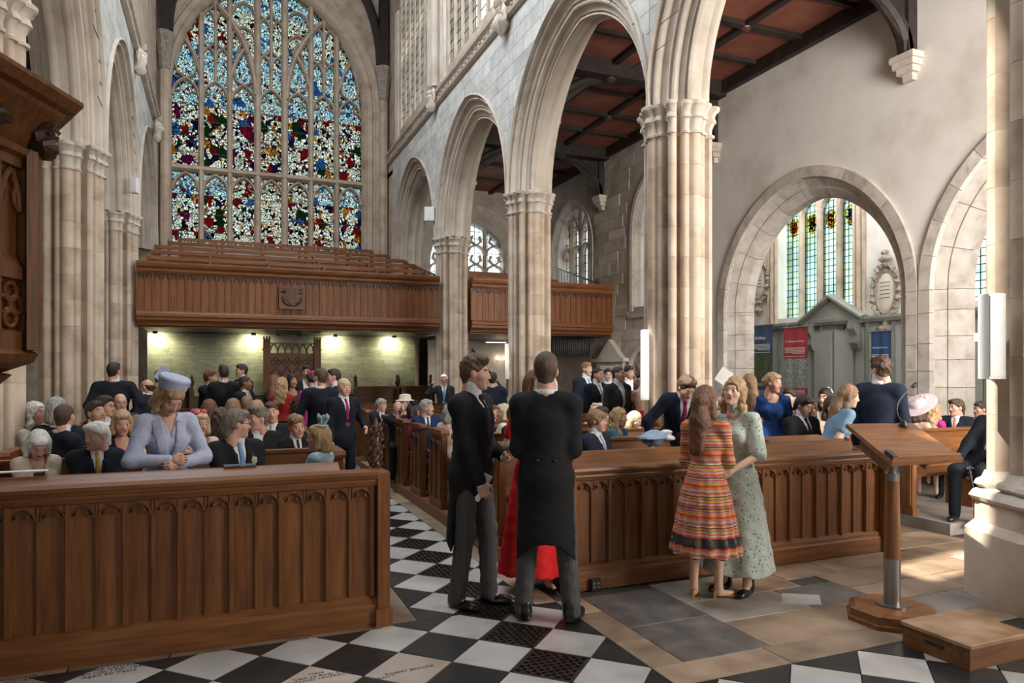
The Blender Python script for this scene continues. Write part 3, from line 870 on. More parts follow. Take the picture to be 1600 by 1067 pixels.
# voussoirs of the chapel arches
for (ac, w, sill, sp, rise) in CA:
    outer = [(.565, .0), (.565, -.06), (.36, -.06), (.34, -.02), (.33, .02)]
    inner = [(.33, .02), (.30, .05), (.24, .10), (.20, .13), (.17, .12), (.12, .16), (.06, .22), (0, .28), (0, .50), (.34, .50)]
    for prof, st, nm in ((outer, 3, 'voussoir'), (inner, 4, 'inner_voussoir')):
        n = 21
        k = 0
        while k < 2 * n:
            e = min(2 * n, k + st)
            v, f = arch_sweep(prof, w, rise, ac, sp, PXN, n, k, e)
            # pull each stone in a hair from its neighbours
            cx = sum(p[1] for p in v) / len(v); cz = sum(p[2] for p in v) / len(v)
            v = [(p[0] + random.uniform(0, .001), cx + (p[1] - cx) * .988, cz + (p[2] - cz) * .988) for p in v]
            pr = MB().add(v, f)
            pr.build(nm, M['oldstone'], wn)
            k = e
        zz = 0
        while zz < sp - .05:
            z1 = min(sp, zz + random.uniform(.34, .5))
            for s in (-1, 1):
                if s == 1 and prof is outer and ac < 8: pass
                v = [PXN(ac + s * (w + o), x, z) for z in (zz + .004, z1 - .004) for o, x in prof]
                m_ = len(prof)
                MB().add(v, [(q, q + 1, m_ + q + 1, m_ + q) for q in range(m_ - 1)]).build('jamb_stone', M['oldstone'], wn)
            zz = z1
# aisle windows on the side wall
def side_window(name, ac, w, sill, sp, rise, X, lights, mat, shields=False):
    root = tag(empty(name), kind='structure')
    pt = 2 * w / lights
    for k in range(lights):
        a0, a1 = ac - w + k * pt + .02, ac - w + (k + 1) * pt - .02
        xs = [a0 + (a1 - a0) * q / 5 for q in range(6)]
        poly = [(a0 - ac, sill - sp), (a1 - ac, sill - sp)] + [(x - ac, arch_z(w, rise, .01, x - ac)) for x in xs[::-1]]
        link('pane', pane_mesh('pane', poly, mat, 0), root, (X, ac, sp))
        am = (a0 + a1) / 2
        pts = [(am + a, sp - .1 + z) for a, z in arch_pts(pt / 2 - .03, .4, 0, 5)]
        mb = MB(); bar2d(mb, pts, .07, X - .12, X + .08, 0); mb.build('cusped_head', M['stone'], root)
        if shields:
            zc = sp - .35
            mb = MB().prism([(am + dx * .17, zc + dz * .26) for dx, dz in ((-1, .4), (-.8, .9), (0, 1.1), (.8, .9), (1, .4), (.9, -.3), (.5, -.9), (0, -1.1), (-.5, -.9), (-.9, -.3))], 0, X - .014, X - .010)
            mb.build('shield_wreath', M['heraldry_gold'], root)
            mb = MB().prism([(am + dx * .10, zc + dz * .16) for dx, dz in ((-1, .9), (1, .9), (1, 0), (.6, -.7), (0, -1.1), (-.6, -.7), (-1, 0))], 0, X - .019, X - .015)
            mb.build('shield', M[['heraldry_blue', 'heraldry_red'][k % 2]], root)
    for k in range(1, lights):
        a = ac - w + k * pt
        mb = MB(); bar2d(mb, [(a, sill), (a, sp), (a, sp + arch_z(w, rise, 0, a - ac))], .11, X - .16, X + .10, 0); mb.build('mullion', M['stone'], root)
    if rise > 1:
        for s in (-1, 1):
            for x2 in (ac, ac + s * w * .5):
                pts = [(x2 + s * 1.3 * (1 - math.cos(R(60) * q / 7)), sp + .25 + 1.3 * math.sin(R(60) * q / 7)) for q in range(8)]
                pts = [p for p in pts if abs(p[0] - ac) < w and p[1] < sp + arch_z(w, rise, .04, p[0] - ac)]
                if len(pts) > 2:
                    mb = MB(); bar2d(mb, pts, .08, X - .13, X + .08, 0); mb.build('tracery_bar', M['stone'], root)
    MB().prism([(X - .75, sill - .22), (X - .60, sill - .22), (X + .1, sill + .02), (X + .1, sill - .05)] if False else [(X - .12, sill - .14), (X + .2, sill - .14), (X + .2, sill + .02), (X - .12, sill - .04)], 1, ac - w, ac + w).build('sill', M['stone'], root)
    return root
def shield_glass(name, c):
    m, t, p, o = _nodes(name); t.nodes.remove(p)
    v = coords(t); c_ = ramp(t, noise(t, v, 16, 2), [(.35, tuple(x * .3 for x in c)), (.5, c), (.62, (.9, .85, .7))])
    tr = t.nodes.new('ShaderNodeBsdfTransparent'); L(t, c_, tr.inputs['Color']); L(t, tr.outputs[0], o.inputs['Surface'])
    return m
M['heraldry_gold'] = shield_glass('golden_glass', (.85, .50, .10)); M['heraldry_blue'] = shield_glass('blue_glass', (.10, .25, .60)); M['heraldry_red'] = shield_glass('red_glass', (.60, .08, .08))
side_window('window_2', *AWIN[0], AISX + .45, 3, M['clear'])
side_window('window_3', *AWIN[1], AISX + .45, 4, M['clear'])
for (ac, w, sill, sp, rise) in AWIN:          # worn hood and jamb mouldings
    prof = [(.30, -.02), (.28, -.05), (.16, -.04), (.12, .04), (.06, .10), (0, .14), (0, .6)]
    v, f = arch_sweep(prof, w, rise, ac, sp, PXN, 14); MB().add(v, f).build('window_hood', M['oldstone'], wn, smooth=True)
    for s in (-1, 1):
        v = [PXN(ac + s * (w + o), x, z) for z in (sill - .1, sp) for o, x in prof]; m_ = len(prof)
        MB().add(v, [(q, q + 1, m_ + q + 1, m_ + q) for q in range(m_ - 1)]).build('window_jamb', M['oldstone'], wn, smooth=True)
    MB().prism([(AISX - .08, sill - .3), (AISX + .4, sill - .3), (AISX + .4, sill), (AISX - .08, sill - .22)], 1, ac - w - .3, ac + w + .3).build('sloping_sill', M['oldstone'], wn)
# west end of the aisle with its traceried window
wa = tag(empty('wall_aisle_west'), kind='structure')
AW2 = (8.35, 1.45, 4.3, 5.6, 1.5)
arch_wall(XR + HT, AISX, 0, CEIL + .1, [AW2], WESTY, WESTY + .6, PY, 14).build('aisle_end_masonry', M['rubble'], wa)
v, f = arch_sweep([(.7, -.02), (.66, -.08), (.5, -.06), (.4, .02), (.25, 0), (.15, .1), (0, .2)], 1.45, 1.5, 8.35, 5.6, lambda a, x, z: (a, WESTY + x, z), 14)
MB().add(v, f).build('window_hood', M['oldstone'], wa, smooth=True)
w4 = tag(empty('window_4'), kind='structure')
for k in range(4):
    a0, a1 = 8.35 - 1.45 + k * .725 + .02, 8.35 - 1.45 + (k + 1) * .725 - .02
    xs = [a0 + (a1 - a0) * q / 5 for q in range(6)]
    poly = [(a0 - 8.35, -1.3), (a1 - 8.35, -1.3)] + [(x - 8.35, arch_z(1.45, 1.5, .01, x - 8.35)) for x in xs[::-1]]
    link('pane', pane_mesh('pane', poly, M['clear'], 1), w4, (8.35, WESTY + .35, 5.6))
    am = (a0 + a1) / 2
    for zs in (5.25, 5.95):
        if zs + .3 < 5.6 + arch_z(1.45, 1.5, 0, am - 8.35):
            mb = MB(); bar2d(mb, [(am + a, zs + z) for a, z in arch_pts(.33, .36, 0, 5)], .07, WESTY + .2, WESTY + .42, 1); mb.build('cusped_head', M['stone'], w4)
            for s in (-1, 1):
                mb = MB(); bar2d(mb, [(am, zs + .36), (am + s * .2, zs + .5), (am + s * .14, zs + .7)], .06, WESTY + .2, WESTY + .42, 1); mb.build('tracery_bar', M['stone'], w4)
for k in range(1, 4):
    a = 8.35 - 1.45 + k * .725
    mb = MB(); bar2d(mb, [(a, 4.3), (a, 5.6), (a, 5.6 + arch_z(1.45, 1.5, 0, a - 8.35))], .11, WESTY + .2, WESTY + .45, 1); mb.build('mullion', M['stone'], w4)

# aisle ceiling: red boards between black timbers
ac_ = tag(empty('ceiling_aisle'), kind='structure')
xs = [XR + HT + .0, 7.7, 9.15, AISX]
ypos = [3.1, 5.6, 8.15, 10.7, 13.2, 15.8, 18.4, 21, 24.4]
for a in range(len(ypos) - 1):
    for b in range(3):
        for h_ in (0, 1):
            y0 = ypos[a] + (ypos[a + 1] - ypos[a]) * h_ / 2; y1 = ypos[a] + (ypos[a + 1] - ypos[a]) * (h_ + 1) / 2
            cx, cy = (xs[b] + xs[b + 1]) / 2, (y0 + y1) / 2
            MB().box(xs[b] - cx + .02, xs[b + 1] - cx - .02, y0 - cy + .02, y1 - cy - .02, 0, .05).build('ceiling_panel', M['redpanel'], ac_, loc=(cx, cy, CEIL))
MB().box(XR - HT, AISX + .3, 1.5, WESTY + .6, CEIL + .06, CEIL + .2).build('roof_deck', M['roofwood'], ac_)
for b, x in enumerate(xs):
    wd = .07 if b in (1, 2) else .14
    MB().box(x - wd, x + wd, 2, WESTY, CEIL - (.10 if b in (1, 2) else .28), CEIL).build('purlin', M['roofwood'], ac_)
for a, y in enumerate(ypos[:-1]):
    big = a % 2 == 0
    MB().box(XR + HT, AISX, y - (.17 if big else .07), y + (.17 if big else .07), CEIL - (.34 if big else .10), CEIL).build('tie_beam', M['roofwood'], ac_)
    if not big or y < 4: 
        ym = (ypos[a] + ypos[a + 1]) / 2
    for yy in ((ypos[a] + ypos[a + 1]) / 2,):
        MB().box(XR + HT, AISX, yy - .05, yy + .05, CEIL - .08, CEIL).build('rib', M['roofwood'], ac_)
    for x in xs[1:3]:
        MB().lathe([(.0, -.09), (.06, -.06), (.10, -.02), (.11, 0)], n=8).build('boss', M['dark'], ac_, loc=(x, y, CEIL - (.34 if big else .10)))
    if big and y > 4:
        for (x0, s) in ((AISX, -1), (XR + HT, 1)):
            yb = y + .22
            pts = [(x0 + s * (.12 + 1.9 * (1 - math.cos(R(85) * q / 9))), 6.95 + 1.1 * math.sin(R(85) * q / 9)) for q in range(10)]
            mb = MB(); bar2d(mb, pts, .20, yb - .1, yb + .1, 1); mb.build('arched_brace', M['roofwood'], ac_)
            MB().box(min(x0, x0 + s * .2), max(x0, x0 + s * .2), yb - .1, yb + .1, 6.9, CEIL).build('wall_post', M['roofwood'], ac_)
            poly = [(x0 + s * .02, 6.95), (x0 + s * .2, 7.1), (x0 + s * 1.2, CEIL - .3), (x0 + s * .02, CEIL - .3)]
            MB().prism(poly, 1, yb - .03, yb + .03).build('spandrel', M['roofwood'], ac_)
            co = MB()
            for q, (hw, z0, z1) in enumerate(((.22, 6.80, 6.9), (.19, 6.70, 6.8), (.15, 6.60, 6.7), (.09, 6.48, 6.6))):
                co.box(min(x0, x0 + s * hw * 1.2), max(x0, x0 + s * hw * 1.2), yb - hw, yb + hw, z0, z1)
            co.build('stone_corbel', M['stone_pale'], ac_)

# ------------------------------------------------------------------ chapel beyond the arches
ch = tag(empty('wall_chapel'), kind='structure')
PXC = lambda a, x, z: (CHX + x, a, z)
CW = [(14.35, 1.28, 3.15, 6.0, 1.1), (9.2, 1.28, 3.15, 6.0, 1.1)]
arch_wall(2, 19, 0, 8.2, CW, 0, .6, PXC, 12).build('chapel_wall', M['plaster'], ch)
MB().box(AISX + .9, CHX, 18.6, 18.9, 0, 8).build('chapel_end', M['plaster'], ch)
MB().box(AISX + .5, CHX + .3, 2, 19, 8.2, 8.35).build('chapel_ceiling', M['plaster'], ch)
side_window('window_5', *CW[0], CHX + .3, 4, M['garden'], True)
side_window('window_6', *CW[1], CHX + .3, 4, M['garden'], True)
for (acn, w, sill, sp, rise) in CW:
    for s in (-1, 1):
        for dd, rr in ((.06, .05), (.2, .07), (.34, .05)):
            MB().tube([(CHX - .02, acn + s * (w + dd), sill - .2), (CHX - .02, acn + s * (w + dd), sp + .5)], rr, 8).build('jamb_shaft', M['stone'], ch, smooth=True)

# ------------------------------------------------------------------ the rest of the shell, behind and beside the camera
def shell(name, bx_, mat): tag(MB().box(*bx_).build(name, M[mat]), kind='structure')
shell('wall_south_aisle', (-7.6, -7.3, -11, 25, 0, 9), 'plaster')
shell('wall_south_west', (-7.6, NL - .2, 24.4, 24.8, 0, 9), 'rubble')
shell('ceiling_south_aisle', (-7.6, XL - .3, -11, 25, 8.5, 8.7), 'roofwood')
shell('wall_east', (-7.6, 16, -11.3, -11, 0, 17), 'stone')
shell('ceiling_chancel', (-2.65, 6.3, -11, 3.0, 16.6, 16.8), 'roofwood')
shell('wall_chancel_south', (-2.8, -2.6, -11, -3.0, 8.5, 16.6), 'stone')
shell('wall_chancel_north', (6.25, 6.4, -11, 3.1, 8.2, 16.6), 'stone')
shell('ceiling_crossing_north', (6.2, 16.2, -11, 2.0, 8.3, 8.45), 'plaster')
shell('wall_crossing_north', (16, 16.3, -11, 2.0, 0, 8.4), 'stone')
shell('wall_chapel_east', (AISX + .9, 16.2, 1.8, 2.0, 0, 8.3), 'plaster')
# ------------------------------------------------------------------ west gallery
def cusp_head_mesh(name, w, h, mat, d=.018):
    """a small pointed, cusped arch with spandrels, lying in the x-z plane at y = 0, facing -y"""
    mb = MB()
    pts = arch_pts(w, h * .82, 0, 5)
    for (p, q) in zip(pts[:-1], pts[1:]):
        mb.add([(p[0], -d, p[1]), (q[0], -d, q[1]), (q[0], -d, h), (p[0], -d, h)], [(0, 1, 2, 3)])
        mb.add([(p[0], -d, p[1]), (q[0], -d, q[1]), (q[0], 0, q[1]), (p[0], 0, p[1])], [(0, 1, 2, 3)])
    bar2d(mb, pts, w * .16, -d - .007, 0, 1)
    for s in (-1, 1):
        bar2d(mb, [(s * w * .95, h * .12), (s * w * .62, h * .16), (s * w * .40, h * .34), (s * w * .52, h * .46)], w * .14, -d, 0, 1)
        mb.prism([(s * w * .30, h * .30), (s * w * .46, h * .22), (s * w * .56, h * .38), (s * w * .42, h * .46)], 1, -d - .006, 0)
    return mb.mesh(name, mat)

def panelled(root, x0, x1, n, yf, z0, z1, mats, head_h, bar=.022, thick_every=2):
    """row of upright boards with cusped heads and moulded muntins; each board its own piece"""
    pt = (x1 - x0) / n
    wood, rail = M[mats[0]], M[mats[1]]
    bm_ = MB().box(-pt / 2 + .004, pt / 2 - .004, 0, .02, 0, z1 - z0).mesh('panel', wood)
    hd = cusp_head_mesh('cusped_head', pt / 2 - bar * .4, head_h, M['dark'] if mats[0] == 'gallery' else wood)
    m1 = MB().prism([(-bar * .75, 0), (-bar * .4, -.03), (bar * .4, -.03), (bar * .75, 0)], 2, 0, z1 - z0).mesh('muntin', wood)
    m2 = MB().prism([(-bar * .5, 0), (-bar * .25, -.018), (bar * .25, -.018), (bar * .5, 0)], 2, 0, z1 - z0).mesh('muntin', wood)
    for k in range(n):
        xc = x0 + (k + .5) * pt
        link('panel', bm_, root, (xc, yf + .035, z0))
        link('cusped_head', hd, root, (xc, yf + .032, z1 - head_h))
    for k in range(n + 1):
        link('muntin', m1 if k % thick_every == 0 else m2, root, (x0 + k * pt, yf + .035, z0))

def rail(root, name, prof, x0, x1, mat):
    """moulding along X from a profile in (y, z)"""
    return MB().prism(prof, 0, x0, x1).build(name, M[mat], root)

GY = 18.05
def gallery(name, label, x0, x1, n):
    g = tag(empty(name, (0, 0, 0)), label, 'gallery')
    panelled(g, x0, x1, n, GY, 3.06, 3.92, ('gallery', 'gallery_h'), .13, .034)
    rail(g, 'backing', [(GY + .06, 2.8), (GY + .12, 2.8), (GY + .12, 4.1), (GY + .06, 4.1)], x0, x1, 'gallery_h')
    rail(g, 'top_rail', [(GY - .02, 3.92), (GY - .05, 3.97), (GY - .05, 4.02), (GY - .10, 4.07), (GY - .12, 4.13), (GY - .12, 4.18), (GY + .2, 4.22), (GY + .2, 3.92)], x0, x1, 'gallery_h')
    rail(g, 'bottom_rail', [(GY + .01, 3.06), (GY - .04, 3.05), (GY - .06, 3.0), (GY - .06, 2.94), (GY - .02, 2.92), (GY - .02, 2.86), (GY + .06, 2.80), (GY + .08, 2.74), (GY + .2, 2.72), (GY + .2, 3.06)], x0, x1, 'gallery_h')
    MB().box(x0, x1, GY + .18, WESTY - .1, 2.70, 2.80).build('floor_deck', M['dark'], g)
    return g
g1 = gallery('gallery', 'long panelled oak gallery front beneath the great stained glass window', NL, NR - .02, 42)
g2 = gallery('gallery', 'short panelled oak gallery front over the north aisle behind the piers', XR + HT, AISX - .02, 26)
# carved coat of arms on the gallery front
p = on_y(456, 466, GY - .03)
arms = tag(empty('carved_shield', (p.x, GY - .02, p.z)), 'carved wooden square plaque with a shield on the gallery front', 'plaque')
MB().box(-.30, .30, -.05, .03, -.27, .27).build('board', M['gallery_h'], arms)
for a, b, c_, d in ((-.30, .30, .23, .27), (-.30, .30, -.27, -.21), (-.30, -.27, -.21, .23), (.27, .30, -.21, .23)):
    MB().box(a, b, -.07, -.05, c_, d).build('frame_strip', M['oak'], arms)
MB().prism([(-.13, .20), (.13, .20), (.13, 0), (.08, -.1), (0, -.15), (-.08, -.1), (-.13, 0)], 1, -.085, -.05).build('shield', M['oak'], arms)
for q in (-.09, -.03, .03, .09): MB().box(q - .012, q + .012, -.10, -.085, -.05, .18).build('shield_stripe', M['dark'], arms)
for q in range(16):
    t = math.pi * (1.02 + q / 15 * .96) if q < 16 else 0
    sculpt(MB(), q, .075, .05, .085, 8, 5).build('carved_leaf', M['dark'], arms, loc=(.215 * math.cos(t), -.07, .02 + .19 * math.sin(t)), rot=(0, q, 0))
for s in (-1, 1): sculpt(MB(), 30 + s, .10, .06, .12, 10, 6).build('carved_leaf', M['dark'], arms, loc=(s * .2, -.07, .16))
# tiers of seat backs rising behind the front
for k in range(5):
    Y = GY + 1.0 + k * 1.08
    lab = ['lowest seat back rail above the gallery front', 'second seat back rail rising on the gallery', 'third seat back rail rising on the gallery', 'fourth seat back rail rising on the gallery', 'topmost seat back rail under the great window'][k]
    b = tag(empty('gallery_bench', (0, Y, 0)), 'long brown oak bench, ' + lab, 'bench')
    z = 4.22 + .30 * k + .05
    sh = .06 * k
    xa, xb = NL + .12 + .25 * max(0, k - 2), NR - .12 - .5 * max(0, k - 2) * .6
    MB().box(xa, xb, -.03, .03, z + .10, z + .195).build('back_rail', M['gallery_h'], b)
    MB().box(xa, xb, -.36, .02, z - .42, z - .38).build('seat', M['gallery_h'], b)
    for q in range(6):
        x = xa + .05 + (xb - xa - .1) * q / 5
        MB().box(x - .03, x + .03, -.34, .03, z - .86, z + .11).build('support', M['gallery'], b)
    MB().box(NL + .02, NR - .02, Y - .62, Y + .46, 2.80, z - .87).build('boarded_step', M['dark'], g1)
for k in range(2):
    b = tag(empty('gallery_bench', (0, GY + 1.6 + 1.2 * k, 0)), ['lower', 'upper'][k] + ' oak bench back on the aisle gallery between the piers', 'bench')
    MB().box(6.6, 9.6, -.03, .03, 4.3 + .3 * k, 4.48 + .3 * k).build('back_rail', M['gallery_h'], b)
    for q in range(4): MB().box(6.7 + .9 * q, 6.76 + .9 * q, -.03, .03, 2.8, 4.3 + .3 * k).build('support', M['gallery'], b)
# metal stair rails on the gallery
for q, (X, y0, y1, z0, z1, lab) in enumerate(((NR + .05, GY + .4, GY + 3.0, 4.25, 4.9, 'grey metal railing sloping up beside the nave gallery'), (10.3, GY + .3, GY + 3.2, 4.25, 5.1, 'grey metal railing sloping up against the aisle wall'))):
    r_ = tag(empty('stair_rail', (X, 0, 0)), lab, 'railing')
    MB().tube([(0, y0, z0), (0, y1, z1)], .03, 6).build('handrail', M['steel'], r_)
    for k in range(15):
        y = y0 + (y1 - y0) * k / 14; z = z0 + (z1 - z0) * k / 14
        MB().box(-.012, .012, y - .03, y + .03, 2.8, z).build('baluster', M['steel'], r_)
# underside lamps that wash the green wall, and two camera heads
M['lampglow'] = emit('lamp_face', (1.0, .93, .62), 6)
gw = tag(empty('wall_green'), kind='structure')
GWY = 20.6
M['greentile'] = grain('green_slate', (.15, .16, .105), (.21, .22, .15), 3.5, (1, 1, 3.5), rough=.38, bmp=.1, amt=.12, c3=(.26, .265, .19), spec=.5)
M['greencore'] = plain('green_wall_joint', (.07, .08, .05), .8)
MB().box(NL, NR, GWY, GWY + .2, 0, 2.72).build('green_wall_core', M['greencore'], gw)
tile = {}
rowz = 1.02
while rowz < 2.70:
    z1 = min(2.70, rowz + .098); x = NL - random.uniform(0, .5)
    while x < NR:
        e = x + .62
        a0, a1 = max(x, NL) + .003, min(e, NR) - .003
        if a1 - a0 > .03: MB().box(-(a1 - a0) / 2, (a1 - a0) / 2, -.008 - random.uniform(0, .004), 0, 0, z1 - rowz - .003).build('slate_strip', M['greentile'], gw, loc=((a0 + a1) / 2, GWY, rowz))
        x = e
    rowz = z1
for q, px in enumerate((245, 395, 520, 610)):
    X = on_y(px, 520, GWY).x
    l_ = tag(empty('wall_washer', (X, GWY - .5, 2.66)), ['leftmost small lamp under the gallery lighting the green wall', 'small lamp under the gallery left of the carved chair', 'small lamp under the gallery right of the carved chair', 'rightmost small lamp under the gallery near the pier'][q], 'lamp')
    MB().lathe([(.05, -.03), (.06, 0), (.06, .06)], n=10).build('housing', M['black'], l_)
    MB().lathe([(.04, -.034), (.04, -.030)], n=10).build('lens', M['lampglow'], l_)
    ld = bpy.data.lights.new('wall_washer_light', 'SPOT'); ld.energy = 55; ld.color = (1, .93, .66); ld.spot_size = R(160); ld.spot_blend = .9; ld.shadow_soft_size = .05
    lo = bpy.data.objects.new('wall_washer_light', ld); lo.parent = l_; lo.location = (0, .1, -.06); lo.rotation_euler = Vector((0, .55, -.6)).to_track_quat('-Z', 'Y').to_euler(); COL.objects.link(lo)
for q, px in enumerate((436, 470)):
    p = on_y(px, 518, GY - .02)
    c_ = tag(empty('ceiling_camera', (p.x, GY + .2, 2.62)), ['left', 'right'][q] + ' black camera of the pair hung under the gallery edge', 'camera')
    MB().lathe([(.02, .08), (.02, 0)], n=8).build('stem', M['black'], c_); MB().lathe([(.01, -.08), (.06, -.05), (.07, 0), (.05, .03)], n=12).build('dome', M['black'], c_, smooth=True)
# carved throne by the green wall
p = on_y(457, 600, GWY - .5)
th = tag(empty('throne', (p.x, GWY - .55, 0)), 'tall carved dark oak throne with arcaded crest against green wall', 'chair')
TH = 2.55; hw = .66
for s in (-1, 1):
    MB().box(s * hw - .09, s * hw + .09, .02, .2, 0, TH).build('post', M['gallery'], th)
    MB().box(s * hw - .12, s * hw + .12, -.01, .23, TH - .30, TH - .26).build('post_collar', M['gallery'], th)
    for dx in (-.07, 0, .07): MB().box(s * hw + dx - .02, s * hw + dx + .02, .02, .2, TH, TH + .07).build('merlon', M['gallery'], th)
    MB().box(s * hw - .06, s * hw + .06, -.4, .02, .55, .66).build('armrest', M['gallery'], th)
MB().box(-hw, hw, .10, .16, .45, TH - .45).build('back_board', M['oak'], th)
MB().box(-hw, hw, .05, .2, TH - .45, TH - .38).build('cornice', M['gallery'], th)
for k in range(6):
    xc = -hw + .09 + (2 * hw - .18) * (k + .5) / 6
    mb = MB(); bar2d(mb, [(xc + a, TH - .38 + z) for a, z in arch_pts(.10, .26, 0, 5)], .035, .06, .14, 1); mb.build('crest_arch', M['gallery'], th)
MB().box(-hw, hw, .06, .14, TH - .13, TH - .10).build('crest_rail', M['gallery'], th)
for k in range(4):
    xc = -hw + .09 + (2 * hw - .18) * (k + .5) / 4
    for (dx, dz) in ((0, .07), (0, -.07), (.07, 0), (-.07, 0)):
        mb = MB(); bar2d(mb, [(xc + dx + .055 * math.cos(a), TH - .62 + dz + .055 * math.sin(a)) for a in [2 * math.pi * q / 8 for q in range(9)]], .025, .06, .10, 1); mb.build('quatrefoil_lobe', M['gallery'], th)
    mb = MB(); bar2d(mb, [(xc + a, TH - 1.0 + z) for a, z in arch_pts(.13, .2, 0, 5)], .03, .06, .10, 1); mb.build('tracery_arch', M['gallery'], th)
MB().box(-hw, hw, -.45, .1, .40, .48).build('seat', M['oak_h'], th)
MB().box(-hw, hw, -.45, -.38, 0, .40).build('front_board', M['oak_h'], th)
# low carved stalls along the green wall
for q, (px0, px1) in enumerate(((225, 300), (555, 620), (622, 672))):
    A, B = on_y(px0, 650, GWY - .4), on_y(px1, 650, GWY - .4)
    st = tag(empty('stall', (A.x, GWY - .45, 0)), ['low dark carved stall at the left of the green wall', 'low oak desk with carved rail right of the throne', 'low oak desk with finial beside the pier at right'][q], 'stall')
    W = B.x - A.x
    MB().box(0, W, 0, .06, 0, 1.18).build('back_board', M['oak_h'] if q else M['dark'], st); MB().box(-.03, W + .03, -.05, .1, 1.18, 1.26).build('top_rail', M['oak_h'] if q else M['dark'], st)
    for x in (0, W): 
        MB().box(x - .05, x + .05, -.3, .1, 0, 1.2).build('end_board', M['dark'], st)
        sculpt(MB(), int(px0 + x * 9), .11, .09, .34, 9, 8).build('finial', M['dark'], st, loc=(x, 0, 1.42))

# under the aisle gallery: cream wall, stair, pipes, lit ceiling lamp, wall monument
tag(MB().box(XR + HT, AISX - .02, 22.4, 22.55, 0, 2.7).build('wall_aisle_back', M['stone_pale']), kind='structure')
stc = tag(empty('staircase', (0, 0, 0)), 'dark stair flight with banister under the aisle gallery', 'stairs')
a_ = on_y(737, 545, 20.4); b_ = on_y(795, 620, 20.4)
MB().tube([(a_.x, 20.4, a_.z + .0), (b_.x, 20.4, b_.z)], .035, 6).build('handrail', M['dark'], stc)
for k in range(9):
    t = k / 8; x = a_.x + (b_.x - a_.x) * t; z = a_.z + (b_.z - a_.z) * t
    MB().box(x - .015, x + .015, 20.385, 20.415, max(0, z - .95), z).build('baluster', M['dark'], stc)
    MB().box(x - .09, x + .09, 20.4, 21.5, max(0, z - 1.13), max(.15, z - .95)).build('tread', M['oak_h'], stc)
lp = on_y(775, 519, 21.5)
lf = tag(empty('ceiling_lamp', (lp.x, 21.5, 2.62)), 'white strip lamp under the aisle gallery ceiling', 'lamp')
MB().box(-.35, .35, -.06, .06, .0, .06).build('housing', M['white'], lf); MB().box(-.33, .33, -.05, .05, -.012, 0).build('diffuser', emit('strip_glow', (1, .96, .88), 3), lf)
for q, px in enumerate((779, 790)):
    pb = on_y(px, 560, 22.3)
    wl_ = tag(empty('wall_lamp', (pb.x, 22.3, pb.z)), ['left', 'right'][q] + ' small glowing wall lamp beyond the stair', 'lamp')
    MB().box(-.03, .03, .04, .1, -.08, .03).build('bracket', M['brass'], wl_); MB().lathe([(.01, -.06), (.06, -.04), (.075, 0), (.05, .05), (.01, .06)], n=10).build('shade', emit('globe_glow', (1, .86, .6), 5), wl_, smooth=True)
pa, pb = on_y(866, 540, 19.6), on_y(918, 540, 19.6)
pp = tag(empty('organ_pipe_rank', (pa.x, 19.6, 0)), 'row of dark organ pipes mounted under the aisle gallery', 'organ pipes')
for k in range(18):
    x = (pb.x - pa.x) * k / 17
    MB().lathe([(.012, 2.14), (.032, 2.2), (.032, 2.62), (.03, 2.66)], n=8).build('pipe', M['black'], pp, loc=(x, 0, 0), smooth=True)
MB().box(-.05, pb.x - pa.x + .05, .05, .09, 2.22, 2.27).build('rack_rail', M['dark'], pp)
# white marble wall monument
mo = on_x(955, 560, AISX - .1)
mn = tag(empty('wall_monument', (AISX - .03, mo.y, 0)), 'white marble wall monument with pediment and inscription panel', 'monument')
MB().box(-.14, 0, -.75, .75, .85, 1.95).build('panel', M['stone_pale'], mn); MB().box(-.24, 0, -.95, .95, 1.95, 2.05).build('cornice', M['stone_pale'], mn)
MB().prism([(-.7, 2.05), (.7, 2.05), (0, 2.6)], 0, -.16, 0).build('pediment', M['stone_pale'], mn)
MB().box(-.17, -.14, -.5, .5, 1.0, 1.85).build('inscription_slab', M['white'], mn)
for k in range(6): MB().box(-.174, -.17, -.36, .36, 1.7 - k * .1, 1.72 - k * .1).build('inscription_line', M['flag_grey'], mn)
for s in (-1, 1): sculpt(MB(), 50 + s, .12, .2, .9, 10, 9).build('scroll', M['stone_pale'], mn, loc=(-.08, s * .85, 1.4))
nic = on_x(1003, 545, AISX - .02)
ni = tag(empty('wall_niche', (AISX - .02, nic.y, 0)), 'shallow arched stone recess in the aisle wall beside the monument', 'niche')
mb = MB(); bar2d(mb, [(-.6, 0), (-.6, 1.6)] + [(a, 1.6 + z) for a, z in arch_pts(.6, .7, 0, 7)[::-1]] + [(.6, 0)], .16, -.08, 0, 0); mb.build('arch_frame', M['oldstone'], ni)
MB().box(-.02, 0, -.6, .6, 0, 1.7).build('back_slab', M['rubble'], ni)
# flue like dark board on the aisle wall
tag(MB().box(9.0, 9.8, 22.36, 22.4, .9, 2.0).build('notice_board', M['black']), 'dark notice board on the wall under the aisle gallery', 'notice board')

# ------------------------------------------------------------------ pew platforms
PZ = .12
tag(MB().box(2.28, 5.32, 5.42, 15.6, 0, PZ).build('pew_platform', M['oak_h']), 'low boarded platform under the right hand pews', 'platform')
tag(MB().box(-1.7, 1.0, 5.42, 15.6, 0, PZ).build('pew_platform', M['oak_h']), 'low boarded platform under the left hand pews', 'platform')
tag(MB().box(6.95, 10.3, 5.05, 15.5, 0, PZ).build('pew_platform', M['flag_grey']), 'low stone platform under the north aisle pews', 'platform')

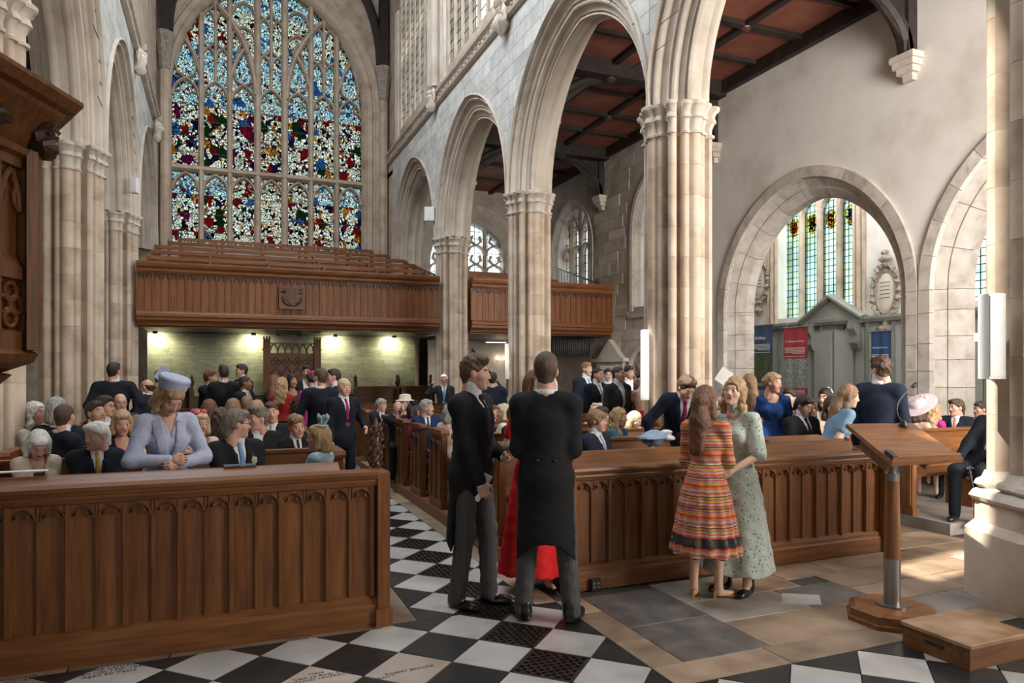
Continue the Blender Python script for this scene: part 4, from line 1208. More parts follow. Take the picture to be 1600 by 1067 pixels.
def front_desk(name, label, x0, x1, yf, n, rail_mat, mats, end_right, zt=.95, up=.115):
    g = tag(empty(name, (0, 0, 0)), label, 'pew')
    panelled(g, x0 + .03, x1 - .06, n, yf, .2, zt - .08, mats, .09, .03)
    pm, rm = mats
    MB().box(x0, x1 - .02, yf + .055, yf + .10, .0, zt).build('backing', M[pm], g)
    rail(g, 'plinth', [(yf - .012, 0), (yf - .012, .13), (yf + .0, .145), (yf + .0, .17), (yf + .03, .2), (yf + .08, .2), (yf + .08, 0)], x0, x1 - .03, rm)
    rail(g, 'cap_rail', [(yf + .02, zt - .09), (yf - .005, zt - .08), (yf - .02, zt - .05), (yf - .015, zt - .035), (yf - .03, zt - .03), (yf - .04, zt - .005), (yf - .035, zt + .015), (yf + .10, zt + .02), (yf + .10, zt - .09)], x0, x1 - .03, rm)
    # raised book board behind the cap rail
    rail(g, 'book_board', [(yf + .10, zt - .02), (yf + .13, zt - .04), (yf + .28, zt + up - .03), (yf + .27, zt + up), (yf + .24, zt + up - .005)], x0, x1 - .25, rm)
    return g
fl = front_desk('box_pew', 'dark oak panelled pew front at left with cusped arch heads', -2.3, 1.0, 4.73, 22, 'oak_h', ('oak', 'oak_h'), True, 1.015, .055)
fr = front_desk('box_pew', 'golden oak panelled pew front at right behind the two women', 2.50, 5.80, 4.87, 21, 'oak_alias_h', ('oak_lit', 'oak_alias_h'), False, .93)
MB().box(.97, 1.05, 4.70, 5.35, .0, 1.02).build('end_board', M['oak'], fl)
MB().prism([(.955, 4.68), (1.065, 4.68), (1.065, 5.37), (.955, 5.37)], 2, 0, .12).build('end_plinth', M['oak'], fl)
MB().box(2.44, 2.52, 4.85, 5.4, .0, .93).build('end_board', M['oak_lit'], fr)
MB().box(5.76, 5.86, 4.83, 5.4, .0, .93).build('end_board', M['oak_lit'], fr)
rail(fr, 'desk_ledge', [(5.28, .93), (5.60, 1.0), (5.60, 1.04), (5.26, .97)], 4.95, 5.72, 'oak_alias_h')
MB().box(5.66, 5.76, 5.2, 5.6, .0, 1.0).build('desk_end', M['oak_lit'], fr)

def poppyhead(parent, loc, seed, h=.42, w=.12, mat='dark'):
    """carved finial: a tapering stem wrapped in leaves, with a bud on top"""
    o = MB().lathe([(w * .30, 0), (w * .42, h * .08), (w * .30, h * .16), (w * .44, h * .40), (w * .36, h * .62), (w * .20, h * .78), (w * .26, h * .86), (w * .14, h * .95), (.004, h)], n=10).build('poppyhead', M[mat], parent, smooth=True, loc=loc)
    k = 30
    for q in range(k):
        a = 2.4 * q; t = (q + .5) / k; z = h * (.06 + .80 * t); rr = w * (.50 - .26 * abs(t - .42) ** 1.2)
        link('carved_leaf', LEAFM[q % 3], o, (rr * math.cos(a), rr * .8 * math.sin(a), z), (.5 * math.sin(a), .5 * math.cos(a), a))
    return o
LEAFM = [sculpt(MB(), 400 + q, .032, .026, .050, 8, 5).mesh('carved_leaf', M['dark'], True) for q in range(3)]
poppyhead(fl, (1.01, 4.98, 1.01), 3, .36, .09)

# one pew: ends with traceried panels, seat, back, book ledge
def pew_end_mesh():
    mb = MB().bev(-.035, .035, -.24, .24, 0, .84, .008)
    return mb.mesh('pew_end', M['oak_lit'])
PE = pew_end_mesh()
PCAP = MB().prism([(-.26, .84), (.26, .84), (.27, .87), (.25, .90), (-.25, .90), (-.27, .87)], 0, -.05, .05).mesh('end_cap', M['oak_lit'])
PPL = MB().box(-.045, .045, -.25, .25, 0, .08).mesh('end_plinth', M['oak_lit'])
def strip_mesh(y0, y1, z0, z1): return MB().box(-.012, .012, y0, y1, z0, z1).mesh('end_moulding', M['oak_lit'])
PST = [strip_mesh(-.22, -.18, .1, .8), strip_mesh(.18, .22, .1, .8), strip_mesh(-.02, .02, .1, .8)]
hd_ = cusp_head_mesh('cusped_head', .08, .09, M['dark'])
def pew(label, x0, x1, yb, aisle_side, group, poppy=False, zt=0.0, floorz=PZ):
    g = tag(empty('pew', (0, yb, floorz)), label, 'pew', group)
    for s, x in ((-1, x0), (1, x1)):
        e = link('pew_end', PE, g, (x, -.22, 0)); link('end_cap', PCAP, e); link('end_plinth', PPL, e)
        if s == aisle_side:
            for m_ in PST: link('end_moulding', m_, e, (s * .036, 0, 0))
            for yy in (-.10, .10): link('cusped_head', hd_, e, (s * .034, yy, .70), (0, 0, R(90) if s > 0 else R(-90)))
        if poppy and s == aisle_side: poppyhead(e, (0, 0, .88), int(yb * 10), .34, .09)
    W = x1 - x0
    MB().box(x0, x1, -.03, .0, .42, .86).build('backrest', M['oak_alias_h'], g)
    MB().prism([(-.06, .86), (.02, .86), (.03, .89), (-.07, .89)], 0, x0 + .03, x1 - .03).build('top_rail', M['oak_alias_h'], g)
    MB().box(x0, x1, -.42, -.03, .41, .445).build('seat', M['oak_alias_h'], g)
    MB().prism([(0, .72), (.20, .77), (.20, .79), (0, .75)], 0, x0 + .04, x1 - .04).build('book_ledge', M['oak_alias_h'], g)
    for q in (.33, .67): MB().box(x0 + W * q - .02, x0 + W * q + .02, -.38, -.05, 0, .41).build('seat_bracket', M['oak'], g)
    return g
ordn = ['first', 'second', 'third', 'fourth', 'fifth', 'sixth', 'seventh', 'eighth', 'ninth', 'tenth']
for k in range(10):
    pew('oak pew on the right of the aisle, ' + ordn[k] + ' row from the front', 2.36, 5.28, 6.42 + .90 * k, -1, 'right hand nave pews', poppy=False)
for k in range(9):
    pew('oak pew on the left of the aisle, ' + ordn[k] + ' row from the front', -1.66, .93, 6.55 + .95 * k, 1, 'left hand nave pews', poppy=k > 3)
for k in range(5):
    pew('oak pew in the north aisle, ' + ordn[k] + ' row from the front', 7.0, 10.2, 5.95 + 1.2 * k, -1, 'north aisle pews', poppy=True)

# ------------------------------------------------------------------ pulpit at the left edge
pc = at_depth(140, 300, 3.5)
pul = tag(empty('pulpit', (0, 0, 0)), 'carved dark oak pulpit with traceried panels jutting in at left edge', 'pulpit')
Rp, cz0, cz1 = .74, 1.80, 2.77
c0 = at_depth(60, 579, 3.52)                      # the corner that shows
fdir = Vector((-SY, -CY, 0)); ldir = Vector((-CY, SY, 0))
# octagon with one face along the line of sight
side = 2 * Rp * math.tan(R(22.5))
A = Vector((c0.x, c0.y, 0))
cc = A + fdir * side / 2 + ldir * Rp
def oct_ring(r, z): return [(cc.x + r / math.cos(R(22.5)) * math.cos(a), cc.y + r / math.cos(R(22.5)) * math.sin(a), z) for a in [math.atan2(-ldir.y, -ldir.x) + R(22.5) + R(45) * k for k in range(8)]]
MB().loft([oct_ring(Rp - .06, cz0), oct_ring(Rp - .06, cz1)]).build('drum', M['oak'], pul)
MB().loft([oct_ring(Rp - .3, 1.55), oct_ring(Rp - .16, 1.62), oct_ring(Rp - .10, 1.68), oct_ring(Rp - .14, 1.69), oct_ring(Rp - .02, 1.74), oct_ring(Rp + .0, 1.78), oct_ring(Rp - .05, 1.82)]).build('base_moulding', M['oak'], pul)
MB().loft([oct_ring(Rp - .06, cz1 - .06), oct_ring(Rp + .0, cz1 - .03), oct_ring(Rp + .01, cz1 + .0), oct_ring(Rp - .03, cz1 + .02), oct_ring(Rp + .03, cz1 + .12), oct_ring(Rp + .10, cz1 + .19), oct_ring(Rp + .11, cz1 + .21), oct_ring(Rp + .15, cz1 + .22), oct_ring(Rp + .18, cz1 + .26), oct_ring(Rp + .18, cz1 + .28)]).build('cornice', M['oak'], pul)
MB().lathe([(.55, 0), (.5, .1), (.2, .2), (.18, 1.2), (.42, 1.58)], (cc.x, cc.y, 0), 8).build('stem', M['oak'], pul)
for k in range(8):
    a = math.atan2(-ldir.y, -ldir.x) + R(45) * k
    nrm = Vector((math.cos(a), math.sin(a), 0))
    fo = cc + nrm * (Rp - .06)
    e = empty('face_panel', (fo.x, fo.y, 0), a + R(90), pul)           # local -y points outwards
    hwid = side / 2
    def add(nm, mb, mat): return mb.build(nm, M[mat], e)
    for s in (-1, 1): add('corner_post', MB().prism([(s * hwid - .06, 0), (s * hwid - .045, -.05), (s * hwid, -.075), (s * hwid + .045, -.05), (s * hwid + .06, 0)], 2, cz0, cz1), 'oak')
    add('lower_rail', MB().box(-hwid, hwid, -.03, 0, cz0, cz0 + .09), 'oak'); add('upper_rail', MB().box(-hwid, hwid, -.03, 0, cz1 - .09, cz1), 'oak'); add('mid_rail', MB().box(-hwid, hwid, -.035, 0, cz0 + .34, cz0 + .40), 'oak')
    nl = 3
    for q in range(nl):
        xc = -hwid + .06 + (2 * hwid - .12) * (q + .5) / nl; w2 = (2 * hwid - .12) / nl / 2
        if q: add('light_mullion', MB().box(xc - w2 - .012, xc - w2 + .012, -.03, 0, cz0 + .08, cz1 - .08), 'oak')
        mb = MB(); bar2d(mb, [(xc + a2, cz1 - .30 + z) for a2, z in arch_pts(w2 - .012, .19, 0, 6)], .03, -.03, 0, 1); add('light_head', mb, 'oak')
        for s in (-1, 1):
            mb = MB(); bar2d(mb, [(xc + s * (w2 - .015), cz1 - .30), (xc + s * w2 * .45, cz1 - .27), (xc + s * w2 * .35, cz1 - .22), (xc + s * w2 * .6, cz1 - .18)], .018, -.025, 0, 1); add('light_cusp', mb, 'oak')
            mb = MB(); bar2d(mb, [(xc + s * w2 * .46 + .045 * math.cos(t), cz0 + .215 + .045 * math.sin(t)) for t in [2 * math.pi * z / 8 for z in range(9)]], .02, -.028, 0, 1); add('quatrefoil_lobe', mb, 'oak')
            mb = MB(); bar2d(mb, [(xc + .045 * math.cos(t), cz0 + .215 + s * .06 + .045 * math.sin(t)) for t in [2 * math.pi * z / 8 for z in range(9)]], .02, -.028, 0, 1); add('quatrefoil_lobe', mb, 'oak')
        add('sunk_sill', MB().prism([(-.03, cz0 + .40), (0, cz0 + .40), (0, cz0 + .46)], 0, xc - w2, xc + w2), 'oak')
    sculpt(MB(), 70 + k, .15, .12, .17, 10, 9).build('carved_leaf', M['dark'], e, loc=(0, -.06, cz1 + .12))
    for s in (-1, 1): sculpt(MB(), 90 + k + s, .14, .14, .20, 10, 9).build('carved_leaf', M['dark'], e, loc=(s * hwid, -.09, cz1 + .08))

# ------------------------------------------------------------------ lectern and box step
LX, LY = on_floor(1394, 968)
lec = tag(empty('lectern', (LX, LY, 0)), 'oak lectern with sloping desk on a single post and octagonal foot', 'lectern')
MB().lathe([(.30, 0), (.30, .03), (.285, .035), (.285, .085), (.25, .10)], n=8, ph=R(22.5)).build('foot', M['oak_alias_h'], lec)
MB().lathe([(.10, .10), (.10, .112)], n=20).build('foot_plate', M['steel'], lec, smooth=True)
MB().lathe([(.052, .10), (.052, .42)], n=20).build('lower_sleeve', M['steel'], lec, smooth=True)
MB().lathe([(.052, .42), (.044, .95)], n=20).build('post', M['oak_lit'], lec, smooth=True)
MB().lathe([(.045, .95), (.045, 1.0), (.028, 1.002), (.028, 1.13)], n=16).build('upper_sleeve', M['steel'], lec, smooth=True)
# desk: high edge away to the left, low lip near the right
hl, hr = at_depth(1322, 662, 5.05), at_depth(1425, 661, 5.30)
ll, lr = at_depth(1395, 722, 4.42), at_depth(1506, 716, 4.72)
def q4(t, u):                                      # t across, u from high to low
    a = hl.lerp(hr, t); b = ll.lerp(lr, t); return a.lerp(b, u)
root_l = Vector((LX, LY, 0))
nrm = (hr - hl).cross(ll - hl).normalized(); nrm = nrm if nrm.z > 0 else -nrm
def plate(u0, u1, t0, t1, th0, th1):
    top = [q4(t0, u0), q4(t1, u0), q4(t1, u1), q4(t0, u1)]
    return MB().loft([[tuple(p + nrm * th0 - root_l) for p in top], [tuple(p + nrm * th1 - root_l) for p in top]])
plate(0, 1, 0, 1, -.028, 0).build('desk_board', M['oak_alias_h'], lec)
plate(.93, .97, .02, .98, 0, .022).build('book_lip', M['oak_alias_h'], lec)
plate(.12, .72, .20, .24, -.16, -.028).build('desk_bracket', M['oak_alias_h'], lec)
plate(.12, .72, .76, .80, -.16, -.028).build('desk_bracket', M['oak_alias_h'], lec)
plate(.30, .62, .30, .70, -.10, -.028).build('desk_mount', M['steel'], lec)
mic0 = q4(.78, .12); 
mc = tag(empty('microphone', tuple(mic0)), 'thin black gooseneck microphone standing on the lectern desk', 'microphone')
MB().lathe([(.03, 0), (.032, .02), (.015, .05)], n=12).build('socket', M['black'], mc, smooth=True)
mtip = at_depth(1424, 606, 5.25); mm = at_depth(1392, 645, 5.2)
P0 = Vector((0, 0, .03)); P1 = mm - mic0; P2 = mtip - mic0
pts = [tuple((1 - t) ** 2 * P0 + 2 * t * (1 - t) * (P1 + Vector((-.04, 0, .04))) + t * t * P2) for t in [k / 12 for k in range(13)]]
MB().tube(pts, .005, 6).build('gooseneck', M['black'], mc, smooth=True)
e2 = P2; d2 = (P2 - Vector(pts[-2])).normalized()
MB().tube([tuple(P2), tuple(P2 + d2 * .015), tuple(P2 + d2 * .05), tuple(P2 + d2 * .065)], [.006, .015, .015, .006], 10).build('capsule', M['black'], mc, smooth=True)
sw = q4(.06, .80)
ctl = tag(empty('desk_switch', tuple(sw)), 'small black switch box fixed near the lectern desk edge', 'switch')
o = plate(.80, .96, .02, .08, .0, .028); o.build('housing', M['black'], lec).name = 'switch_housing'
bpy.data.objects.remove(ctl)
# box step
bx = tag(empty('box_step', (4.18, 2.945, 0)), 'low oak box step beside the lectern with a slot handle', 'step')
MB().box(-.26, .26, -.215, .215, 0, .125).build('carcass', M['oak_alias_h'], bx)
MB().bev(-.27, .27, -.225, .225, .125, .15, .006).build('lid', grain('worn_oak_lid', (.20, .10, .045), (.33, .19, .10), 5, rough=.4, bmp=.15, c3=(.42, .30, .20)), bx)
MB().box(-.264, -.25, -.06, .06, .07, .085).build('slot_handle', M['black'], bx)
# floor sockets by the pew ends
for q, (px, py) in enumerate(((926, 920), (1360, 856))):
    X, Y = on_floor(px, py)
    s_ = tag(empty('floor_socket', (X, Y - .03, 0)), ['small black socket box on the floor by the aisle corner of the right pew', 'small black socket box on the floor at the far corner of the right pew'][q], 'socket')
    MB().box(-.04, .04, -.03, .03, 0, .09).build('housing', M['black'], s_)
    for dx, dz in ((-.018, .03), (.018, .03), (-.018, .06), (.018, .06)): MB().lathe([(.009, 0), (.009, .004)], n=8).build('connector', M['steel'], s_, loc=(dx, -.03, dz), rot=(R(90), 0, 0))

# ------------------------------------------------------------------ column loudspeakers
def speaker(px0, px1, py0, py1, d, label, mat='white', depth=.12):
    a, b = at_depth(px0, py0, d), at_depth(px1, py1, d)
    w_ = (b - a); wd = math.hypot(w_.x, w_.y)
    s_ = tag(empty('column_speaker', ((a.x + b.x) / 2, (a.y + b.y) / 2, b.z), -YAW), label, 'speaker')
    h_ = a.z - b.z
    MB().bev(-wd / 2, wd / 2, -.02, depth, 0, h_, .008).build('cabinet', M[mat], s_)
    MB().box(-wd / 2 + .012, wd / 2 - .012, -.028, -.02, .02, h_ - .02).build('grille', M['paper'], s_)
    MB().box(-wd / 5, wd / 5, depth, depth + .1, h_ * .45, h_ * .55).build('wall_bracket', M['white'], s_)
speaker(1541, 1570, 458, 592, 5.1, 'white column loudspeaker on the big pier at the right edge', depth=.10)
speaker(1003, 1014, 515, 625, 9.5, 'white column loudspeaker on the left of the nearest arcade pier')
speaker(789, 796, 537, 592, 14.0, 'white column loudspeaker on the left of the second arcade pier')
speaker(663, 679, 323, 345, 19.0, 'white box loudspeaker beside the third pier capital')
speaker(203, 214, 277, 301, 15.6, 'white box loudspeaker on the left arcade by the capital')

# ------------------------------------------------------------------ chapel furnishings
def px_y(px, X): return on_x(px, 500, X).y
pn = tag(empty('panelling', (CHX - .06, 0, 0)), 'sage green wooden wall panelling with cornice around the chapel', 'panelling')
MB().box(0, .06, 7.5, 17.5, 0, 2.9).build('backing', M['sage'], pn)
MB().prism([(-.14, 2.86), (.06, 2.86), (.06, 3.0), (-.18, 3.0), (-.18, 2.94)], 1, 7.5, 17.5).build('cornice', M['sage'], pn)
MB().prism([(-.04, .0), (.06, .0), (.06, .35), (-.04, .32)], 1, 7.5, 17.5).build('skirting', M['sage'], pn)
y = 7.55
while y < 17.3:
    MB().box(-.025, 0, y + .06, y + .66, .45, 2.75).build('panel', M['sage_p'], pn)
    MB().box(-.05, 0, y - .04, y + .03, .35, 2.86).build('stile', M['sage'], pn)
    y += .72
ped = px_y(1308, CHX)
pdm = tag(empty('door_pediment', (CHX - .12, ped, 0)), 'sage green doorcase with triangular pediment on scroll brackets', 'doorcase')
for s in (-1, 1):
    MB().prism([(-.12, 2.86), (s * 0 - .12, 3.0), (.02, 3.0), (.02, 2.86)], 1, s * .55 - .0 if s > 0 else -.95, .95 if s > 0 else -.55).build('entablature', M['sage'], pdm)
    mb = MB(); bar2d(mb, [(s * 1.0, 2.98), (s * .5, 3.28), (0, 3.58)], .13, -.22, .02, 0); mb.build('raking_cornice', M['sage'], pdm)
    mb = MB().prism([(-.02, 2.86), (-.22, 2.86), (-.22, 2.72), (-.12, 2.55), (-.14, 2.38), (-.06, 2.22), (-.02, 2.22)], 1, s * .72 - .11, s * .72 + .11); mb.build('scroll_bracket', M['sage'], pdm)
MB().prism([(-.9, 2.98), (.9, 2.98), (0, 3.52)], 0, -.04, .02).build('tympanum', M['sage_p'], pdm)
for q in (-.33, .33): MB().box(-.03, .02, q - .28, q + .28, .3, 2.7).build('door_leaf', M['sage_p'], pdm)
def memorial(px, py, label, seed):
    p = on_x(px, py, CHX - .03)
    m_ = tag(empty('wall_tablet', (CHX - .02, p.y, p.z)), label, 'memorial')
    v = []; prof = []
    for z, r in ((-.05, .0), (-.05, .32), (0, .34), (.03, .24), (.05, .0)): prof.append((r, z))
    MB().lathe([(.30, 0), (.33, .04), (.30, .08), (.26, .07), (.24, .05)], n=24).build('oval_frame', M['carved'], m_, rot=(0, R(-90), 0)).scale = (1.75, .95, 1)
    MB().lathe([(.25, 0), (.25, .05), (.20, .075), (.0, .085)], n=24).build('oval_plate', M['stone_pale'], m_, rot=(0, R(-90), 0), smooth=True).scale = (1.75, .95, 1)
    for k in range(20):
        t = 2 * math.pi * k / 20
        sculpt(MB(), seed + k, .14, .13, .2, 9, 7).build('carved_scroll', M['carved'], m_, loc=(-.07, .36 * math.cos(t), .62 * math.sin(t)), rot=(t, 0, k))
    sculpt(MB(), seed + 40, .18, .3, .34, 10, 9).build('carved_crest', M['carved'], m_, loc=(-.08, 0, .80)); sculpt(MB(), seed + 41, .2, .26, .36, 10, 9).build('carved_pendant', M['carved'], m_, loc=(-.08, 0, -.84))
    for k in range(5): MB().box(-.088, -.084, -.13, .13, .2 - k * .09, .22 - k * .09).build('inscription_line', M['flag_grey'], m_)
memorial(1188, 440, 'oval stone wall memorial in the chapel left of the window', 100)
memorial(1386, 455, 'oval stone wall memorial in the chapel right of the window', 200)
# hanging banners
def banner_mat(name, top, low, split):
    m, t, p, o = _nodes(name)
    c = coords(t, (1, 1, 1), False)
    sx = t.nodes.new('ShaderNodeSeparateXYZ'); L(t, c, sx.inputs[0])
    f = noise(t, coords(t, (6, 6, 6), False), 3, 6)
    cl = ramp(t, f, [(.4, tuple(x * .45 for x in low)), (.62, low)])
    gt = t.nodes.new('ShaderNodeMath'); gt.operation = 'LESS_THAN'; gt.inputs[1].default_value = split; L(t, sx.outputs[2], gt.inputs[0])
    gt2 = t.nodes.new('ShaderNodeMath'); gt2.operation = 'GREATER_THAN'; gt2.inputs[1].default_value = split - .75; L(t, sx.outputs[2], gt2.inputs[0])
    mu = t.nodes.new('ShaderNodeMath'); mu.operation = 'MULTIPLY'; L(t, gt.outputs[0], mu.inputs[0]); L(t, gt2.outputs[0], mu.inputs[1])
    mx = t.nodes.new('ShaderNodeMix'); mx.data_type = 'RGBA'; L(t, mu.outputs[0], mx.inputs[0]); mx.inputs[6].default_value = (*top, 1); L(t, cl, mx.inputs[7])
    L(t, mx.outputs[2], p.inputs['Base Color']); p.inputs['Roughness'].default_value = .7
    return m
def banner(px0, px1, py0, ht, X, label, top, low, split, title, rz=0):
    a, b = on_x(px0, py0, X), on_x(px1, py0, X)
    wd = abs(a.y - b.y); yc = (a.y + b.y) / 2
    g = tag(empty('banner', (X, yc, a.z)), label, 'banner')
    mb = MB(); n = 10
    f_ = [[(.012 * math.sin(k * 1.3), -wd / 2 + wd * k / n, z) for k in range(n + 1)] for z in (-ht, -ht * .66, -ht * .33, 0)]
    v = [p for r_ in f_ for p in r_]; w1 = n + 1
    mb.add(v, [(j * w1 + k, j * w1 + k + 1, (j + 1) * w1 + k + 1, (j + 1) * w1 + k) for j in range(3) for k in range(n)])
    mb.build('cloth', banner_mat('banner_print', top, low, split), g)
    MB().tube([(0, -wd / 2 - .03, .02), (0, wd / 2 + .03, .02)], .02, 8).build('hanging_rod', M['steel'], g)
    for s in (-1, 1): MB().tube([(0, s * wd / 2 * .8, .02), (.08, s * wd / 2 * .8, .16)], .006, 5).build('cord', M['steel'], g)
    wm = M['paper']
    cu = bpy.data.curves.new('banner_title', 'FONT'); cu.body = title; cu.size = .115; cu.align_x = 'CENTER'; cu.extrude = .001; cu.resolution_u = 2
    ob = bpy.data.objects.new('t', cu); me = bpy.data.meshes.new_from_object(ob); bpy.data.objects.remove(ob); me.materials.append(wm)
    tw = max(.01, max(v.co.x for v in me.vertices) - min(v.co.x for v in me.vertices)); k_ = min(1, wd * .8 / tw)
    link('banner_title', me, g, (-.026, 0, -.36), (R(90), 0, R(-90)), (k_, k_, k_))
    z = -.50
    q = 0
    while z > split + .04:
        q += 1
        if q % 6: MB().box(-.023, -.021, -wd * .42, wd * (.42 if q % 6 != 5 else .1), z - .014, z).build('text_line', wm, g)
        z -= .036
    z = split - .80
    while z > -ht + .1:
        MB().box(-.023, -.021, -wd * .42, wd * .42, z - .012, z).build('text_line', wm, g); z -= .036
    return g
banner(1172, 1207, 511, 1.75, CHX - .75, 'blue hanging banner printed with a lawn photograph in the chapel', (.045, .085, .16), (.10, .13, .07), -.78, 'Buildings')
banner(1224, 1262, 514, 2.0, CHX - .85, 'red hanging banner printed with a ribbed vault photograph', (.42, .045, .06), (.42, .45, .42), -.78, 'The Medieval University')
banner(1361, 1392, 520, 1.75, CHX - .75, 'dark blue hanging banner beside the right memorial', (.02, .06, .16), (.07, .11, .17), -1.05, 'The Radcliffe Library')
banner(1501, 1511, 514, 1.9, CHX - 1.6, 'narrow blue banner seen beyond the chapel arch at right', (.03, .09, .20), (.05, .1, .18), -1.0, 'History')
# ------------------------------------------------------------------ people: shaped from blended volumes, meshed as one surface
def _dot(P, v): return P[0] * v[0] + P[1] * v[1] + P[2] * v[2]
def cone(a, b, ra, rb, k=.025, op='+'):
    a = np.array(a, float); b = np.array(b, float); ba = b - a; l2 = max(1e-9, ba @ ba); r = max(ra, rb)
    def fn(P):
        q = (P[0] - a[0], P[1] - a[1], P[2] - a[2])
        t = np.clip(_dot(q, ba) / l2, 0, 1)
        return np.sqrt((q[0] - t * ba[0]) ** 2 + (q[1] - t * ba[1]) ** 2 + (q[2] - t * ba[2]) ** 2) - (ra + t * (rb - ra))
    return (fn, np.minimum(a, b) - r, np.maximum(a, b) + r, k, op)
def ell(c, r, rot=None, k=.025, op='+'):
    c = np.array(c, float); r = np.array(r, float); rot = np.eye(3) if rot is None else rot
    def fn(P):
        q = (P[0] - c[0], P[1] - c[1], P[2] - c[2])
        e = [_dot(q, rot[:, i]) for i in range(3)]
        k0 = np.sqrt((e[0] / r[0]) ** 2 + (e[1] / r[1]) ** 2 + (e[2] / r[2]) ** 2)
        k1 = np.sqrt((e[0] / r[0] ** 2) ** 2 + (e[1] / r[1] ** 2) ** 2 + (e[2] / r[2] ** 2) ** 2) + 1e-9
        return k0 * (k0 - 1) / k1
    ext = np.sqrt(((rot * r) ** 2).sum(1))
    return (fn, c - ext, c + ext, k, op)
def func(fn, lo, hi, k=.02, op='+'): return (fn, np.array(lo, float), np.array(hi, float), k, op)

def smin(a, b, k):
    if k <= 0: return np.minimum(a, b)
    h = np.clip(.5 + .5 * (b - a) / k, 0, 1)
    return b + (a - b) * h - k * h * (1 - h)

COR = np.array([[i, j, k] for i in (0, 1) for j in (0, 1) for k in (0, 1)])
EDG = [(a, b) for a in range(8) for b in range(a + 1, 8) if abs(COR[a] - COR[b]).sum() == 1]
def surface(prims, h, post=None, bounds=None):
    adds = [p for p in prims if p[4] == '+']
    if bounds is None:
        lo = np.min([p[1] for p in adds], 0) - 3 * h; hi = np.max([p[2] for p in adds], 0) + 3 * h
    else: lo, hi = np.array(bounds[0], float), np.array(bounds[1], float)
    n = np.ceil((hi - lo) / h).astype(int) + 1
    ax = [lo[i] + h * np.arange(n[i]) for i in range(3)]
    f = np.full(n, .5, np.float32)
    for fn, a, b, k, op in prims:
        m = k + 2 * h
        i0 = np.maximum(0, np.floor((a - m - lo) / h).astype(int)); i1 = np.minimum(n, np.ceil((b + m - lo) / h).astype(int) + 1)
        if (i1 <= i0).any(): continue
        sl = tuple(slice(i0[q], i1[q]) for q in range(3))
        P = np.meshgrid(*[ax[q][sl[q]] for q in range(3)], indexing='ij', sparse=True)
        d = fn(P).astype(np.float32)
        f[sl] = smin(f[sl], d, k) if op == '+' else -smin(-f[sl], d, k)
    if post is not None:
        f = post(f, np.meshgrid(*ax, indexing='ij', sparse=True)).astype(np.float32)
    f[0] = f[-1] = .5; f[:, 0] = f[:, -1] = .5; f[:, :, 0] = f[:, :, -1] = .5
    s = f < 0
    c = np.zeros(n - 1, np.int8)
    for o in COR: c += s[o[0]:n[0] - 1 + o[0], o[1]:n[1] - 1 + o[1], o[2]:n[2] - 1 + o[2]]
    idx = np.argwhere((c > 0) & (c < 8))
    if len(idx) == 0: return np.zeros((0, 3)), np.zeros((0, 4), int)
    cid = np.full(n - 1, -1, np.int32); cid[tuple(idx.T)] = np.arange(len(idx))
    fv = [f[tuple((idx + o).T)] for o in COR]
    pos = np.zeros((len(idx), 3)); cnt = np.zeros(len(idx))
    for a, b in EDG:
        m = (fv[a] < 0) != (fv[b] < 0)
        t = np.where(m, fv[a] / np.where(m, fv[a] - fv[b], 1), 0)
        pos += m[:, None] * (COR[a] + t[:, None] * (COR[b] - COR[a])); cnt += m
    v = lo + h * (idx + pos / cnt[:, None])
    quads = []
    for axs in range(3):
        u, w_ = [(1, 2), (2, 0), (0, 1)][axs]
        e = np.zeros(3, int); e[axs] = 1
        A = s[:n[0] - e[0], :n[1] - e[1], :n[2] - e[2]]; B = s[e[0]:, e[1]:, e[2]:]
        pts = np.argwhere(A != B)
        if len(pts) == 0: continue
        eu = np.zeros(3, int); eu[u] = 1; ew = np.zeros(3, int); ew[w_] = 1
        ins = A[tuple(pts.T)]
        q = [cid[tuple((pts - eu - ew).T)], cid[tuple((pts - ew).T)], cid[tuple(pts.T)], cid[tuple((pts - eu).T)]]
        q = np.stack(q, 1)
        q[~ins] = q[~ins][:, ::-1]
        quads.append(q)
    quads = np.concatenate(quads)
    return v, quads[(quads >= 0).all(1)]

TIER = {0: (.0105, .0056, .0050), 1: (.0165, .0080, .0082), 2: (.023, .0112, .0115), 3: (.028, .013, .0125)}
_cache = {}
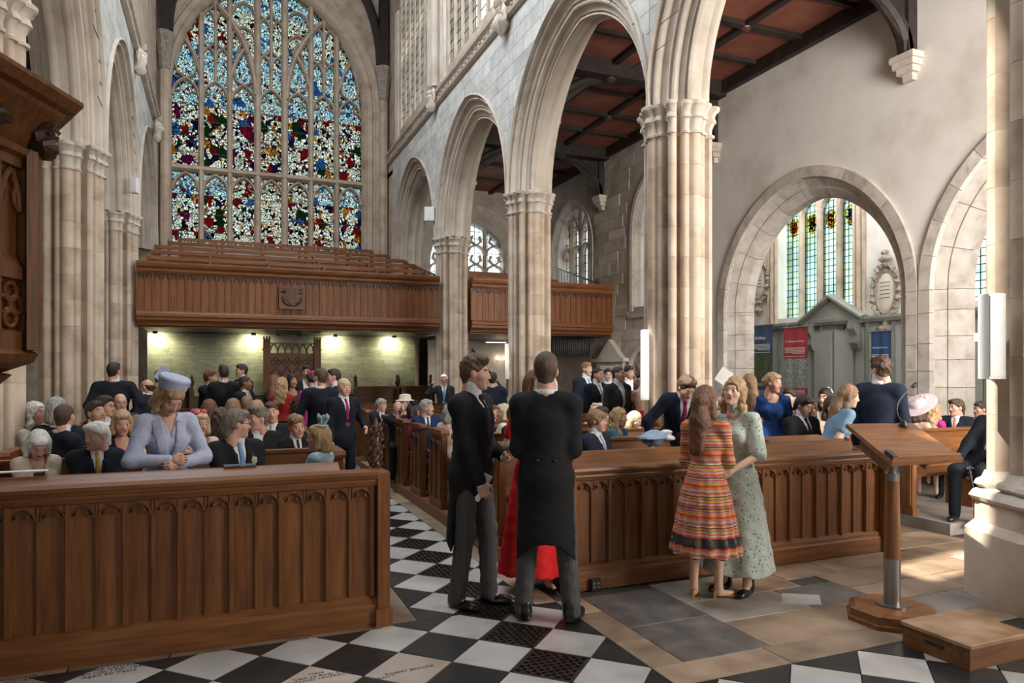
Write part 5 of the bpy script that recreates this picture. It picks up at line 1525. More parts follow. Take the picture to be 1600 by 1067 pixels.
# ---- head: origin in the middle of the head, +y forwards
def head_template(sex, h):
    key = ('head', sex, h)
    if key in _cache: return _cache[key]
    f = sex != 'm'
    pr = [ell((0, -.014, .030), (.073, .093, .088)), ell((0, .022, -.025), (.060 if f else .063, .068, .082)), ell((0, .038, -.078), (.036 if f else .044, .042, .036), k=.03),
          cone((-.028, .074, .026), (.028, .074, .026), .013, .013, .02), ell((-.040, .050, -.022), (.024, .026, .028), k=.02), ell((.040, .050, -.022), (.024, .026, .028), k=.02),
          cone((0, .084, .012), (0, .103, -.026), .007, .011, .012), ell((-.012, .092, -.030), (.009, .010, .008), k=.008), ell((.012, .092, -.030), (.009, .010, .008), k=.008),
          ell((0, .070, -.098), (.019 if f else .024, .018, .016), k=.02),
          ell((-.031, .098, .008), (.017, .018, .012), k=.010, op='-'), ell((.031, .098, .008), (.017, .018, .012), k=.010, op='-'),
          ell((-.031, .0775, .006), (.0135, .0125, .011), k=.003), ell((.031, .0775, .006), (.0135, .0125, .011), k=.003),
          cone((-.017, .083, -.054), (.017, .083, -.054), .0075, .0075, .008), cone((-.014, .081, -.063), (.014, .081, -.063), .008, .008, .008),
          cone((-.020, .0925, -.0585), (.020, .0925, -.0585), .0022, .0022, .003, '-'),
          ell((-.074, -.008, -.004), (.010, .019, .030), k=.008), ell((.074, -.008, -.004), (.010, .019, .030), k=.008),
          cone((0, -.028, -.05), (0, -.045, -.19), .050 if f else .056, .052 if f else .060, .03)]
    v, q = surface(pr, h)
    c = v[q].mean(1); x, y, z = np.abs(c[:, 0]), c[:, 1], c[:, 2]
    fm = np.zeros(len(q), int)
    fm[(np.abs(z + .0585) < .0125) & (x < .024) & (y > .078)] = 3
    fm[(np.abs(x - .031) < .013) & (np.abs(z - .006) < .0065) & (y > .074)] = 1
    fm[(np.abs(x - .031) < .0058) & (np.abs(z - .006) < .0062) & (y > .074)] = 2
    fm[(np.abs(x - .034) < .019) & (np.abs(z - .031 + .15 * np.abs(x - .030)) < .0045 + h * .15) & (y > .064)] = 4
    _cache[key] = (v, q, fm); return _cache[key]

# ---- hand: wrist at the origin, +y towards the fingers, +z the back of the hand; thumb on +x
def hand_template(kind, h):
    key = ('hand', kind, h)
    if key in _cache: return _cache[key]
    fat = 1.0 if h < .007 else (1.15 if h < .01 else 1.35)
    curl = {'relax': (18, 32, 25), 'fist': (70, 85, 50), 'flat': (3, 6, 5), 'hold': (40, 55, 35)}[kind]
    pr = [ell((0, .048, 0), (.039, .052, .0145), k=.012), cone((0, -.03, 0), (0, .03, 0), .026, .027, .02)]
    for i, (x, l, b) in enumerate(((.029, .072, .092), (.010, .080, .097), (-.010, .074, .094), (-.029, .060, .086))):
        p = np.array([x, b - .012, 0.]); a = 0; sp = (x * (1.6 if kind == 'flat' else .5))
        for j, fr in enumerate((.46, .30, .24)):
            a += R(curl[j]) * (1 + .06 * i)
            dv = np.array([sp * (1 - j * .3) * 1.2, math.cos(a), -math.sin(a)]); dv /= np.linalg.norm(dv)
            q = p + dv * l * fr
            pr.append(cone(p, q, .0088 * fat * (1 - .08 * j), .0080 * fat * (1 - .08 * j), .0035)); p = q
    t0, t1, t2, t3 = (.026, .022, -.004), (.050, .045, -.014), (.058, .072, -.024), (.054, .094, -.032)
    if kind in ('fist', 'hold'): t2, t3 = (.046, .072, -.036), (.024, .084, -.046)
    if kind == 'flat': t1, t2, t3 = (.054, .040, -.004), (.072, .062, -.006), (.082, .084, -.008)
    pr += [cone(t0, t1, .016, .0125 * fat, .008), cone(t1, t2, .0115 * fat, .010 * fat, .004), cone(t2, t3, .010 * fat, .0085 * fat, .004)]
    _cache[key] = surface(pr, h); return _cache[key]

def shoe_template(kind, h):
    key = ('shoe', kind, h)
    if key in _cache: return _cache[key]
    if kind == 'heel':
        pr = [cone((0, -.02, .062), (0, .13, .018), .022, .026, .02), ell((0, .15, .016), (.034, .06, .016), k=.02), cone((0, -.045, .0), (0, -.04, .06), .007, .016, .01), cone((-.03, -.05, .085), (.03, -.05, .085), .006, .006, .004)]
    else:
        pr = [ell((0, .05, .022), (.046, .145, .024), k=.02), ell((0, -.02, .055), (.042, .065, .05), k=.02), ell((0, .10, .035), (.040, .08, .032), k=.02), cone((0, -.03, .06), (0, -.03, .11), .045, .045, .02)]
    _cache[key] = surface(pr, h, lambda f, P: np.maximum(f, -P[2])); return _cache[key]

# ---- hair styles in the head frame
def hair_template(style, h):
    key = ('hair', style, h)
    if key in _cache: return _cache[key]
    base = lambda g=0., top=0.: [ell((0, -.018, .036), (.081 + g, .101 + g, .092 + g + top), k=.01)]
    face = None; pr = []; wav = 0.0; low = -.075; thr = .016; ear = True
    if style == 'short': pr = base(0, .006) + [ell((.01, .035, .092), (.055, .055, .030), k=.03)]
    elif style == 'crop': pr = base(-.003, 0)
    elif style == 'quiff': pr = base(0, .01) + [ell((.015, .045, .100), (.058, .052, .036), k=.03), ell((-.02, .0, .105), (.05, .07, .034), k=.03)]; wav = .006
    elif style == 'curly': pr = base(.006, .016) + [ell((0, .04, .095), (.066, .05, .045), k=.03)]; wav = .011
    elif style == 'fringe': pr = base(.005, .002) + [ell((0, .072, .058), (.062, .030, .036), k=.02), ell((.06, .01, .01), (.026, .05, .05), k=.02), ell((-.06, .01, .01), (.026, .05, .05), k=.02)]; thr = .05; wav = .004
    elif style == 'bald': pr = base(-.002, -.004); thr = .0
    elif style == 'bob':
        pr = base(.008, .006) + [cone((s * .068, -.01, .02), (s * .080, .012, -.085), .034, .030, .03) for s in (-1, 1)] + [cone((0, -.07, 0), (0, -.085, -.105), .062, .052, .03), cone((-.05, -.06, -.02), (-.06, -.06, -.105), .045, .04, .03), cone((.05, -.06, -.02), (.06, -.06, -.105), .045, .04, .03), ell((.012, .052, .082), (.062, .042, .034), k=.03)]
        low = -.16; ear = False; thr = .03; wav = .004
    elif style in ('long', 'wavy', 'verylong'):
        z = {'long': -.30, 'wavy': -.30, 'verylong': -.40}[style]
        pr = base(.008, .004) + [cone((s * .066, -.015, .03), (s * .082, -.02, -.11), .032, .032, .03) for s in (-1, 1)] + [cone((s * .080, -.025, -.11), (s * .075, -.105, z), .032, .024, .03) for s in (-1, 1)] \
            + [cone((0, -.075, .0), (0, -.10, -.14), .070, .066, .03), cone((0, -.105, -.14), (0, -.150, z), .066, .034, .03), cone((.045, -.10, -.14), (.04, -.15, z + .02), .045, .03, .03), cone((-.045, -.10, -.14), (-.04, -.15, z + .02), .045, .03, .03)]
        low = z - .06; ear = False; thr = .03; wav = .010 if style == 'wavy' else .003
    elif style == 'updo':
        pr = base(.005, .004) + [ell((0, -.105, .012), (.050, .045, .048), k=.02), ell((0, .05, .085), (.058, .038, .028), k=.02)]; wav = .006; low = -.09
    elif style == 'side':
        pr = base(.003, .004) + [ell((.02, .050, .086), (.060, .045, .034), k=.03), ell((.062, .0, .03), (.025, .06, .05), k=.02), ell((-.062, .0, .03), (.025, .06, .05), k=.02), cone((0, -.08, -.02), (0, -.085, -.075), .055, .045, .03)]; low = -.105; wav = .004
    if style in ('short', 'crop', 'quiff', 'curly', 'fringe', 'side', 'bald'):
        pr = pr + [cone((0, -.060, -.01), (0, -.058, -.072), .046, .034, .02), cone((-.032, -.045, -.01), (-.024, -.050, -.06), .038, .028, .02), cone((.032, -.045, -.01), (.024, -.050, -.06), .038, .028, .02)]
        low = min(low, -.105)
    def post(f, P):
        x, y, z = P
        if wav:
            f = f + wav * (np.sin(x * 95 + 3 * np.sin(z * 40)) * np.sin(y * 88 + z * 25) + .6 * np.sin(z * 70 + x * 60)) * .6
        lim = thr + (.02 if style in ('long', 'wavy', 'verylong', 'bob') else 0) * (np.abs(x) > .055)
        f = np.maximum(f, (y * .75 - z * .66) - lim * np.ones_like(x)) if not style in ('long', 'wavy', 'verylong', 'bob') else np.maximum(f, np.minimum(np.minimum(.052 + .10 * np.maximum(0, -z - .05) - np.abs(x) + 0 * y, y - .012 + 0 * x), (y * .75 - z * .66) - .02))
        f = np.maximum(f, low - z)
        if style == 'bald': f = np.maximum(f, z - .045 - 0.25 * (y + .02))
        if ear: f = np.maximum(f, -(np.sqrt((np.abs(x) - .082) ** 2 + ((y + .002) * 1.15) ** 2 + (z + .006) ** 2) - .030))
        return f
    _cache[key] = surface(pr, h, post); return _cache[key]

# ------------------------------------------------------------------ skins, hair and cloth colours
def skin_set(name, c, lip):
    return [grain('skin_' + name, tuple(x * .86 for x in c), c, 30, rough=.55, bmp=.05, rnd=False), plain('eye_white', (.62, .60, .57), .3), plain('eye_dark', (.03, .02, .015), .2), plain('lips_' + name, lip, .45), None]
SKIN = {'fair': skin_set('fair', (.60, .38, .28), (.42, .16, .13)), 'pink': skin_set('pink', (.58, .32, .24), (.42, .15, .12)), 'tan': skin_set('tan', (.43, .25, .16), (.30, .12, .09)), 'brown': skin_set('brown', (.22, .11, .065), (.17, .065, .05))}
def hair_mat(name, a, b): return grain(name + '_hair', a, b, 26, (2.2, 2.2, .45), rough=.45, bmp=.5, detail=5, rnd=False)
HAIR = {'brown': hair_mat('brown', (.035, .017, .009), (.105, .052, .026)), 'dark': hair_mat('dark_brown', (.012, .007, .005), (.04, .023, .014)), 'black': hair_mat('black', (.006, .005, .005), (.018, .014, .012)),
        'blond': hair_mat('blond', (.24, .135, .055), (.52, .35, .18)), 'fairb': hair_mat('pale_blond', (.36, .26, .15), (.66, .53, .36)), 'sandy': hair_mat('sandy', (.14, .075, .035), (.32, .19, .095)), 'white': hair_mat('white', (.46, .43, .39), (.78, .75, .70)),
        'grey': hair_mat('grey', (.16, .15, .14), (.42, .40, .38)), 'auburn': hair_mat('auburn', (.07, .026, .011), (.20, .085, .036)), 'greybrown': hair_mat('greying_brown', (.07, .05, .035), (.22, .17, .13))}
_cl = {}
def CL(name, c, rough=.85):
    if name not in _cl: _cl[name] = cloth(name, c, rough)
    return _cl[name]
BLACKS, NAVY, CHAR, MIDN = CL('black_wool', (.010, .010, .012)), CL('navy_wool', (.011, .017, .034)), CL('charcoal_wool', (.026, .028, .033)), CL('midnight_wool', (.008, .011, .018))
SHIRT = CL('white_shirt', (.70, .70, .71)); BLUESHIRT = CL('pale_blue_shirt', (.45, .55, .70))
GREYTR = grain('striped_trousers', (.028, .028, .030), (.085, .085, .088), 60, (3.2, 3.2, .02), rough=.85, bmp=.1, rnd=False)
SHOE = plain('black_leather', (.012, .012, .012), .25)

NK = .143
def basis(r, f, u): return np.array([r, f, u]).T

def person(label, px, py, d, face, look=None, pitch=0, roll=0, pose='stand', floor=None, sex='m', tier=2, lean=(0, 0), s=None,
           skin='fair', hair='short', hc='brown', coat=BLACKS, shirt=SHIRT, tie=None, vest=None, tails=False, trousers=None, wear='suit',
           dress=None, sleeves='short', hem=.35, flare=.32, pleats=0, hands=('down', 'down'), hk=('relax', 'relax'), arms_skin=False,
           glasses=False, hat=None, hatc=None, group=None, feet=None, shoes=None, coat_len=0.0, neck='round', widen=1.0, shoe_mat=None, extra=None, beard=False):
    look = face if look is None else look
    hc_ = HAIR[hc]
    H = at_depth(px, py, d)
    if floor is None: floor = 0.0
    tc = Vector((-H.x, -H.y)).normalized(); rt = Vector((-tc.y, tc.x))
    def dirv(a): v = tc * math.cos(R(a)) + rt * math.sin(R(a)); return v
    F = dirv(face); ang = math.atan2(F.y, F.x) - math.pi / 2
    lk = dirv(look); la = math.atan2(lk.y, lk.x) - math.pi / 2 - ang      # head turn in the body's own frame
    fl, sl = R(lean[0]), R(lean[1])
    u = np.array([math.sin(sl), math.sin(fl) * math.cos(sl), math.cos(fl) * math.cos(sl)])
    f = np.array([0, math.cos(fl), -math.sin(fl)]); r = np.cross(f, u); r /= np.linalg.norm(r); f = np.cross(u, r)
    hrel = H.z - floor
    fem = sex != 'm'
    if pose == 'stand':
        if s is None: s = max(.55, min(1.14, hrel / (.96 + .55 * u[2] + NK)))
        hip = hrel - s * (.55 * u[2] + NK)
    else:
        seat = .56
        if s is None: s = max(.74, min(1.1, (hrel - seat) / (.55 * u[2] + NK)))
        hip = hrel - s * (.55 * u[2] + NK)
    P0 = np.array([0, 0, hip])
    B = basis(r, f, u)
    C = lambda a, b, c: P0 + B @ (np.array([a, b, c]) * s)
    N = C(0, 0, .55)
    hy = la; hp = R(pitch); hr = R(roll)
    MH = np.array((Matrix.Rotation(hy, 3, 'Z') @ Matrix.Rotation(hp, 3, 'X') @ Matrix.Rotation(hr, 3, 'Y')))
    HC = N + s * (np.array([0, 0, NK * (1 - .30 * max(0, math.sin(-R(pitch))))]) + f * (.025 + .07 * max(0, math.sin(-R(pitch)))))
    origin = Vector((H.x, H.y, floor)) - Vector((Matrix.Rotation(ang, 3, 'Z') @ Vector((HC[0], HC[1], 0))))
    root = tag(empty('person', (origin.x, origin.y, floor), ang), label, 'person', group)
    hh, hd, hn = TIER[tier]
    hs = s if s > .9 else (s * .55 + .45)                       # children keep larger heads
    if fem: hs *= .97
    # --- arms by two bone reach
    sw = (.150 if fem else .178) * widen
    def arm(side, tgt):
        pole = None
        pre = {'down': (.235, .03, -.10), 'lap': (.09, .30, -.02), 'clasp': (.035, .26, .17), 'behind': (.06, -.18, .02), 'front': (.12, .34, .22), 'chest': (.05, .20, .33), 'hip': (.22, .06, .02), 'rail': (.22, .38, .20), 'up': (.20, .22, .70)}
        if isinstance(tgt, str):
            q = pre[tgt]; T = C(side * q[0], q[1], q[2])
        else:
            T = C(side * tgt[0], tgt[1], tgt[2])
            if len(tgt) > 3: pole = tgt[3]
        Sh = C(side * sw, -.005, .475)
        l1, l2 = .295 * s, .265 * s
        dv = T - Sh; D = np.linalg.norm(dv)
        if D > (l1 + l2) * .995: T = Sh + dv / D * (l1 + l2) * .995; dv = T - Sh; D = np.linalg.norm(dv)
        if D < .12: D = .12
        a = (l1 * l1 - l2 * l2 + D * D) / (2 * D); hgt = math.sqrt(max(0, l1 * l1 - a * a))
        n = dv / np.linalg.norm(dv)
        pl = (r * side * .55 - f * .55 - np.array([0, 0, .8])) if pole is None else (r * side * pole[0] + f * pole[1] + np.array([0, 0, pole[2]]))
        pl = pl - n * (pl @ n); pl /= np.linalg.norm(pl) + 1e-9
        E_ = Sh + n * a + pl * hgt
        return Sh, E_, T
    ARM = {1: arm(1, hands[0]), -1: arm(-1, hands[1])}          # 1 is the person's right
    # --- legs
    lg = {}
    for side in (1, -1):
        hj = P0 + np.array([side * .09 * s, 0, -.02])
        if pose == 'stand':
            fx, fy, fyaw = (feet[0] if side == 1 else feet[1]) if feet else (side * .105 * s, 0, -side * 8)
            ft = np.array([fx, fy, .085]); kn = (hj + ft) / 2 + np.array([0, .025, .02])
        else:
            kn = hj + np.array([side * .03, .42 * s, -.01]); ft = np.array([kn[0], kn[1] + .02, .085]); fyaw = 0
            if ft[2] > kn[2] - .2: ft[2] = kn[2] - .3
        lg[side] = (hj, kn, ft, fyaw)
    def tor(inf, k=.045):
        g = inf
        def e(c, rr): return ell(C(*c), np.array(rr) * s * np.array([widen, 1, 1]) + g, B, k)
        if fem:
            L_ = [e((0, -.012, -.01), (.160, .112, .125)), e((0, .0, .19), (.112, .088, .16)), e((0, -.002, .35), (.138, .098, .155)), e((.062, .078, .335), (.058, .052, .060)), e((-.062, .078, .335), (.058, .052, .060))]
            L_ += [cone(C(sd * .04, -.01, .492), C(sd * (sw - .012), -.01, .468), .045 * s + g, .045 * s + g, k) for sd in (1, -1)]
        else:
            L_ = [e((0, -.01, 0), (.158, .115, .13)), e((0, .006, .17), (.146, .112, .19)), e((0, .008, .34), (.170, .120, .175))]
            L_ += [cone(C(sd * .05, -.012, .500), C(sd * (sw - .012), -.012, .468), .055 * s + g, .058 * s + g, k) for sd in (1, -1)]
        return L_
    def sleeve(side, r0, r1, r2, a=1.0, b=1.0, k=.03, dx=0):
        Sh, E_, T = ARM[side]; o = []
        o.append(cone(Sh, Sh + (E_ - Sh) * min(1, a), r0 * s, (r0 + (r1 - r0) * min(1, a)) * s, k))
        if b > 0: o.append(cone(E_, E_ + (T - E_) * b, r1 * s, (r1 + (r2 - r1) * b) * s, k))
        return o
    def coords_c(P):
        q = (P[0] - P0[0], P[1] - P0[1], P[2] - P0[2])
        return _dot(q, r) / s, _dot(q, f) / s, _dot(q, u) / s
    def make(nm, prims, mat, post=None, h=None, smooth=True):
        v, q = surface(prims, h or hh, post)
        if len(v) == 0: return None
        return link(nm, np_mesh(nm, v, q, mat, smooth), root)
    # --- body: one figure from head to feet
    bh = max(hh, .0135) if (wear != 'suit') else .028
    bp = tor(-.004 if wear != 'suit' else -.012) + [cone(C(0, -.012, .47), HC + MH @ np.array([0, -.03, -.09]), .056 * s, .050 * s, .03)]
    for sd in (1, -1):
        bp += sleeve(sd, .043 if fem else .050, .036 if fem else .042, .026 if fem else .030)
        hj, kn, ft, _ = lg[sd]
        bp += [cone(hj, kn, .075 * s, .052 * s, .03), cone(kn, ft, .051 * s, .034 * s, .02), cone(ft, ft + np.array([0, 0, -.03]), .034 * s, .034 * s, .02)]
        if pose == 'stand': bp.append(cone(ft + np.array([0, 0, -.04]), ft + np.array([math.sin(-R(lg[sd][3])) * .12, math.cos(R(lg[sd][3])) * .12, -.055]), .03 * s, .025 * s, .02))
    bv, bq = surface(bp, bh)
    hv, hq, hfm = head_template(sex, hd)
    hv2 = (hv * hs) @ MH.T + HC
    V = [bv, hv2]; Q = [bq, hq + len(bv)]; FM = [np.zeros(len(bq), int), hfm]; n0 = len(bv) + len(hv)
    for i, sd in enumerate((1, -1)):
        Sh, E_, T = ARM[sd]
        tv, tq = hand_template(hk[i], .012 if hands[i] == 'lap' else hn)
        y = T - E_; y /= np.linalg.norm(y)
        z = r * sd * 1.0 + f * .35 + np.array([0, 0, .25 if abs(y[2]) < .8 else 0]); z -= y * (z @ y); z /= np.linalg.norm(z)
        x = np.cross(y, z)
        sgn = 1.0
        if x @ (f + np.array([0, 0, .6])) < 0: sgn = -1.0        # thumb forwards and up
        vv = (tv * np.array([sgn, 1, 1]) * s * (.93 if fem else 1.04)) @ np.array([x, y, z]) + T
        V.append(vv); Q.append((tq if sgn > 0 else tq[:, ::-1]) + n0); FM.append(np.zeros(len(tq), int)); n0 += len(tv)
    sk = list(SKIN[skin]); sk[4] = hc_ if hc not in ('white', 'fairb') else HAIR['sandy']
    link('body', np_mesh('body', np.concatenate(V), np.concatenate(Q), sk, True, np.concatenate(FM)), root)
    # --- hair
    if hair:
        tv, tq = hair_template(hair, hd * 1.35)
        link('hair', np_mesh('hair', (tv * hs) @ MH.T + HC, tq, hc_), root)
    HP = lambda x, y, z: HC + MH @ (np.array([x, y, z]) * hs)
    if beard:
        make('beard', [ell(HP(0, .045, -.085), (.046, .048, .032), MH, .02), cone(HP(-.055, .02, -.05), HP(-.03, .06, -.09), .014, .018, .02), cone(HP(.055, .02, -.05), HP(.03, .06, -.09), .014, .018, .02)], hc_, h=hd)
    if glasses:
        gb = MB()
        for sd in (-1, 1):
            gb.tube([tuple(HP(sd * .031 + .021 * math.cos(t), .100, .005 + .016 * math.sin(t))) for t in [2 * math.pi * k / 10 for k in range(11)]], .0022, 5)
            gb.tube([tuple(HP(sd * .052, .098, .010)), tuple(HP(sd * .076, .0, .010))], .0022, 5)
        gb.tube([tuple(HP(-.010, .103, .008)), tuple(HP(.010, .103, .008))], .0022, 5)
        gb.build('glasses', M['black'], root)
    # --- clothes
    tr_m = trousers or coat
    def legs_cloth():
        pr = [ell(C(0, -.01, -.01), np.array((.155, .112, .14)) * s + .002, B, .04)]
        for sd in (1, -1):
            hj, kn, ft, _ = lg[sd]
            pr += [cone(hj, kn, .094 * s, .070 * s, .035), cone(kn, ft + np.array([0, -.01, -.02]), .070 * s, .060 * s, .03)]
        def post(fv, P):
            fold = .004 * np.sin(P[2] * 55 + 9 * P[0]) * np.sin(P[1] * 40 + P[0] * 30)
            return np.maximum(fv + fold, .035 - P[2])
        make('trousers', pr, tr_m, post, h=hh if pose == 'stand' and tier < 2 else .028)
    def shoes_on(kind='flat', mat=SHOE):
        for sd in (1, -1):
            hj, kn, ft, fy = lg[sd]
            tv, tq = shoe_template(kind, max(hh * .8, .008) if tier == 0 else .014)
            ca, sa = math.cos(R(fy)), math.sin(R(fy))
            Rm = np.array([[ca, -sa, 0], [sa, ca, 0], [0, 0, 1]])
            link('shoe', np_mesh('shoe', (tv * s) @ Rm.T + np.array([ft[0], ft[1], max(0, ft[2] - .085)]), tq, mat), root)
    VA = .17
    def hwf(W): return np.clip((W - VA) * .145, 0, .06)
    if wear == 'suit':
        if coat is not None:
            pr = tor(.020) + [ell(C(0, -.008, -.05), np.array((.172, .134, .18)) * s * np.array([widen, 1, 1]) + .020, B, .05)]
            for sd in (1, -1): pr += sleeve(sd, .070, .058, .044, 1, .95, .04)
            if tails:
                def tailfn(P):
                    U, Vv, W = coords_c(P)
                    t = np.clip((.12 - W) / .54, 0, 1)
                    Rr = .155 + .030 * t
                    dd = (np.sqrt((U / 1.08) ** 2 + ((Vv + .005 + .02 * t) * 1.28) ** 2) - Rr) * s * .8
                    front = Vv + .015 - .16 * np.clip(1 - t * 1.6, 0, 1) + .04 * t
                    low = -.42 - W + .10 * (np.abs(U) / .17) ** 2 * -1
                    return np.maximum(np.maximum(dd, front * s), np.maximum(low, W - .14) * s)
                lo_ = C(-.25, -.3, -.68); hi_ = C(.25, .25, .2)
                pr.append(func(tailfn, np.minimum(lo_, hi_) - .05, np.maximum(lo_, hi_) + .05, .02))
            def post(fv, P):
                U, Vv, W = coords_c(P)
                fold = .0016 * np.sin(P[2] * 48 + 13 * P[0]) * np.sin(P[0] * 35 + P[1] * 41 + P[2] * 9)
                fv = fv + fold
                inner = np.maximum(np.abs(U) - hwf(W), .02 - Vv) * s
                lap = np.maximum(np.maximum(fv - .010, (np.abs(U) - hwf(W) - .055 * np.clip((W - VA) * 6, 0, 1)) * s), np.maximum(.03 - Vv, np.maximum(W - .455, VA - W)) * s)
                fv = np.minimum(fv, lap)
                fv = np.maximum(fv, -inner)
                nk = np.sqrt(U ** 2 + (Vv + .014 - .20 * (W - .53)) ** 2) - .0735
                fv = np.maximum(fv, -np.maximum(nk, .545 - .5 * np.clip(Vv + .03, 0, .2) - W) * s)
                if not tails: fv = np.maximum(fv, (-.20 + coat_len - W) * s)
                return fv
            make('jacket', pr, coat, post)
            if tails:
                for sd in (1, -1): make('back_button', [ell(C(sd * .055, -.128, .115), np.array((.013, .010, .013)), B, 0)], SHOE, h=.006)
        if shirt is not None:
            def post(fv, P):
                U, Vv, W = coords_c(P)
                ch = np.maximum(fv, np.maximum(np.maximum(-.01 - Vv, np.abs(U) - (.115 if coat is not None else .5)), (.05 if coat is not None else -.1) - W) * s)
                vv = Vv + .016 - .20 * (W - .53)
                cr = np.sqrt(U ** 2 + vv ** 2) - (.074 - .10 * (W - .5))
                gap = np.maximum(np.abs(U) - np.clip((W - .535) * .55, 0, .05), -vv)
                col = np.maximum(np.maximum(cr, np.abs(W - .546 + .22 * Vv) - .020), -gap) * s
                return np.minimum(ch, col)
            sp_ = tor(.011)
            if coat is None:
                for sd in (1, -1): sp_ += sleeve(sd, .062, .052, .042, 1, .95, .04)
            sp_.append(cone(C(0, -.016, .5), C(0, -.005, .60), .078 * s, .078 * s, .0))
            make('shirt', sp_, shirt, post)
            if coat is not None and tier < 2:
                for sd in (1, -1):
                    Sh, E_, T = ARM[sd]; n = (T - E_) / np.linalg.norm(T - E_)
                    make('shirt_cuff', [cone(T - n * .03, T + n * .004, .036 * s, .036 * s, 0)], shirt, h=max(.008, hh * .8))
        if vest is not None:
            def post(fv, P):
                U, Vv, W = coords_c(P)
                return np.maximum(fv, np.maximum(np.maximum(.0 - Vv, np.abs(U) - .12), np.maximum(W - .29 - np.abs(U) * 3.5, -.06 - W)) * s)
            make('waistcoat', tor(.017), vest, post)
        if tie is not None:
            def post(fv, P):
                U, Vv, W = coords_c(P)
                tw = .019 + .030 * np.clip((.48 - W) / .4, 0, 1)
                st = np.maximum(fv, np.maximum(np.maximum(.0 - Vv, np.abs(U) - tw), np.maximum(W - .51, .02 - W)) * s)
                kn = (np.sqrt((U / .024) ** 2 + ((Vv - .066) / .022) ** 2 + ((W - .520) / .026) ** 2) - 1) * .022 * s
                return np.minimum(st, kn)
            make('tie', tor(.021) + [ell(C(0, .066, .520), np.array((.03, .03, .035)) * s, B, 0)], tie, post, h=min(hh, .015))
        legs_cloth(); shoes_on('flat', shoe_mat or SHOE)
    elif wear == 'dress':
        zw = .17
        pr = tor(.010)
        if neck == 'bare':
            pass
        if sleeves == 'puff':
            for sd in (1, -1):
                Sh, E_, T = ARM[sd]
                pr += [cone(Sh, Sh + (E_ - Sh) * .9, .062 * s, .070 * s, .03), cone(E_, E_ + (T - E_) * .03, .064 * s, .050 * s, .02)]
        elif sleeves == 'short':
            for sd in (1, -1): pr += sleeve(sd, .056, .056, 0, .62, 0, .03)
        elif sleeves == 'long':
            for sd in (1, -1): pr += sleeve(sd, .060, .052, .040, 1, .95, .03)
        elif sleeves == 'three':
            for sd in (1, -1): pr += sleeve(sd, .058, .054, .050, 1, .45, .03)
        if pose == 'stand':
            ztop = hip + zw * s
            wr = .118 * s
            fw = np.array([u[0] / max(.2, u[2]), u[1] / max(.2, u[2])])
            def skf(P):
                t = np.clip((ztop - P[2]) / max(.05, ztop - hem), 0, 1)
                cx, cy = P0[0] + fw[0] * np.clip(P[2] - hip, 0, 1), P0[1] - .012 + fw[1] * np.clip(P[2] - hip, 0, 1)
                X, Y = P[0] - cx, (P[1] - cy) * 1.10
                rho = np.sqrt(X * X + Y * Y); th_ = np.arctan2(Y, X)
                Rr = wr + (.165 * s - wr) * np.clip(t * 3.2, 0, 1) ** .8 + (flare - .165 * s) * t ** 1.1
                if pleats: Rr = Rr * (1 + .055 * t ** .6 * np.cos(pleats * th_ + .6 * np.sin(3 * th_)))
                else: Rr = Rr * (1 + .05 * t * np.sin(5 * th_ + 1) + .035 * t * np.sin(9 * th_))
                return np.maximum((rho - Rr) * .8, np.maximum(hem - P[2] + .008 * np.sin(9 * th_), P[2] - ztop))
            pr.append(func(skf, (P0[0] - flare * 1.2, P0[1] - flare * 1.2 - .05, hem - .02), (P0[0] + flare * 1.2, P0[1] + flare * 1.2 + .1, ztop), .03))
        else:
            for sd in (1, -1):
                hj, kn, ft, _ = lg[sd]
                pr += [cone(hj, kn, .105 * s, .085 * s, .08), cone(kn, kn + (ft - kn) * .45, .085 * s, .09 * s, .05)]
        def post(fv, P):
            U, Vv, W = coords_c(P)
            if neck == 'bare': fv = np.maximum(fv, (W - .40 - .06 * np.clip(Vv * 10, -1, 1)) * s)
            elif neck == 'backless': fv = np.maximum(fv, np.maximum(W - .16 - 2.4 * np.clip(np.abs(U) - .06, 0, 1) * .5, Vv + .0) * -1 * -1 if False else np.where(Vv < 0, W - .20, W - .50) * s)
            elif neck == 'v': fv = np.maximum(fv, -np.maximum(np.abs(U) - np.clip((W - .40) * .42, 0, .07), -.02 - Vv) * s)
            else:
                nk = np.sqrt(U ** 2 + (Vv - .02) ** 2) - (.075 if neck == 'round' else .058)
                fv = np.maximum(fv, -np.maximum(nk, .44 - W) * s)
            if neck == 'high': pass
            fv = fv + .003 * np.sin(P[2] * 52 + 11 * P[0]) * np.sin(P[0] * 37 + P[1] * 43)
            return fv
        make('dress', pr, dress, post)
        if neck == 'high':
            make('collar_frill', [cone(C(0, -.004, .53), C(0, .008, .575), .062 * s, .064 * s, 0)], dress, lambda fv, P: fv + .006 * np.sin(60 * np.arctan2(P[1] - HC[1], P[0] - HC[0]) * .4), h=min(hh, .01))
        if pose == 'stand' and hem > .12: shoes_on(shoes or 'heel', shoe_mat or SHOE)
    elif wear == 'jacket':                                     # woman's short jacket over a top
        pr = tor(.018) + [ell(C(0, -.01, .02), np.array((.162, .115, .13)) * s + .012, B, .04)]
        for sd in (1, -1): pr += sleeve(sd, .062, .054, .043, 1, .93, .035)
        def post(fv, P):
            U, Vv, W = coords_c(P)
            fv = fv + .004 * np.sin(P[2] * 48 + 13 * P[0]) * np.sin(P[0] * 35 + P[1] * 41)
            inner = np.maximum(np.abs(U) - (.022 + np.clip((W - .15) * .10, 0, .04)), .02 - Vv) * s
            fv = np.maximum(fv, -inner)
            nk = np.sqrt(U ** 2 + (Vv - .02) ** 2) - .075
            fv = np.maximum(fv, -np.maximum(nk, .46 - W) * s)
            return np.maximum(fv, (-.08 - W) * s)
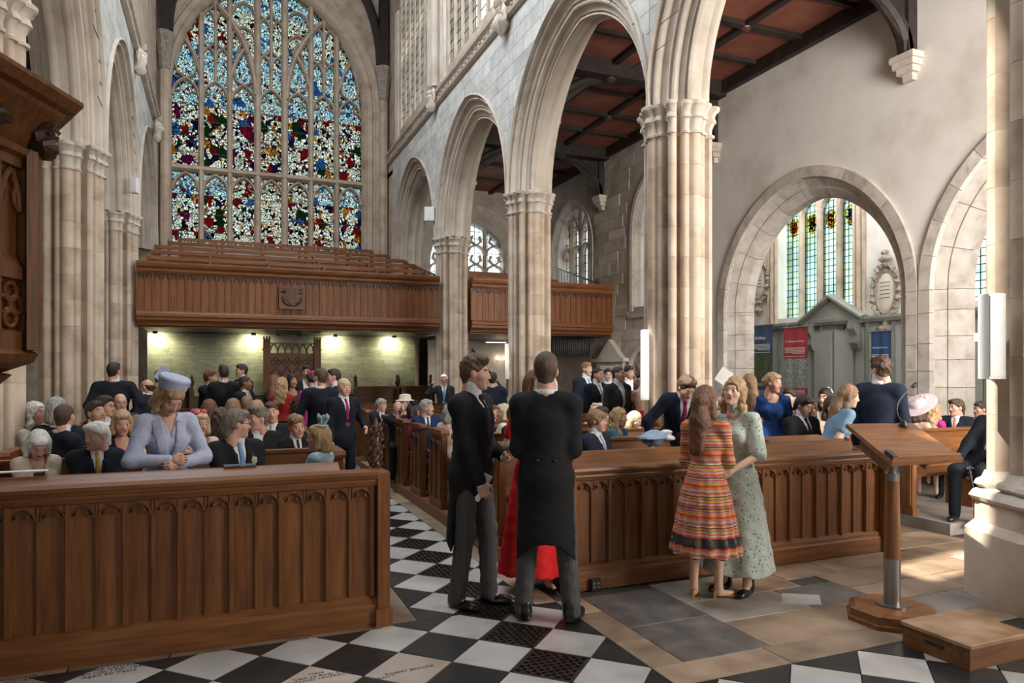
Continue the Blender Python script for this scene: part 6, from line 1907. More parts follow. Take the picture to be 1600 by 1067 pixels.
        make('jacket', pr, coat, post)
        make('blouse', tor(.008), dress or CL('dark_top', (.03, .02, .03)), lambda fv, P: np.maximum(fv, (coords_c(P)[2] - .40) * s))
        pr = []
        for sd in (1, -1):
            hj, kn, ft, _ = lg[sd]; pr += [cone(hj, kn, .10 * s, .08 * s, .08)]
        make('skirt', pr + [ell(C(0, -.01, -.02), np.array((.165, .12, .13)) * s + .01, B, .05)], dress or coat)
    # --- hats
    if hat == 'pillbox':
        m_ = MB().lathe([(.082, .0), (.094, .01), (.098, .035), (.106, .07), (.108, .082), (.100, .095), (.05, .103), (.0, .105)], n=36).mesh('hat', hatc, True)
        o_ = link('hat', m_, root, tuple(HP(0, -.028, .062)))
        o_.rotation_euler = Matrix((Matrix.Rotation(hy, 3, 'Z') @ Matrix.Rotation(hp * .35 + R(-4), 3, 'X') @ Matrix.Rotation(hr + R(-7), 3, 'Y'))).to_euler()
    elif hat == 'band':
        MB().tube([tuple(HP(.084 * math.cos(t), -.005 - .02 * math.sin(t), .035 + .094 * math.sin(t))) for t in [math.pi * k / 14 for k in range(15)]], .012, 8).build('hair_band', hatc, root, smooth=True)
    elif hat == 'fascinator':
        make('fascinator_base', [ell(HP(0, -.03, .115), (.062, .062, .016), MH, .01)], hatc, h=.008)
        for k in range(5):
            a = k * 1.3
            make('fascinator_loop', [cone(HP(.01 + .02 * math.cos(a), -.04 + .02 * math.sin(a), .125), HP(.05 * math.cos(a), -.05 + .05 * math.sin(a), .20 + .03 * (k % 2)), .016, .010, .01), ell(HP(.05 * math.cos(a), -.05 + .05 * math.sin(a), .20), (.026, .012, .022), MH, .01)], hatc, h=.008)
    elif hat == 'flower':
        for k in range(9):
            a = k * 2.4
            make('petal', [ell(HP(.02 + .055 * math.cos(a), -.01 + .055 * math.sin(a) * .8, .115 + .02 * math.sin(k)), (.034, .030, .024), MH, .01)], hatc, lambda fv, P: fv + .004 * np.sin(P[0] * 160) * np.sin(P[1] * 150), h=.009)
    elif hat == 'saucer':
        m_ = MB().lathe([(.0, -.012), (.12, -.006), (.20, .0), (.215, .008), (.20, .012), (.10, .02), (.075, .06), (.03, .075), (0, .078)], n=32).mesh('hat', hatc, True)
        o_ = link('hat', m_, root, tuple(HP(.03, -.03, .105))); o_.rotation_euler = (R(38), R(-12), 0)
        for k in range(6): make('petal', [ell(HP(.06 + .05 * math.cos(k * 1.05), .05, .16 + .05 * math.sin(k * 1.05)), (.045, .02, .04), MH, .01)], hatc, h=.01)
    elif hat == 'brim':
        m_ = MB().lathe([(.15, .0), (.155, .008), (.10, .022), (.092, .06), (.085, .095), (.05, .11), (0, .112)], n=30).mesh('hat', hatc, True)
        link('hat', m_, root, tuple(HP(0, -.02, .07)))
    P_ = dict(root=root, C=C, s=s, HP=HP, ARM=ARM, hh=hh, make=make, B=B, tor=tor, cc=coords_c, hip=hip, HC=HC, ang=ang, origin=origin, floor=floor)
    if extra: extra(P_)
    return P_
# ------------------------------------------------------------------ printed dress fabrics
def stripes(name):
    m, t, p, o = _nodes(name)
    tc = t.nodes.new('ShaderNodeTexCoord'); sp = t.nodes.new('ShaderNodeSeparateXYZ'); L(t, tc.outputs['Object'], sp.inputs[0])
    nz = noise(t, coords(t, (1, 1, 1), False), 30, 2)
    ml = t.nodes.new('ShaderNodeMath'); ml.operation = 'MULTIPLY_ADD'; ml.inputs[1].default_value = .012; L(t, nz, ml.inputs[0]); L(t, sp.outputs[2], ml.inputs[2])
    sc = t.nodes.new('ShaderNodeMath'); sc.operation = 'MULTIPLY'; sc.inputs[1].default_value = 4.6; L(t, ml.outputs[0], sc.inputs[0])
    fr = t.nodes.new('ShaderNodeMath'); fr.operation = 'FRACT'; L(t, sc.outputs[0], fr.inputs[0])
    O, Mg, G_, Y_, Br, Rd, Wt, Lv = (.56, .14, .03), (.36, .05, .13), (.30, .26, .22), (.54, .30, .04), (.08, .03, .025), (.46, .045, .03), (.44, .38, .32), (.30, .16, .20)
    seq = [Rd, Y_, O, G_, Mg, Y_, Br, Lv, Rd, O, Wt, Mg, Y_, G_, Rd, Y_, Br, Wt, O, Mg, G_, Y_, Lv, O, Rd]
    c = ramp(t, fr.outputs[0], [(k / 25, x) for k, x in enumerate(seq)], 'CONSTANT')
    # dark border with round scrolls near the hem
    a = t.nodes.new('ShaderNodeMath'); a.operation = 'SUBTRACT'; a.inputs[1].default_value = .465; L(t, sp.outputs[2], a.inputs[0])
    b = t.nodes.new('ShaderNodeMath'); b.operation = 'ABSOLUTE'; L(t, a.outputs[0], b.inputs[0])
    l_ = t.nodes.new('ShaderNodeMath'); l_.operation = 'LESS_THAN'; l_.inputs[1].default_value = .034; L(t, b.outputs[0], l_.inputs[0])
    vo = t.nodes.new('ShaderNodeTexVoronoi'); vo.inputs['Scale'].default_value = 13; vo.inputs['Randomness'].default_value = .2; L(t, tc.outputs['Object'], vo.inputs['Vector'])
    cb = ramp(t, vo.outputs['Distance'], [(.0, (.02, .02, .02)), (.12, (.16, .13, .07)), (.18, (.02, .02, .02)), (.30, (.15, .12, .07)), (.36, (.02, .018, .018))], 'CONSTANT')
    mx = t.nodes.new('ShaderNodeMix'); mx.data_type = 'RGBA'; L(t, l_.outputs[0], mx.inputs[0]); L(t, c, mx.inputs[6]); L(t, cb, mx.inputs[7])
    L(t, mx.outputs[2], p.inputs['Base Color']); p.inputs['Roughness'].default_value = .8
    bump(t, p, nz, .2)
    return m
def floral(name, ground, petals, scale=22, thr=.20):
    m, t, p, o = _nodes(name)
    v = coords(t, (1, 1, 1), False)
    vo = t.nodes.new('ShaderNodeTexVoronoi'); vo.inputs['Scale'].default_value = scale; L(t, v, vo.inputs['Vector'])
    sp = t.nodes.new('ShaderNodeSeparateColor'); L(t, vo.outputs['Color'], sp.inputs[0])
    pc = ramp(t, sp.outputs[0], [(k / len(petals), x) for k, x in enumerate(petals)], 'CONSTANT')
    nz = noise(t, v, scale * 2.5, 2)
    ad = t.nodes.new('ShaderNodeMath'); ad.operation = 'MULTIPLY_ADD'; ad.inputs[1].default_value = .5; L(t, nz, ad.inputs[0]); L(t, vo.outputs['Distance'], ad.inputs[2])
    lt = t.nodes.new('ShaderNodeMath'); lt.operation = 'LESS_THAN'; lt.inputs[1].default_value = thr + .25; L(t, ad.outputs[0], lt.inputs[0])
    mx = t.nodes.new('ShaderNodeMix'); mx.data_type = 'RGBA'; L(t, lt.outputs[0], mx.inputs[0]); mx.inputs[6].default_value = (*ground, 1); L(t, pc, mx.inputs[7])
    L(t, mx.outputs[2], p.inputs['Base Color']); p.inputs['Roughness'].default_value = .8
    bump(t, p, nz, .15)
    return m
STR = stripes('striped_dress_cloth')
SAGEF = floral('sage_floral_cloth', (.40, .46, .41), [(.07, .09, .12), (.12, .17, .12), (.34, .30, .14), (.55, .55, .50), (.10, .12, .16)], 42, .27)
PINKF = floral('pink_floral_cloth', (.62, .44, .40), [(.45, .12, .14), (.18, .10, .08), (.66, .52, .44), (.35, .10, .14)], 24, .24)
DARKF = floral('dark_floral_cloth', (.03, .012, .018), [(.35, .05, .10), (.10, .10, .05), (.30, .12, .15)], 30, .16)
WHITEF = floral('white_spotted_cloth', (.72, .68, .60), [(.12, .16, .18), (.3, .25, .12)], 26, .10)
LILAC = CL('lilac_coat_cloth', (.42, .45, .60)); PALEBLUE = CL('pale_blue_crepe', (.36, .48, .58)); BEIGE = CL('beige_silk', (.52, .43, .33), .5)
RED = CL('scarlet_dress', (.62, .014, .018)); ROYAL = CL('royal_blue_lace', (.014, .05, .19)); SKYB = CL('powder_blue_lace', (.20, .33, .46)); MAG = CL('magenta_silk', (.42, .03, .22)); NUDE = CL('blush_satin', (.55, .40, .32)); TEAL = CL('teal_silk', (.04, .17, .24)); CREAM = CL('cream_linen', (.66, .60, .50)); GRN = CL('pale_green_cotton', (.36, .46, .38))
T_Y, T_LB, T_W, T_N, T_P, T_O, T_DK, T_G = CL('mustard_tie', (.52, .29, .06)), CL('light_blue_tie', (.18, .33, .56)), CL('silver_tie', (.50, .49, .48)), CL('navy_spotted_tie', (.03, .04, .07)), CL('plum_tie', (.25, .02, .10)), CL('orange_tie', (.68, .20, .10)), CL('dark_tie', (.02, .02, .03)), CL('grey_tie', (.28, .29, .33))
V_G, V_C, V_GR = CL('dove_grey_waistcoat', (.40, .41, .44)), CL('cream_waistcoat', (.55, .50, .40)), CL('green_lining', (.12, .33, .28))
def dY(px, Y): return Y / ray(px)[1]
PWF = PZ
GL_, GR_, GN_ = 'guests in the left pews', 'guests in the right pews', 'guests in the north aisle'

# ---- the four in front
def paper(label, px, py, d, w_, h_, rot, cat='paper', name='order_of_service', mat=None):
    p = at_depth(px, py, d)
    e = tag(empty(name, tuple(p)), label, cat)
    e.rotation_euler = rot
    MB().box(-w_ / 2, w_ / 2, -.0015, .0005, -h_ / 2, h_ / 2).build('front_leaf', mat or M['paper'], e)
    MB().box(-w_ / 2, w_ / 2, .0006, .002, -h_ / 2, h_ / 2).build('back_leaf', mat or M['paper'], e, rot=(0, 0, R(3)))
    return e
person('young man in black tailcoat at the aisle in profile holding a white card', 743, 583, 5.15, 62, look=82, pitch=-3, floor=0, tier=0, hair='quiff', hc='brown', skin='pink', coat=BLACKS, tails=True, trousers=GREYTR, tie=T_DK,
       hands=((.15, .17, -.13, (.5, -1, -.2)), (.10, .20, .10)), hk=('hold', 'relax'), beard=False, feet=((.10, -.06, -10), (-.10, .10, 8)))
person('tall man in black tailcoat and striped trousers with his back to the camera', 853, 580, 4.86, 180, look=178, floor=0, tier=0, hair='short', hc='brown', skin='pink', coat=BLACKS, tails=True, trousers=GREYTR, tie=T_DK,
       hands=((.08, .24, .20, (.25, -.6, -.8)), (.08, .24, .18, (.25, -.6, -.8))), hk=('relax', 'relax'), feet=((.175, .0, -25), (-.155, .02, 25)), widen=.95)
person('woman in a long scarlet dress half hidden behind the tailcoated man', 838, 603, 5.5, 12, look=40, floor=0, sex='f', tier=1, wear='dress', dress=RED, sleeves='short', hem=.14, flare=.29, hair='long', hc='auburn', hands=((.1, .2, .25), (.1, .2, .2)))
person('long haired woman in a multicoloured striped dress seen from behind', 1104, 627, 5.30, 165, look=140, pitch=4, floor=0, sex='f', tier=0, wear='dress', dress=STR, sleeves='three', hem=.36, flare=.262, pleats=16, hair='verylong', hc='auburn', neck='small',
       hands=((.02, .27, .20), (.03, .26, .16)), hk=('hold', 'hold'), feet=((.08, .06, -38), (-.09, .0, 10)), shoe_mat=plain('mustard_suede', (.50, .25, .06), .7))
person('blonde woman in a pale green floral dress talking by the right pew', 1147, 613, 5.45, -28, look=-22, pitch=10, roll=-6, floor=0, sex='f', tier=0, wear='dress', dress=SAGEF, sleeves='puff', hem=.17, flare=.28, hair='wavy', hc='blond', neck='high',
       hands=((.06, .26, .17), (.10, .24, .08)), hk=('relax', 'relax'), shoes='flat', skin='fair')
paper('white folded card in the hand of the man in profile', 744, 757, 5.02, .15, .21, (R(8), R(28), R(-20)))

# ---- left block, front row
person('white haired woman in a beige jacket bowing her head in the front pew', 60, 690, dY(60, 6.15), 12, look=14, pitch=-38, pose='sit', floor=PWF, sex='f', tier=1, wear='jacket', coat=BEIGE, hair='bob', hc='white', skin='pink', hands=('lap', 'lap'), group=GL_, lean=(6, 0))
person('elderly white haired man in a dark suit and mustard tie in the front pew', 151, 681, dY(151, 6.2), 8, look=-48, pitch=-6, pose='sit', floor=PWF, tier=1, hair='side', hc='white', skin='pink', coat=MIDN, tie=T_Y, hands=('lap', 'lap'), group=GL_, widen=1.06)
def lilac_extra(P):
    mk, tor, cc, s = P['make'], P['tor'], P['cc'], P['s']
    def post(fv, X):
        U, V, W = cc(X); hw = np.clip((W - .20) * .16, 0, .06)
        return np.maximum(fv, np.maximum(np.maximum(.0 - V, np.maximum(np.abs(U) - hw - .075, hw - np.abs(U))), np.maximum(W - .50, .20 - W)) * s)
    mk('lapel', tor(.022), LILAC, post)
    for w_ in (.16, .05, -.06, -.18): mk('button', [ell(P['C'](.012, .118 + (.02 if w_ < .1 else 0), w_), np.array((.013, .010, .013)), P['B'], 0)], M['paper'], h=.006)
person('standing woman in a lilac coat and matching pillbox hat looking down', 266, 613, 5.05, 14, look=30, pitch=-42, roll=0, floor=PWF, sex='f', tier=0, s=.98, lean=(9, 0), wear='dress', dress=LILAC, sleeves='long', hem=.30, flare=.34, hair='bob', hc='blond', skin='pink', neck='v',
       hands=((.03, .25, .25, (1, -.5, -.3)), (.02, .25, .22, (1, -.5, -.3))), hk=('hold', 'hold'), hat='pillbox', hatc=LILAC, extra=lilac_extra, group=GL_, widen=1.0)
def flower_extra(P):
    for k in range(5):
        a = k * 1.25
        P['make']('buttonhole_petal', [ell(P['C'](-.105 + .018 * math.cos(a), .128, .38 + .018 * math.sin(a)), np.array((.016, .012, .016)), P['B'], .01)], CREAM, h=.006)
    P['make']('buttonhole_leaf', [ell(P['C'](-.10, .125, .42), np.array((.01, .006, .026)), P['B'], .005)], CL('leaf_green', (.06, .14, .04)), h=.006)
person('man in glasses with a light blue tie and white buttonhole in the front pew', 370, 663, dY(370, 5.85), 24, look=104, pitch=0, pose='sit', floor=PWF, tier=1, hair='side', hc='greybrown', skin='pink', coat=BLACKS, tie=T_LB, vest=V_G, glasses=True, hands=('lap', 'lap'), extra=flower_extra, group=GL_, widen=1.06)
person('blonde woman in a pale blue jacket and fascinator leaning on the pew back', 497, 684, dY(497, 5.95), -118, look=-92, pose='sit', floor=PWF, sex='f', tier=1, wear='jacket', coat=PALEBLUE, dress=PALEBLUE, hair='bob', hc='blond', skin='pink', hands=((.10, .40, .30, (1, -.3, -.6)), 'lap'), hk=('flat', 'relax'), hat='fascinator', hatc=CL('silver_sinamay', (.34, .42, .42)), group=GL_)
# second and third rows on the left
person('dark haired man turning round in the second left pew', 101, 651, dY(101, 7.1), 120, look=150, pose='sit', floor=PWF, tier=1, hair='crop', hc='brown', skin='pink', coat=MIDN, tie=None, hands=('lap', 'lap'), group=GL_)
person('woman with grey blonde bob behind the man turning round at left', 88, 640, dY(88, 7.9), 165, look=160, pose='sit', floor=PWF, sex='f', tier=2, wear='jacket', coat=BLACKS, hair='bob', hc='grey', hands=('lap', 'lap'), group=GL_)
person('woman with long white hair gazing right at the far left', 57, 646, dY(57, 8.2), 40, look=52, pitch=8, pose='sit', floor=PWF, sex='f', tier=1, wear='dress', dress=CREAM, hair='wavy', hc='white', skin='pink', hands=('lap', 'lap'), group=GL_)
person('man in the third left pew looking up to the right', 150, 646, dY(150, 7.7), 30, look=38, pitch=12, pose='sit', floor=PWF, tier=1, hair='short', hc='dark', skin='tan', coat=MIDN, hands=('lap', 'lap'), group=GL_)
person('man in glasses behind the one looking up at left', 164, 635, dY(164, 8.6), 45, look=62, pose='sit', floor=PWF, tier=1, hair='short', hc='dark', skin='pink', coat=MIDN, glasses=True, hands=('lap', 'lap'), group=GL_)
person('bald man in glasses sitting below the standing man at left', 188, 629, dY(188, 9.7), 10, look=12, pose='sit', floor=PWF, tier=2, hair='bald', hc='grey', skin='pink', coat=CHAR, glasses=True, hands=('lap', 'lap'), group=GL_)
person('blonde woman in a black jacket behind the elderly man', 191, 661, dY(191, 7.0), 6, look=10, pitch=-8, pose='sit', floor=PWF, sex='f', tier=1, wear='jacket', coat=BLACKS, dress=NUDE, hair='bob', hc='blond', skin='pink', hands=('chest', 'lap'), group=GL_)
person('woman in pink floral dress partly hidden behind the lilac coat', 214, 668, dY(214, 7.2), 0, pose='sit', floor=PWF, sex='f', tier=1, wear='dress', dress=PINKF, hair='long', hc='sandy', hands=('lap', 'lap'), group=GL_)
person('blonde woman in a pink floral dress speaking in the second left pew', 313, 662, dY(313, 7.0), 5, look=22, pitch=-4, pose='sit', floor=PWF, sex='f', tier=1, wear='dress', dress=PINKF, sleeves='short', hair='bob', hc='fairb', skin='pink', hands=('lap', 'lap'), hat='flower', hatc=CL('coral_petals', (.50, .10, .10)), group=GL_)
person('woman with brown hair seen from behind beside the floral dress', 345, 655, dY(345, 7.4), 172, pose='sit', floor=PWF, sex='f', tier=1, wear='dress', dress=DARKF, hair='wavy', hc='brown', hands=('lap', 'lap'), group=GL_)
person('woman with chestnut hair in the fourth left pew facing away', 327, 640, dY(327, 8.7), 176, pose='sit', floor=PWF, sex='f', tier=2, wear='dress', dress=CREAM, hair='bob', hc='auburn', hands=('lap', 'lap'), group=GL_)
person('woman with ash blonde hair in the fourth left pew facing away', 364, 638, dY(364, 8.9), 170, pose='sit', floor=PWF, sex='f', tier=2, wear='dress', dress=GRN, hair='bob', hc='sandy', hands=('lap', 'lap'), group=GL_)
person('sandy haired man far back in the left pews facing away', 386, 632, dY(386, 9.8), 175, pose='sit', floor=PWF, tier=2, hair='short', hc='sandy', coat=CHAR, hands=('lap', 'lap'), group=GL_)
def square_extra(P):
    P['make']('pocket_square', [ell(P['C'](-.10, .130, .30), np.array((.030, .012, .026)), P['B'], .01), ell(P['C'](-.115, .135, .33), np.array((.016, .01, .022)), P['B'], .01)], CL('bright_blue_silk', (.02, .10, .42)), lambda f, X: f + .003 * np.sin(X[0] * 220), h=.006)
person('man with a bright blue pocket square behind the man in glasses', 403, 655, dY(403, 6.95), 6, look=-60, pose='sit', floor=PWF, tier=1, hair='quiff', hc='greybrown', skin='pink', coat=BLACKS, hands=('lap', 'lap'), extra=square_extra, group=GL_)
person('serious young man with silver tie looking at the camera from the third left pew', 424, 645, dY(424, 7.75), 2, look=0, roll=8, pose='sit', floor=PWF, tier=1, hair='short', hc='brown', skin='pink', coat=MIDN, tie=T_W, hands=('lap', 'lap'), group=GL_)
person('grinning curly haired man leaning to the woman in pale blue', 463, 666, dY(463, 6.95), 22, look=26, pitch=-6, roll=8, pose='sit', floor=PWF, tier=1, hair='curly', hc='sandy', skin='pink', coat=BLACKS, tie=T_N, lean=(10, 4), hands=('rail', 'lap'), group=GL_)
person('woman in blush pink behind the serious young man', 402, 640, dY(402, 8.8), 160, pose='sit', floor=PWF, sex='f', tier=2, wear='dress', dress=NUDE, hair='long', hc='blond', hands=('lap', 'lap'), group=GL_)
# standing in the left pews
person('broad man in dark suit standing with his back turned at far left', 178, 580, 9.6, 180, look=150, floor=PWF, tier=2, hair='short', hc='dark', skin='pink', coat=MIDN, hands=((.24, .10, .10), 'hip'), widen=1.15)
person('bald man in a dark suit beyond the pillbox hat', 229, 604, 9.8, 205, look=-120, pitch=-10, floor=PWF, tier=2, hair='bald', hc='dark', skin='pink', coat=MIDN, lean=(14, 0))
person('man holding up a blue and white leaflet beyond the pillbox hat', 250, 590, 10.8, 150, look=160, floor=PWF, tier=3, hair='short', hc='auburn', coat=BLACKS, hands=((.06, .28, .52), 'down'))
paper('blue and white leaflet held up above the pillbox hat', 253, 583, 10.55, .14, .22, (R(20), R(30), R(20)), 'leaflet', 'leaflet', CL('pale_blue_print', (.48, .55, .72)))
person('man hugging his friend with face showing over the shoulder', 329, 590, 11.2, 62, look=85, floor=PWF, tier=2, hair='short', hc='auburn', skin='pink', coat=MIDN, hands=((.10, .40, .45), (.02, .42, .42)), hk=('flat', 'flat'), lean=(8, 0))
person('dark haired man being hugged with his back to the camera', 349, 583, 10.9, 196, look=200, floor=PWF, tier=2, hair='quiff', hc='dark', coat=BLACKS, hands=((.1, .3, .35), (.1, .3, .35)))
person('tall young man facing left behind the hugging pair', 377, 580, 11.9, -60, look=-70, floor=PWF, tier=2, hair='short', hc='black', skin='tan', coat=BLACKS)
person('shorter man in profile to the right beside the hugging pair', 384, 599, 10.6, 55, look=82, floor=PWF, tier=2, hair='crop', hc='black', skin='brown', coat=MIDN, tie=T_G)
# the knot of people in the aisle
person('woman with long curly blonde hair in a red dress seen from behind', 441, 602, 10.2, 175, look=150, floor=PWF, sex='f', tier=2, wear='dress', dress=CL('crimson_dress', (.34, .015, .02)), sleeves='short', hem=.5, flare=.3, hair='wavy', hc='blond', hands=('down', (.2, .35, .2)))
person('brown haired woman behind the curly blonde', 430, 597, 10.9, 150, floor=PWF, sex='f', tier=2, wear='dress', dress=DARKF, hem=.5, hair='long', hc='auburn')
person('dark haired woman in a dark floral dress facing the camera', 457, 595, 11.2, 15, look=25, floor=0, sex='f', tier=2, wear='dress', dress=DARKF, sleeves='long', hem=.4, hair='long', hc='black', skin='tan', hands=('front', 'down'))
person('tall man in a dark suit facing us by the carved throne', 480, 582, 11.9, -10, look=-15, floor=0, tier=2, hair='short', hc='black', skin='tan', coat=MIDN, tie=T_W)
person('woman in magenta with a bright pink flower headpiece', 486, 594, 10.6, -160, look=-150, floor=0, sex='f', tier=2, wear='dress', dress=MAG, sleeves='short', hem=.2, hair='updo', hc='dark', hat='flower', hatc=CL('fuchsia_petals', (.55, .03, .20)))
person('man in a navy tailcoat seen from behind in the aisle', 500, 590, 9.5, 192, look=-135, floor=0, tier=1, hair='short', hc='brown', skin='pink', coat=MIDN, tails=True, trousers=CHAR, hands=((.30, .12, .05), (.25, .2, .06)))
person('man in a dark suit facing left beyond the boy', 521, 589, 10.6, -70, look=-85, floor=0, tier=2, hair='short', hc='dark', skin='pink', coat=BLACKS, tie=T_P)
person('small blond boy in a dark suit standing in the aisle', 538, 606, 8.9, 25, look=28, floor=0, tier=1, hair='fringe', hc='fairb', skin='pink', coat=MIDN, tie=T_P, vest=V_G, s=.84, hands=('down', (.28, .15, .10)))
# right pews along the aisle
person('grey haired man in the far right pew looking right', 596, 633, dY(596, 11.1), 15, look=62, pitch=-8, pose='sit', floor=PWF, tier=2, hair='side', hc='grey', skin='pink', coat=NAVY, tie=T_G, hands=('lap', 'lap'), group=GR_)
person('balding man with a hand over his mouth in the right pews', 622, 638, dY(622, 10.2), 4, look=14, pitch=-4, pose='sit', floor=PWF, tier=2, hair='bald', hc='grey', skin='pink', coat=MIDN, hands=((.02, .16, .62), 'lap'), hk=('fist', 'relax'), group=GR_)
person('woman in a cream brimmed hat behind the balding man', 634, 632, dY(634, 11.0), 8, look=40, pose='sit', floor=PWF, sex='f', tier=2, wear='dress', dress=NUDE, hair='bob', hc='white', hat='brim', hatc=CREAM, hands=('lap', 'lap'), group=GR_)
person('woman in magenta with a navy flower hat', 647, 640, dY(647, 9.9), 150, look=110, pose='sit', floor=PWF, sex='f', tier=2, wear='dress', dress=MAG, hair='bob', hc='dark', hat='flower', hatc=CL('navy_petals', (.012, .014, .03)), hands=('lap', 'lap'), group=GR_)
person('grey bearded man in a bright navy suit on the aisle of the right pews', 667, 637, dY(667, 9.1), 12, look=72, pose='sit', floor=PWF, tier=1, hair='side', hc='grey', skin='pink', beard=True, coat=CL('bright_navy_wool', (.012, .028, .085)), tie=T_N, hands=('lap', 'lap'), group=GR_)
person('white haired man in glasses waving in a patch of sunlight', 694, 594, 14.6, 0, look=2, floor=PWF, tier=2, hair='side', hc='white', skin='pink', coat=CHAR, tie=T_LB, glasses=True, hands=((.30, .12, .60, (.6, .2, -1)), 'down'), hk=('fist', 'relax'))
person('grey haired woman half hidden behind the man in profile', 703, 645, dY(703, 8.2), 160, look=150, pose='sit', floor=PWF, sex='f', tier=1, wear='dress', dress=PINKF, hair='bob', hc='grey', hands=('lap', 'lap'), group=GR_)
person('man in a dark suit standing with his back turned beyond the profile man', 770, 592, 11.5, 175, floor=PWF, tier=2, hair='crop', hc='dark', coat=NAVY)
person('red haired man seated far back near the second pier', 770, 644, dY(770, 9.7), 60, pose='sit', floor=PWF, tier=2, hair='short', hc='auburn', coat=CHAR, hands=('lap', 'lap'), group=GR_)
person('blonde woman in white in profile near the second pier', 786, 645, dY(786, 8.0), -110, look=-75, pose='sit', floor=PWF, sex='f', tier=1, wear='dress', dress=CREAM, hair='bob', hc='fairb', hands=('lap', 'lap'), group=GR_)
person('pink faced man between the blonde and the tailcoat', 801, 632, dY(801, 10.7), 0, pose='sit', floor=PWF, tier=2, hair='crop', hc='grey', skin='pink', coat=CHAR, hands=('lap', 'lap'), group=GR_)
person('brown haired man in a black suit seated just left of the tailcoat back', 806, 650, dY(806, 7.0), 120, look=100, pose='sit', floor=PWF, tier=1, hair='short', hc='brown', skin='pink', coat=BLACKS, hands=('lap', 'lap'), group=GR_)
person('boy with a fringe in a dark suit in the front right pew', 933, 658, dY(933, 6.25), 55, look=72, pose='sit', floor=PWF, tier=1, hair='fringe', hc='sandy', skin='pink', coat=NAVY, tie=T_G, hands=('lap', 'lap'), s=.88, group=GR_)
person('dark haired woman in black behind the boy', 940, 650, dY(940, 7.2), 110, pose='sit', floor=PWF, sex='f', tier=1, wear='jacket', coat=BLACKS, hair='bob', hc='dark', hands=('lap', 'lap'), group=GR_)
person('woman in a pale flowered hat in the third right pew', 930, 645, dY(930, 8.2), 170, pose='sit', floor=PWF, sex='f', tier=2, wear='dress', dress=CREAM, hair='updo', hc='fairb', hat='flower', hatc=CL('peach_petals', (.62, .46, .34)), hands=('lap', 'lap'), group=GR_)
person('long haired blonde girl in a teal dress looking right', 968, 652, dY(968, 6.75), 60, look=72, pitch=-4, pose='sit', floor=PWF, sex='f', tier=1, wear='dress', dress=TEAL, hair='wavy', hc='blond', skin='pink', hands=('lap', 'lap'), group=GR_)
person('sunlit blonde woman in a spotted white dress by the pier', 992, 654, dY(992, 7.5), 40, look=60, pitch=-20, pose='sit', floor=PWF, sex='f', tier=1, wear='dress', dress=WHITEF, hair='long', hc='fairb', hands=('lap', 'lap'), lean=(14, 6), group=GR_)
# standing in the north aisle
person('tall young man with a pale blue tie at the left of the aisle group', 917, 577, 12.6, 35, look=50, floor=0, tier=2, hair='short', hc='sandy', skin='fair', coat=NAVY, tie=T_LB, group=GN_)
person('man in dark suit and grey tie second in the aisle group', 934, 586, 11.5, 40, look=50, floor=0, tier=2, hair='crop', hc='dark', skin='pink', coat=MIDN, tie=T_G, group=GN_)
person('young man peering between the suited men in the aisle', 950, 586, 13.2, 10, floor=0, tier=3, hair='short', hc='black', coat=BLACKS, glasses=True, group=GN_)
person('man in a charcoal suit with silver tie foremost in the aisle group', 967, 585, 10.6, 42, look=60, pitch=4, floor=0, tier=2, hair='crop', hc='brown', skin='pink', coat=CHAR, tie=T_W, group=GN_)
person('dark haired man behind the charcoal suit in the aisle', 983, 583, 12.4, 20, look=40, floor=0, tier=3, hair='short', hc='black', skin='tan', coat=MIDN, group=GN_)
person('woman in a backless red dress beside the near arcade pier', 1000, 592, 10.8, 215, look=-105, floor=0, sex='f', tier=2, wear='dress', dress=CL('cherry_dress', (.42, .012, .025)), sleeves='none', neck='backless', hem=.2, hair='updo', hc='brown', hands=('front', 'front'), group=GN_)
person('man with brown hair behind the woman in backless red', 999, 576, 13.6, 180, floor=0, tier=3, hair='crop', hc='auburn', coat=BLACKS, group=GN_)
def lining(P):
    P['make']('coat_lining', P['tor'](.016), V_GR, lambda f, X: (lambda U, V, W: np.maximum(f, np.maximum(np.maximum(-V, np.abs(np.abs(U) - .075) - .016), np.maximum(W - .5, .05 - W)) * P['s']))(*P['cc'](X)))
person('man in a navy tailcoat and plum tie leaning over the right pews', 1072, 598, 7.35, 8, look=30, pitch=-34, floor=PWF, tier=1, s=.99, lean=(34, -6), hair='curly', hc='brown', skin='pink', coat=NAVY, tie=T_P, hands=((.30, .22, .03, (1, -.2, .2)), (.15, .25, .05)), hk=('flat', 'relax'), extra=lining)
# right of the women
person('woman with long straight hair and a bare back beyond the floral dress', 1170, 600, 8.3, 190, look=200, floor=PWF, sex='f', tier=1, wear='dress', dress=NUDE, sleeves='none', neck='bare', hem=.3, hair='verylong', hc='sandy', hands=((.28, .15, .15), (.2, .22, .62)), hk=('hold', 'hold'))
paper('white card held up beside the blonde in green', 1131, 588, 8.0, .15, .17, (R(10), R(32), R(-15)))
person('woman in a royal blue dress with lace yoke looking right', 1208, 598, 7.9, -5, look=62, pitch=-6, floor=PWF, sex='f', tier=1, wear='dress', dress=ROYAL, sleeves='short', hem=.25, flare=.38, hair='updo', hc='blond', skin='pink', hands=('down', 'down'))
person('black haired man in a dark suit reading in the right pew', 1257, 632, 7.7, 45, look=52, pitch=-22, pose='sit', floor=PWF, tier=1, hair='side', hc='black', skin='tan', coat=BLACKS, tie=T_DK, vest=V_C, hands=('front', 'lap'), hk=('hold', 'relax'))
person('woman peering out behind the reading man', 1233, 622, 9.8, -20, pose='sit', floor=0, sex='f', tier=2, wear='dress', dress=DARKF, hair='updo', hc='dark', hands=('lap', 'lap'))
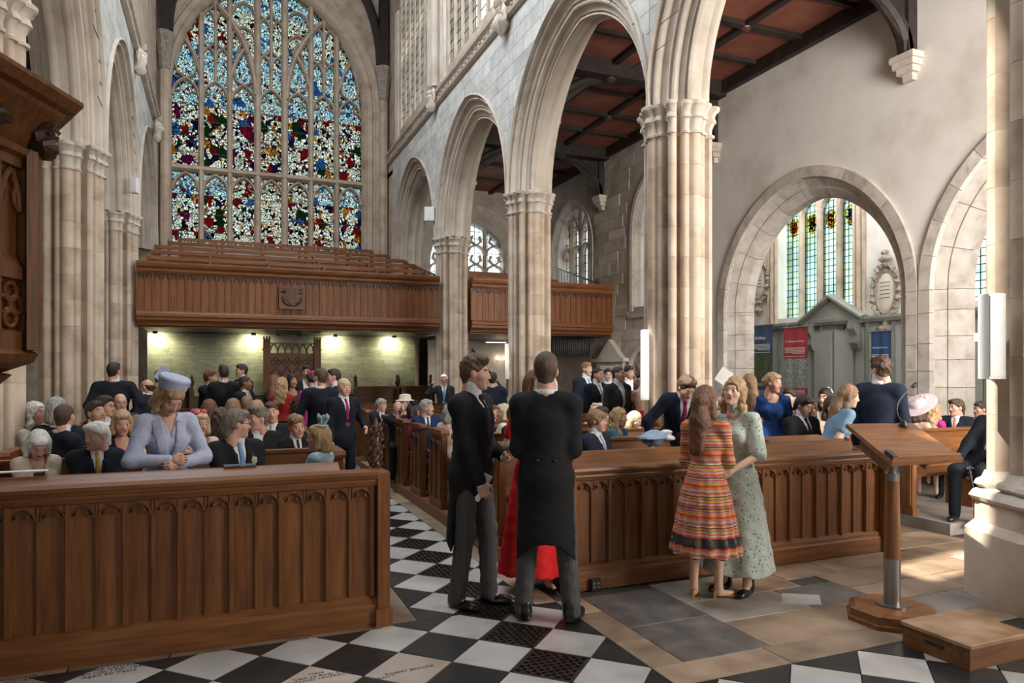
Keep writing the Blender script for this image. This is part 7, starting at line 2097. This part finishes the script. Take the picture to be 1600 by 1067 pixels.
person('dark haired woman with a white headband', 1290, 622, 9.4, -25, look=-30, pose='sit', floor=0, sex='f', tier=2, wear='dress', dress=GRN, hair='long', hc='black', skin='pink', hat='band', hatc=M['paper'], hands=('lap', 'lap'))
person('brunette in blush seated behind the powder blue dress', 1300, 636, 8.5, 20, pose='sit', floor=0, sex='f', tier=2, wear='dress', dress=NUDE, sleeves='none', hair='long', hc='dark', skin='tan', hands=('lap', 'lap'))
def phone(P):
    pass
person('woman in a powder blue dress and pink hairband bending to talk', 1327, 616, 7.45, 118, look=105, pitch=-10, floor=0, sex='f', tier=1, s=.97, lean=(26, 0), wear='dress', dress=SKYB, sleeves='short', hem=.25, flare=.38, hair='verylong', hc='sandy', hat='band', hatc=CL('pink_velvet', (.55, .25, .25)), hands=((.14, -.02, -.12), (.1, .25, .1)), hk=('hold', 'relax'))
ph = at_depth(1318, 692, 7.3)
pe = tag(empty('mobile_phone', tuple(ph)), 'pink mobile phone in the hand of the woman in powder blue', 'phone'); pe.rotation_euler = (R(15), R(35), 0)
MB().bev(-.036, .036, -.005, .005, -.07, .07, .004).build('case', CL('pink_case', (.45, .08, .16)), pe); MB().box(-.032, .032, -.0065, -.005, -.064, .064).build('screen', M['black'], pe)
person('tall man in a navy suit seen from behind near the lectern', 1376, 577, 7.5, 168, look=-140, pitch=-8, floor=0, tier=1, hair='curly', hc='brown', skin='pink', coat=NAVY, hands=('down', 'down'), widen=.96)
person('woman in a blush saucer hat in the north aisle pew', 1434, 644, 8.7, 160, look=150, pose='sit', floor=PWF, sex='f', tier=1, wear='dress', dress=NUDE, hair='bob', hc='brown', hat='saucer', hatc=CL('blush_sinamay', (.66, .54, .55)), hands=('lap', 'lap'), group=GN_)
person('woman with long wavy hair in magenta in the north aisle pew', 1459, 642, 9.0, 150, look=160, pose='sit', floor=PWF, sex='f', tier=1, wear='dress', dress=MAG, sleeves='long', hair='wavy', hc='blond', hands=('lap', 'lap'), group=GN_)
person('dark haired woman behind the saucer hat', 1424, 634, 10.0, 20, pose='sit', floor=PWF, sex='f', tier=2, wear='dress', dress=DARKF, hair='bob', hc='dark', hands=('lap', 'lap'), group=GN_)
person('man with an orange tie and pale waistcoat in the north aisle pew', 1494, 637, 9.0, -12, look=-48, pose='sit', floor=PWF, tier=1, hair='side', hc='brown', skin='pink', coat=MIDN, tie=T_O, vest=V_C, hands=('lap', 'lap'), group=GN_)
person('dark haired woman with raised hand at the far right', 1532, 640, 9.1, -30, look=-55, pose='sit', floor=PWF, sex='f', tier=1, wear='dress', dress=SKYB, sleeves='short', hair='updo', hc='dark', skin='tan', hands=((.20, .24, .62), 'lap'), hk=('flat', 'relax'), group=GN_)
person('man in a dark suit leaning on a stick at the right edge by the pier', 1566, 642, 7.5, -12, look=-40, pose='sit', floor=PWF, tier=1, lean=(4, -27), hair='crop', hc='grey', skin='pink', coat=MIDN, hands=((.16, .28, -.04), 'lap'), hk=('fist', 'relax'), group=GN_)
a, b = at_depth(1514, 740, 7.35), at_depth(1540, 790, 7.2)
cn = tag(empty('walking_stick', (a.x, a.y, 0)), 'thin black walking stick held by the man at the right edge', 'stick')
MB().tube([(0, 0, a.z + .06), (.06, -.10, 0)], .011, 8).build('shaft', M['black'], cn, smooth=True); MB().tube([(-.05, 0, a.z + .05), (0, 0, a.z + .07), (.05, -.01, a.z + .05)], .013, 8).build('handle', M['black'], cn, smooth=True)
# small things left on the pews
def booklet(px, py, d, w_, dp, label, mat, rz=0):
    p = at_depth(px, py, d)
    e = tag(empty('hymn_sheet', tuple(p), rz), label, 'booklet'); MB().box(-w_ / 2, w_ / 2, -dp / 2, dp / 2, 0.003, .007).build('cover', mat, e); MB().box(-w_ / 2 + .004, w_ / 2 - .002, -dp / 2 + .003, dp / 2 - .003, 0, .003).build('pages', M['paper'], e)
p0 = on_y(25, 742, 5.0)
booklet(22, 738, dY(22, 4.99), .34, .05, 'cream order of service lying on the left pew ledge', M['paper'])
booklet(375, 727, dY(375, 4.99), .20, .05, 'dark covered booklet on the left pew ledge before the man in glasses', CL('slate_cover', (.12, .14, .18)))
jp = at_depth(1022, 684, 7.05)
jk = tag(empty('folded_jacket', tuple(jp)), 'blue and white folded jacket lying on the pew beside the pier', 'jacket')
sculpt(MB(), 301, .34, .22, .16, 16, 8).build('folded_cloth', CL('blue_grey_linen', (.26, .34, .46)), jk, smooth=True); sculpt(MB(), 302, .16, .18, .12, 12, 8).build('white_lining', SHIRT, jk, smooth=True, loc=(.12, -.03, .02))
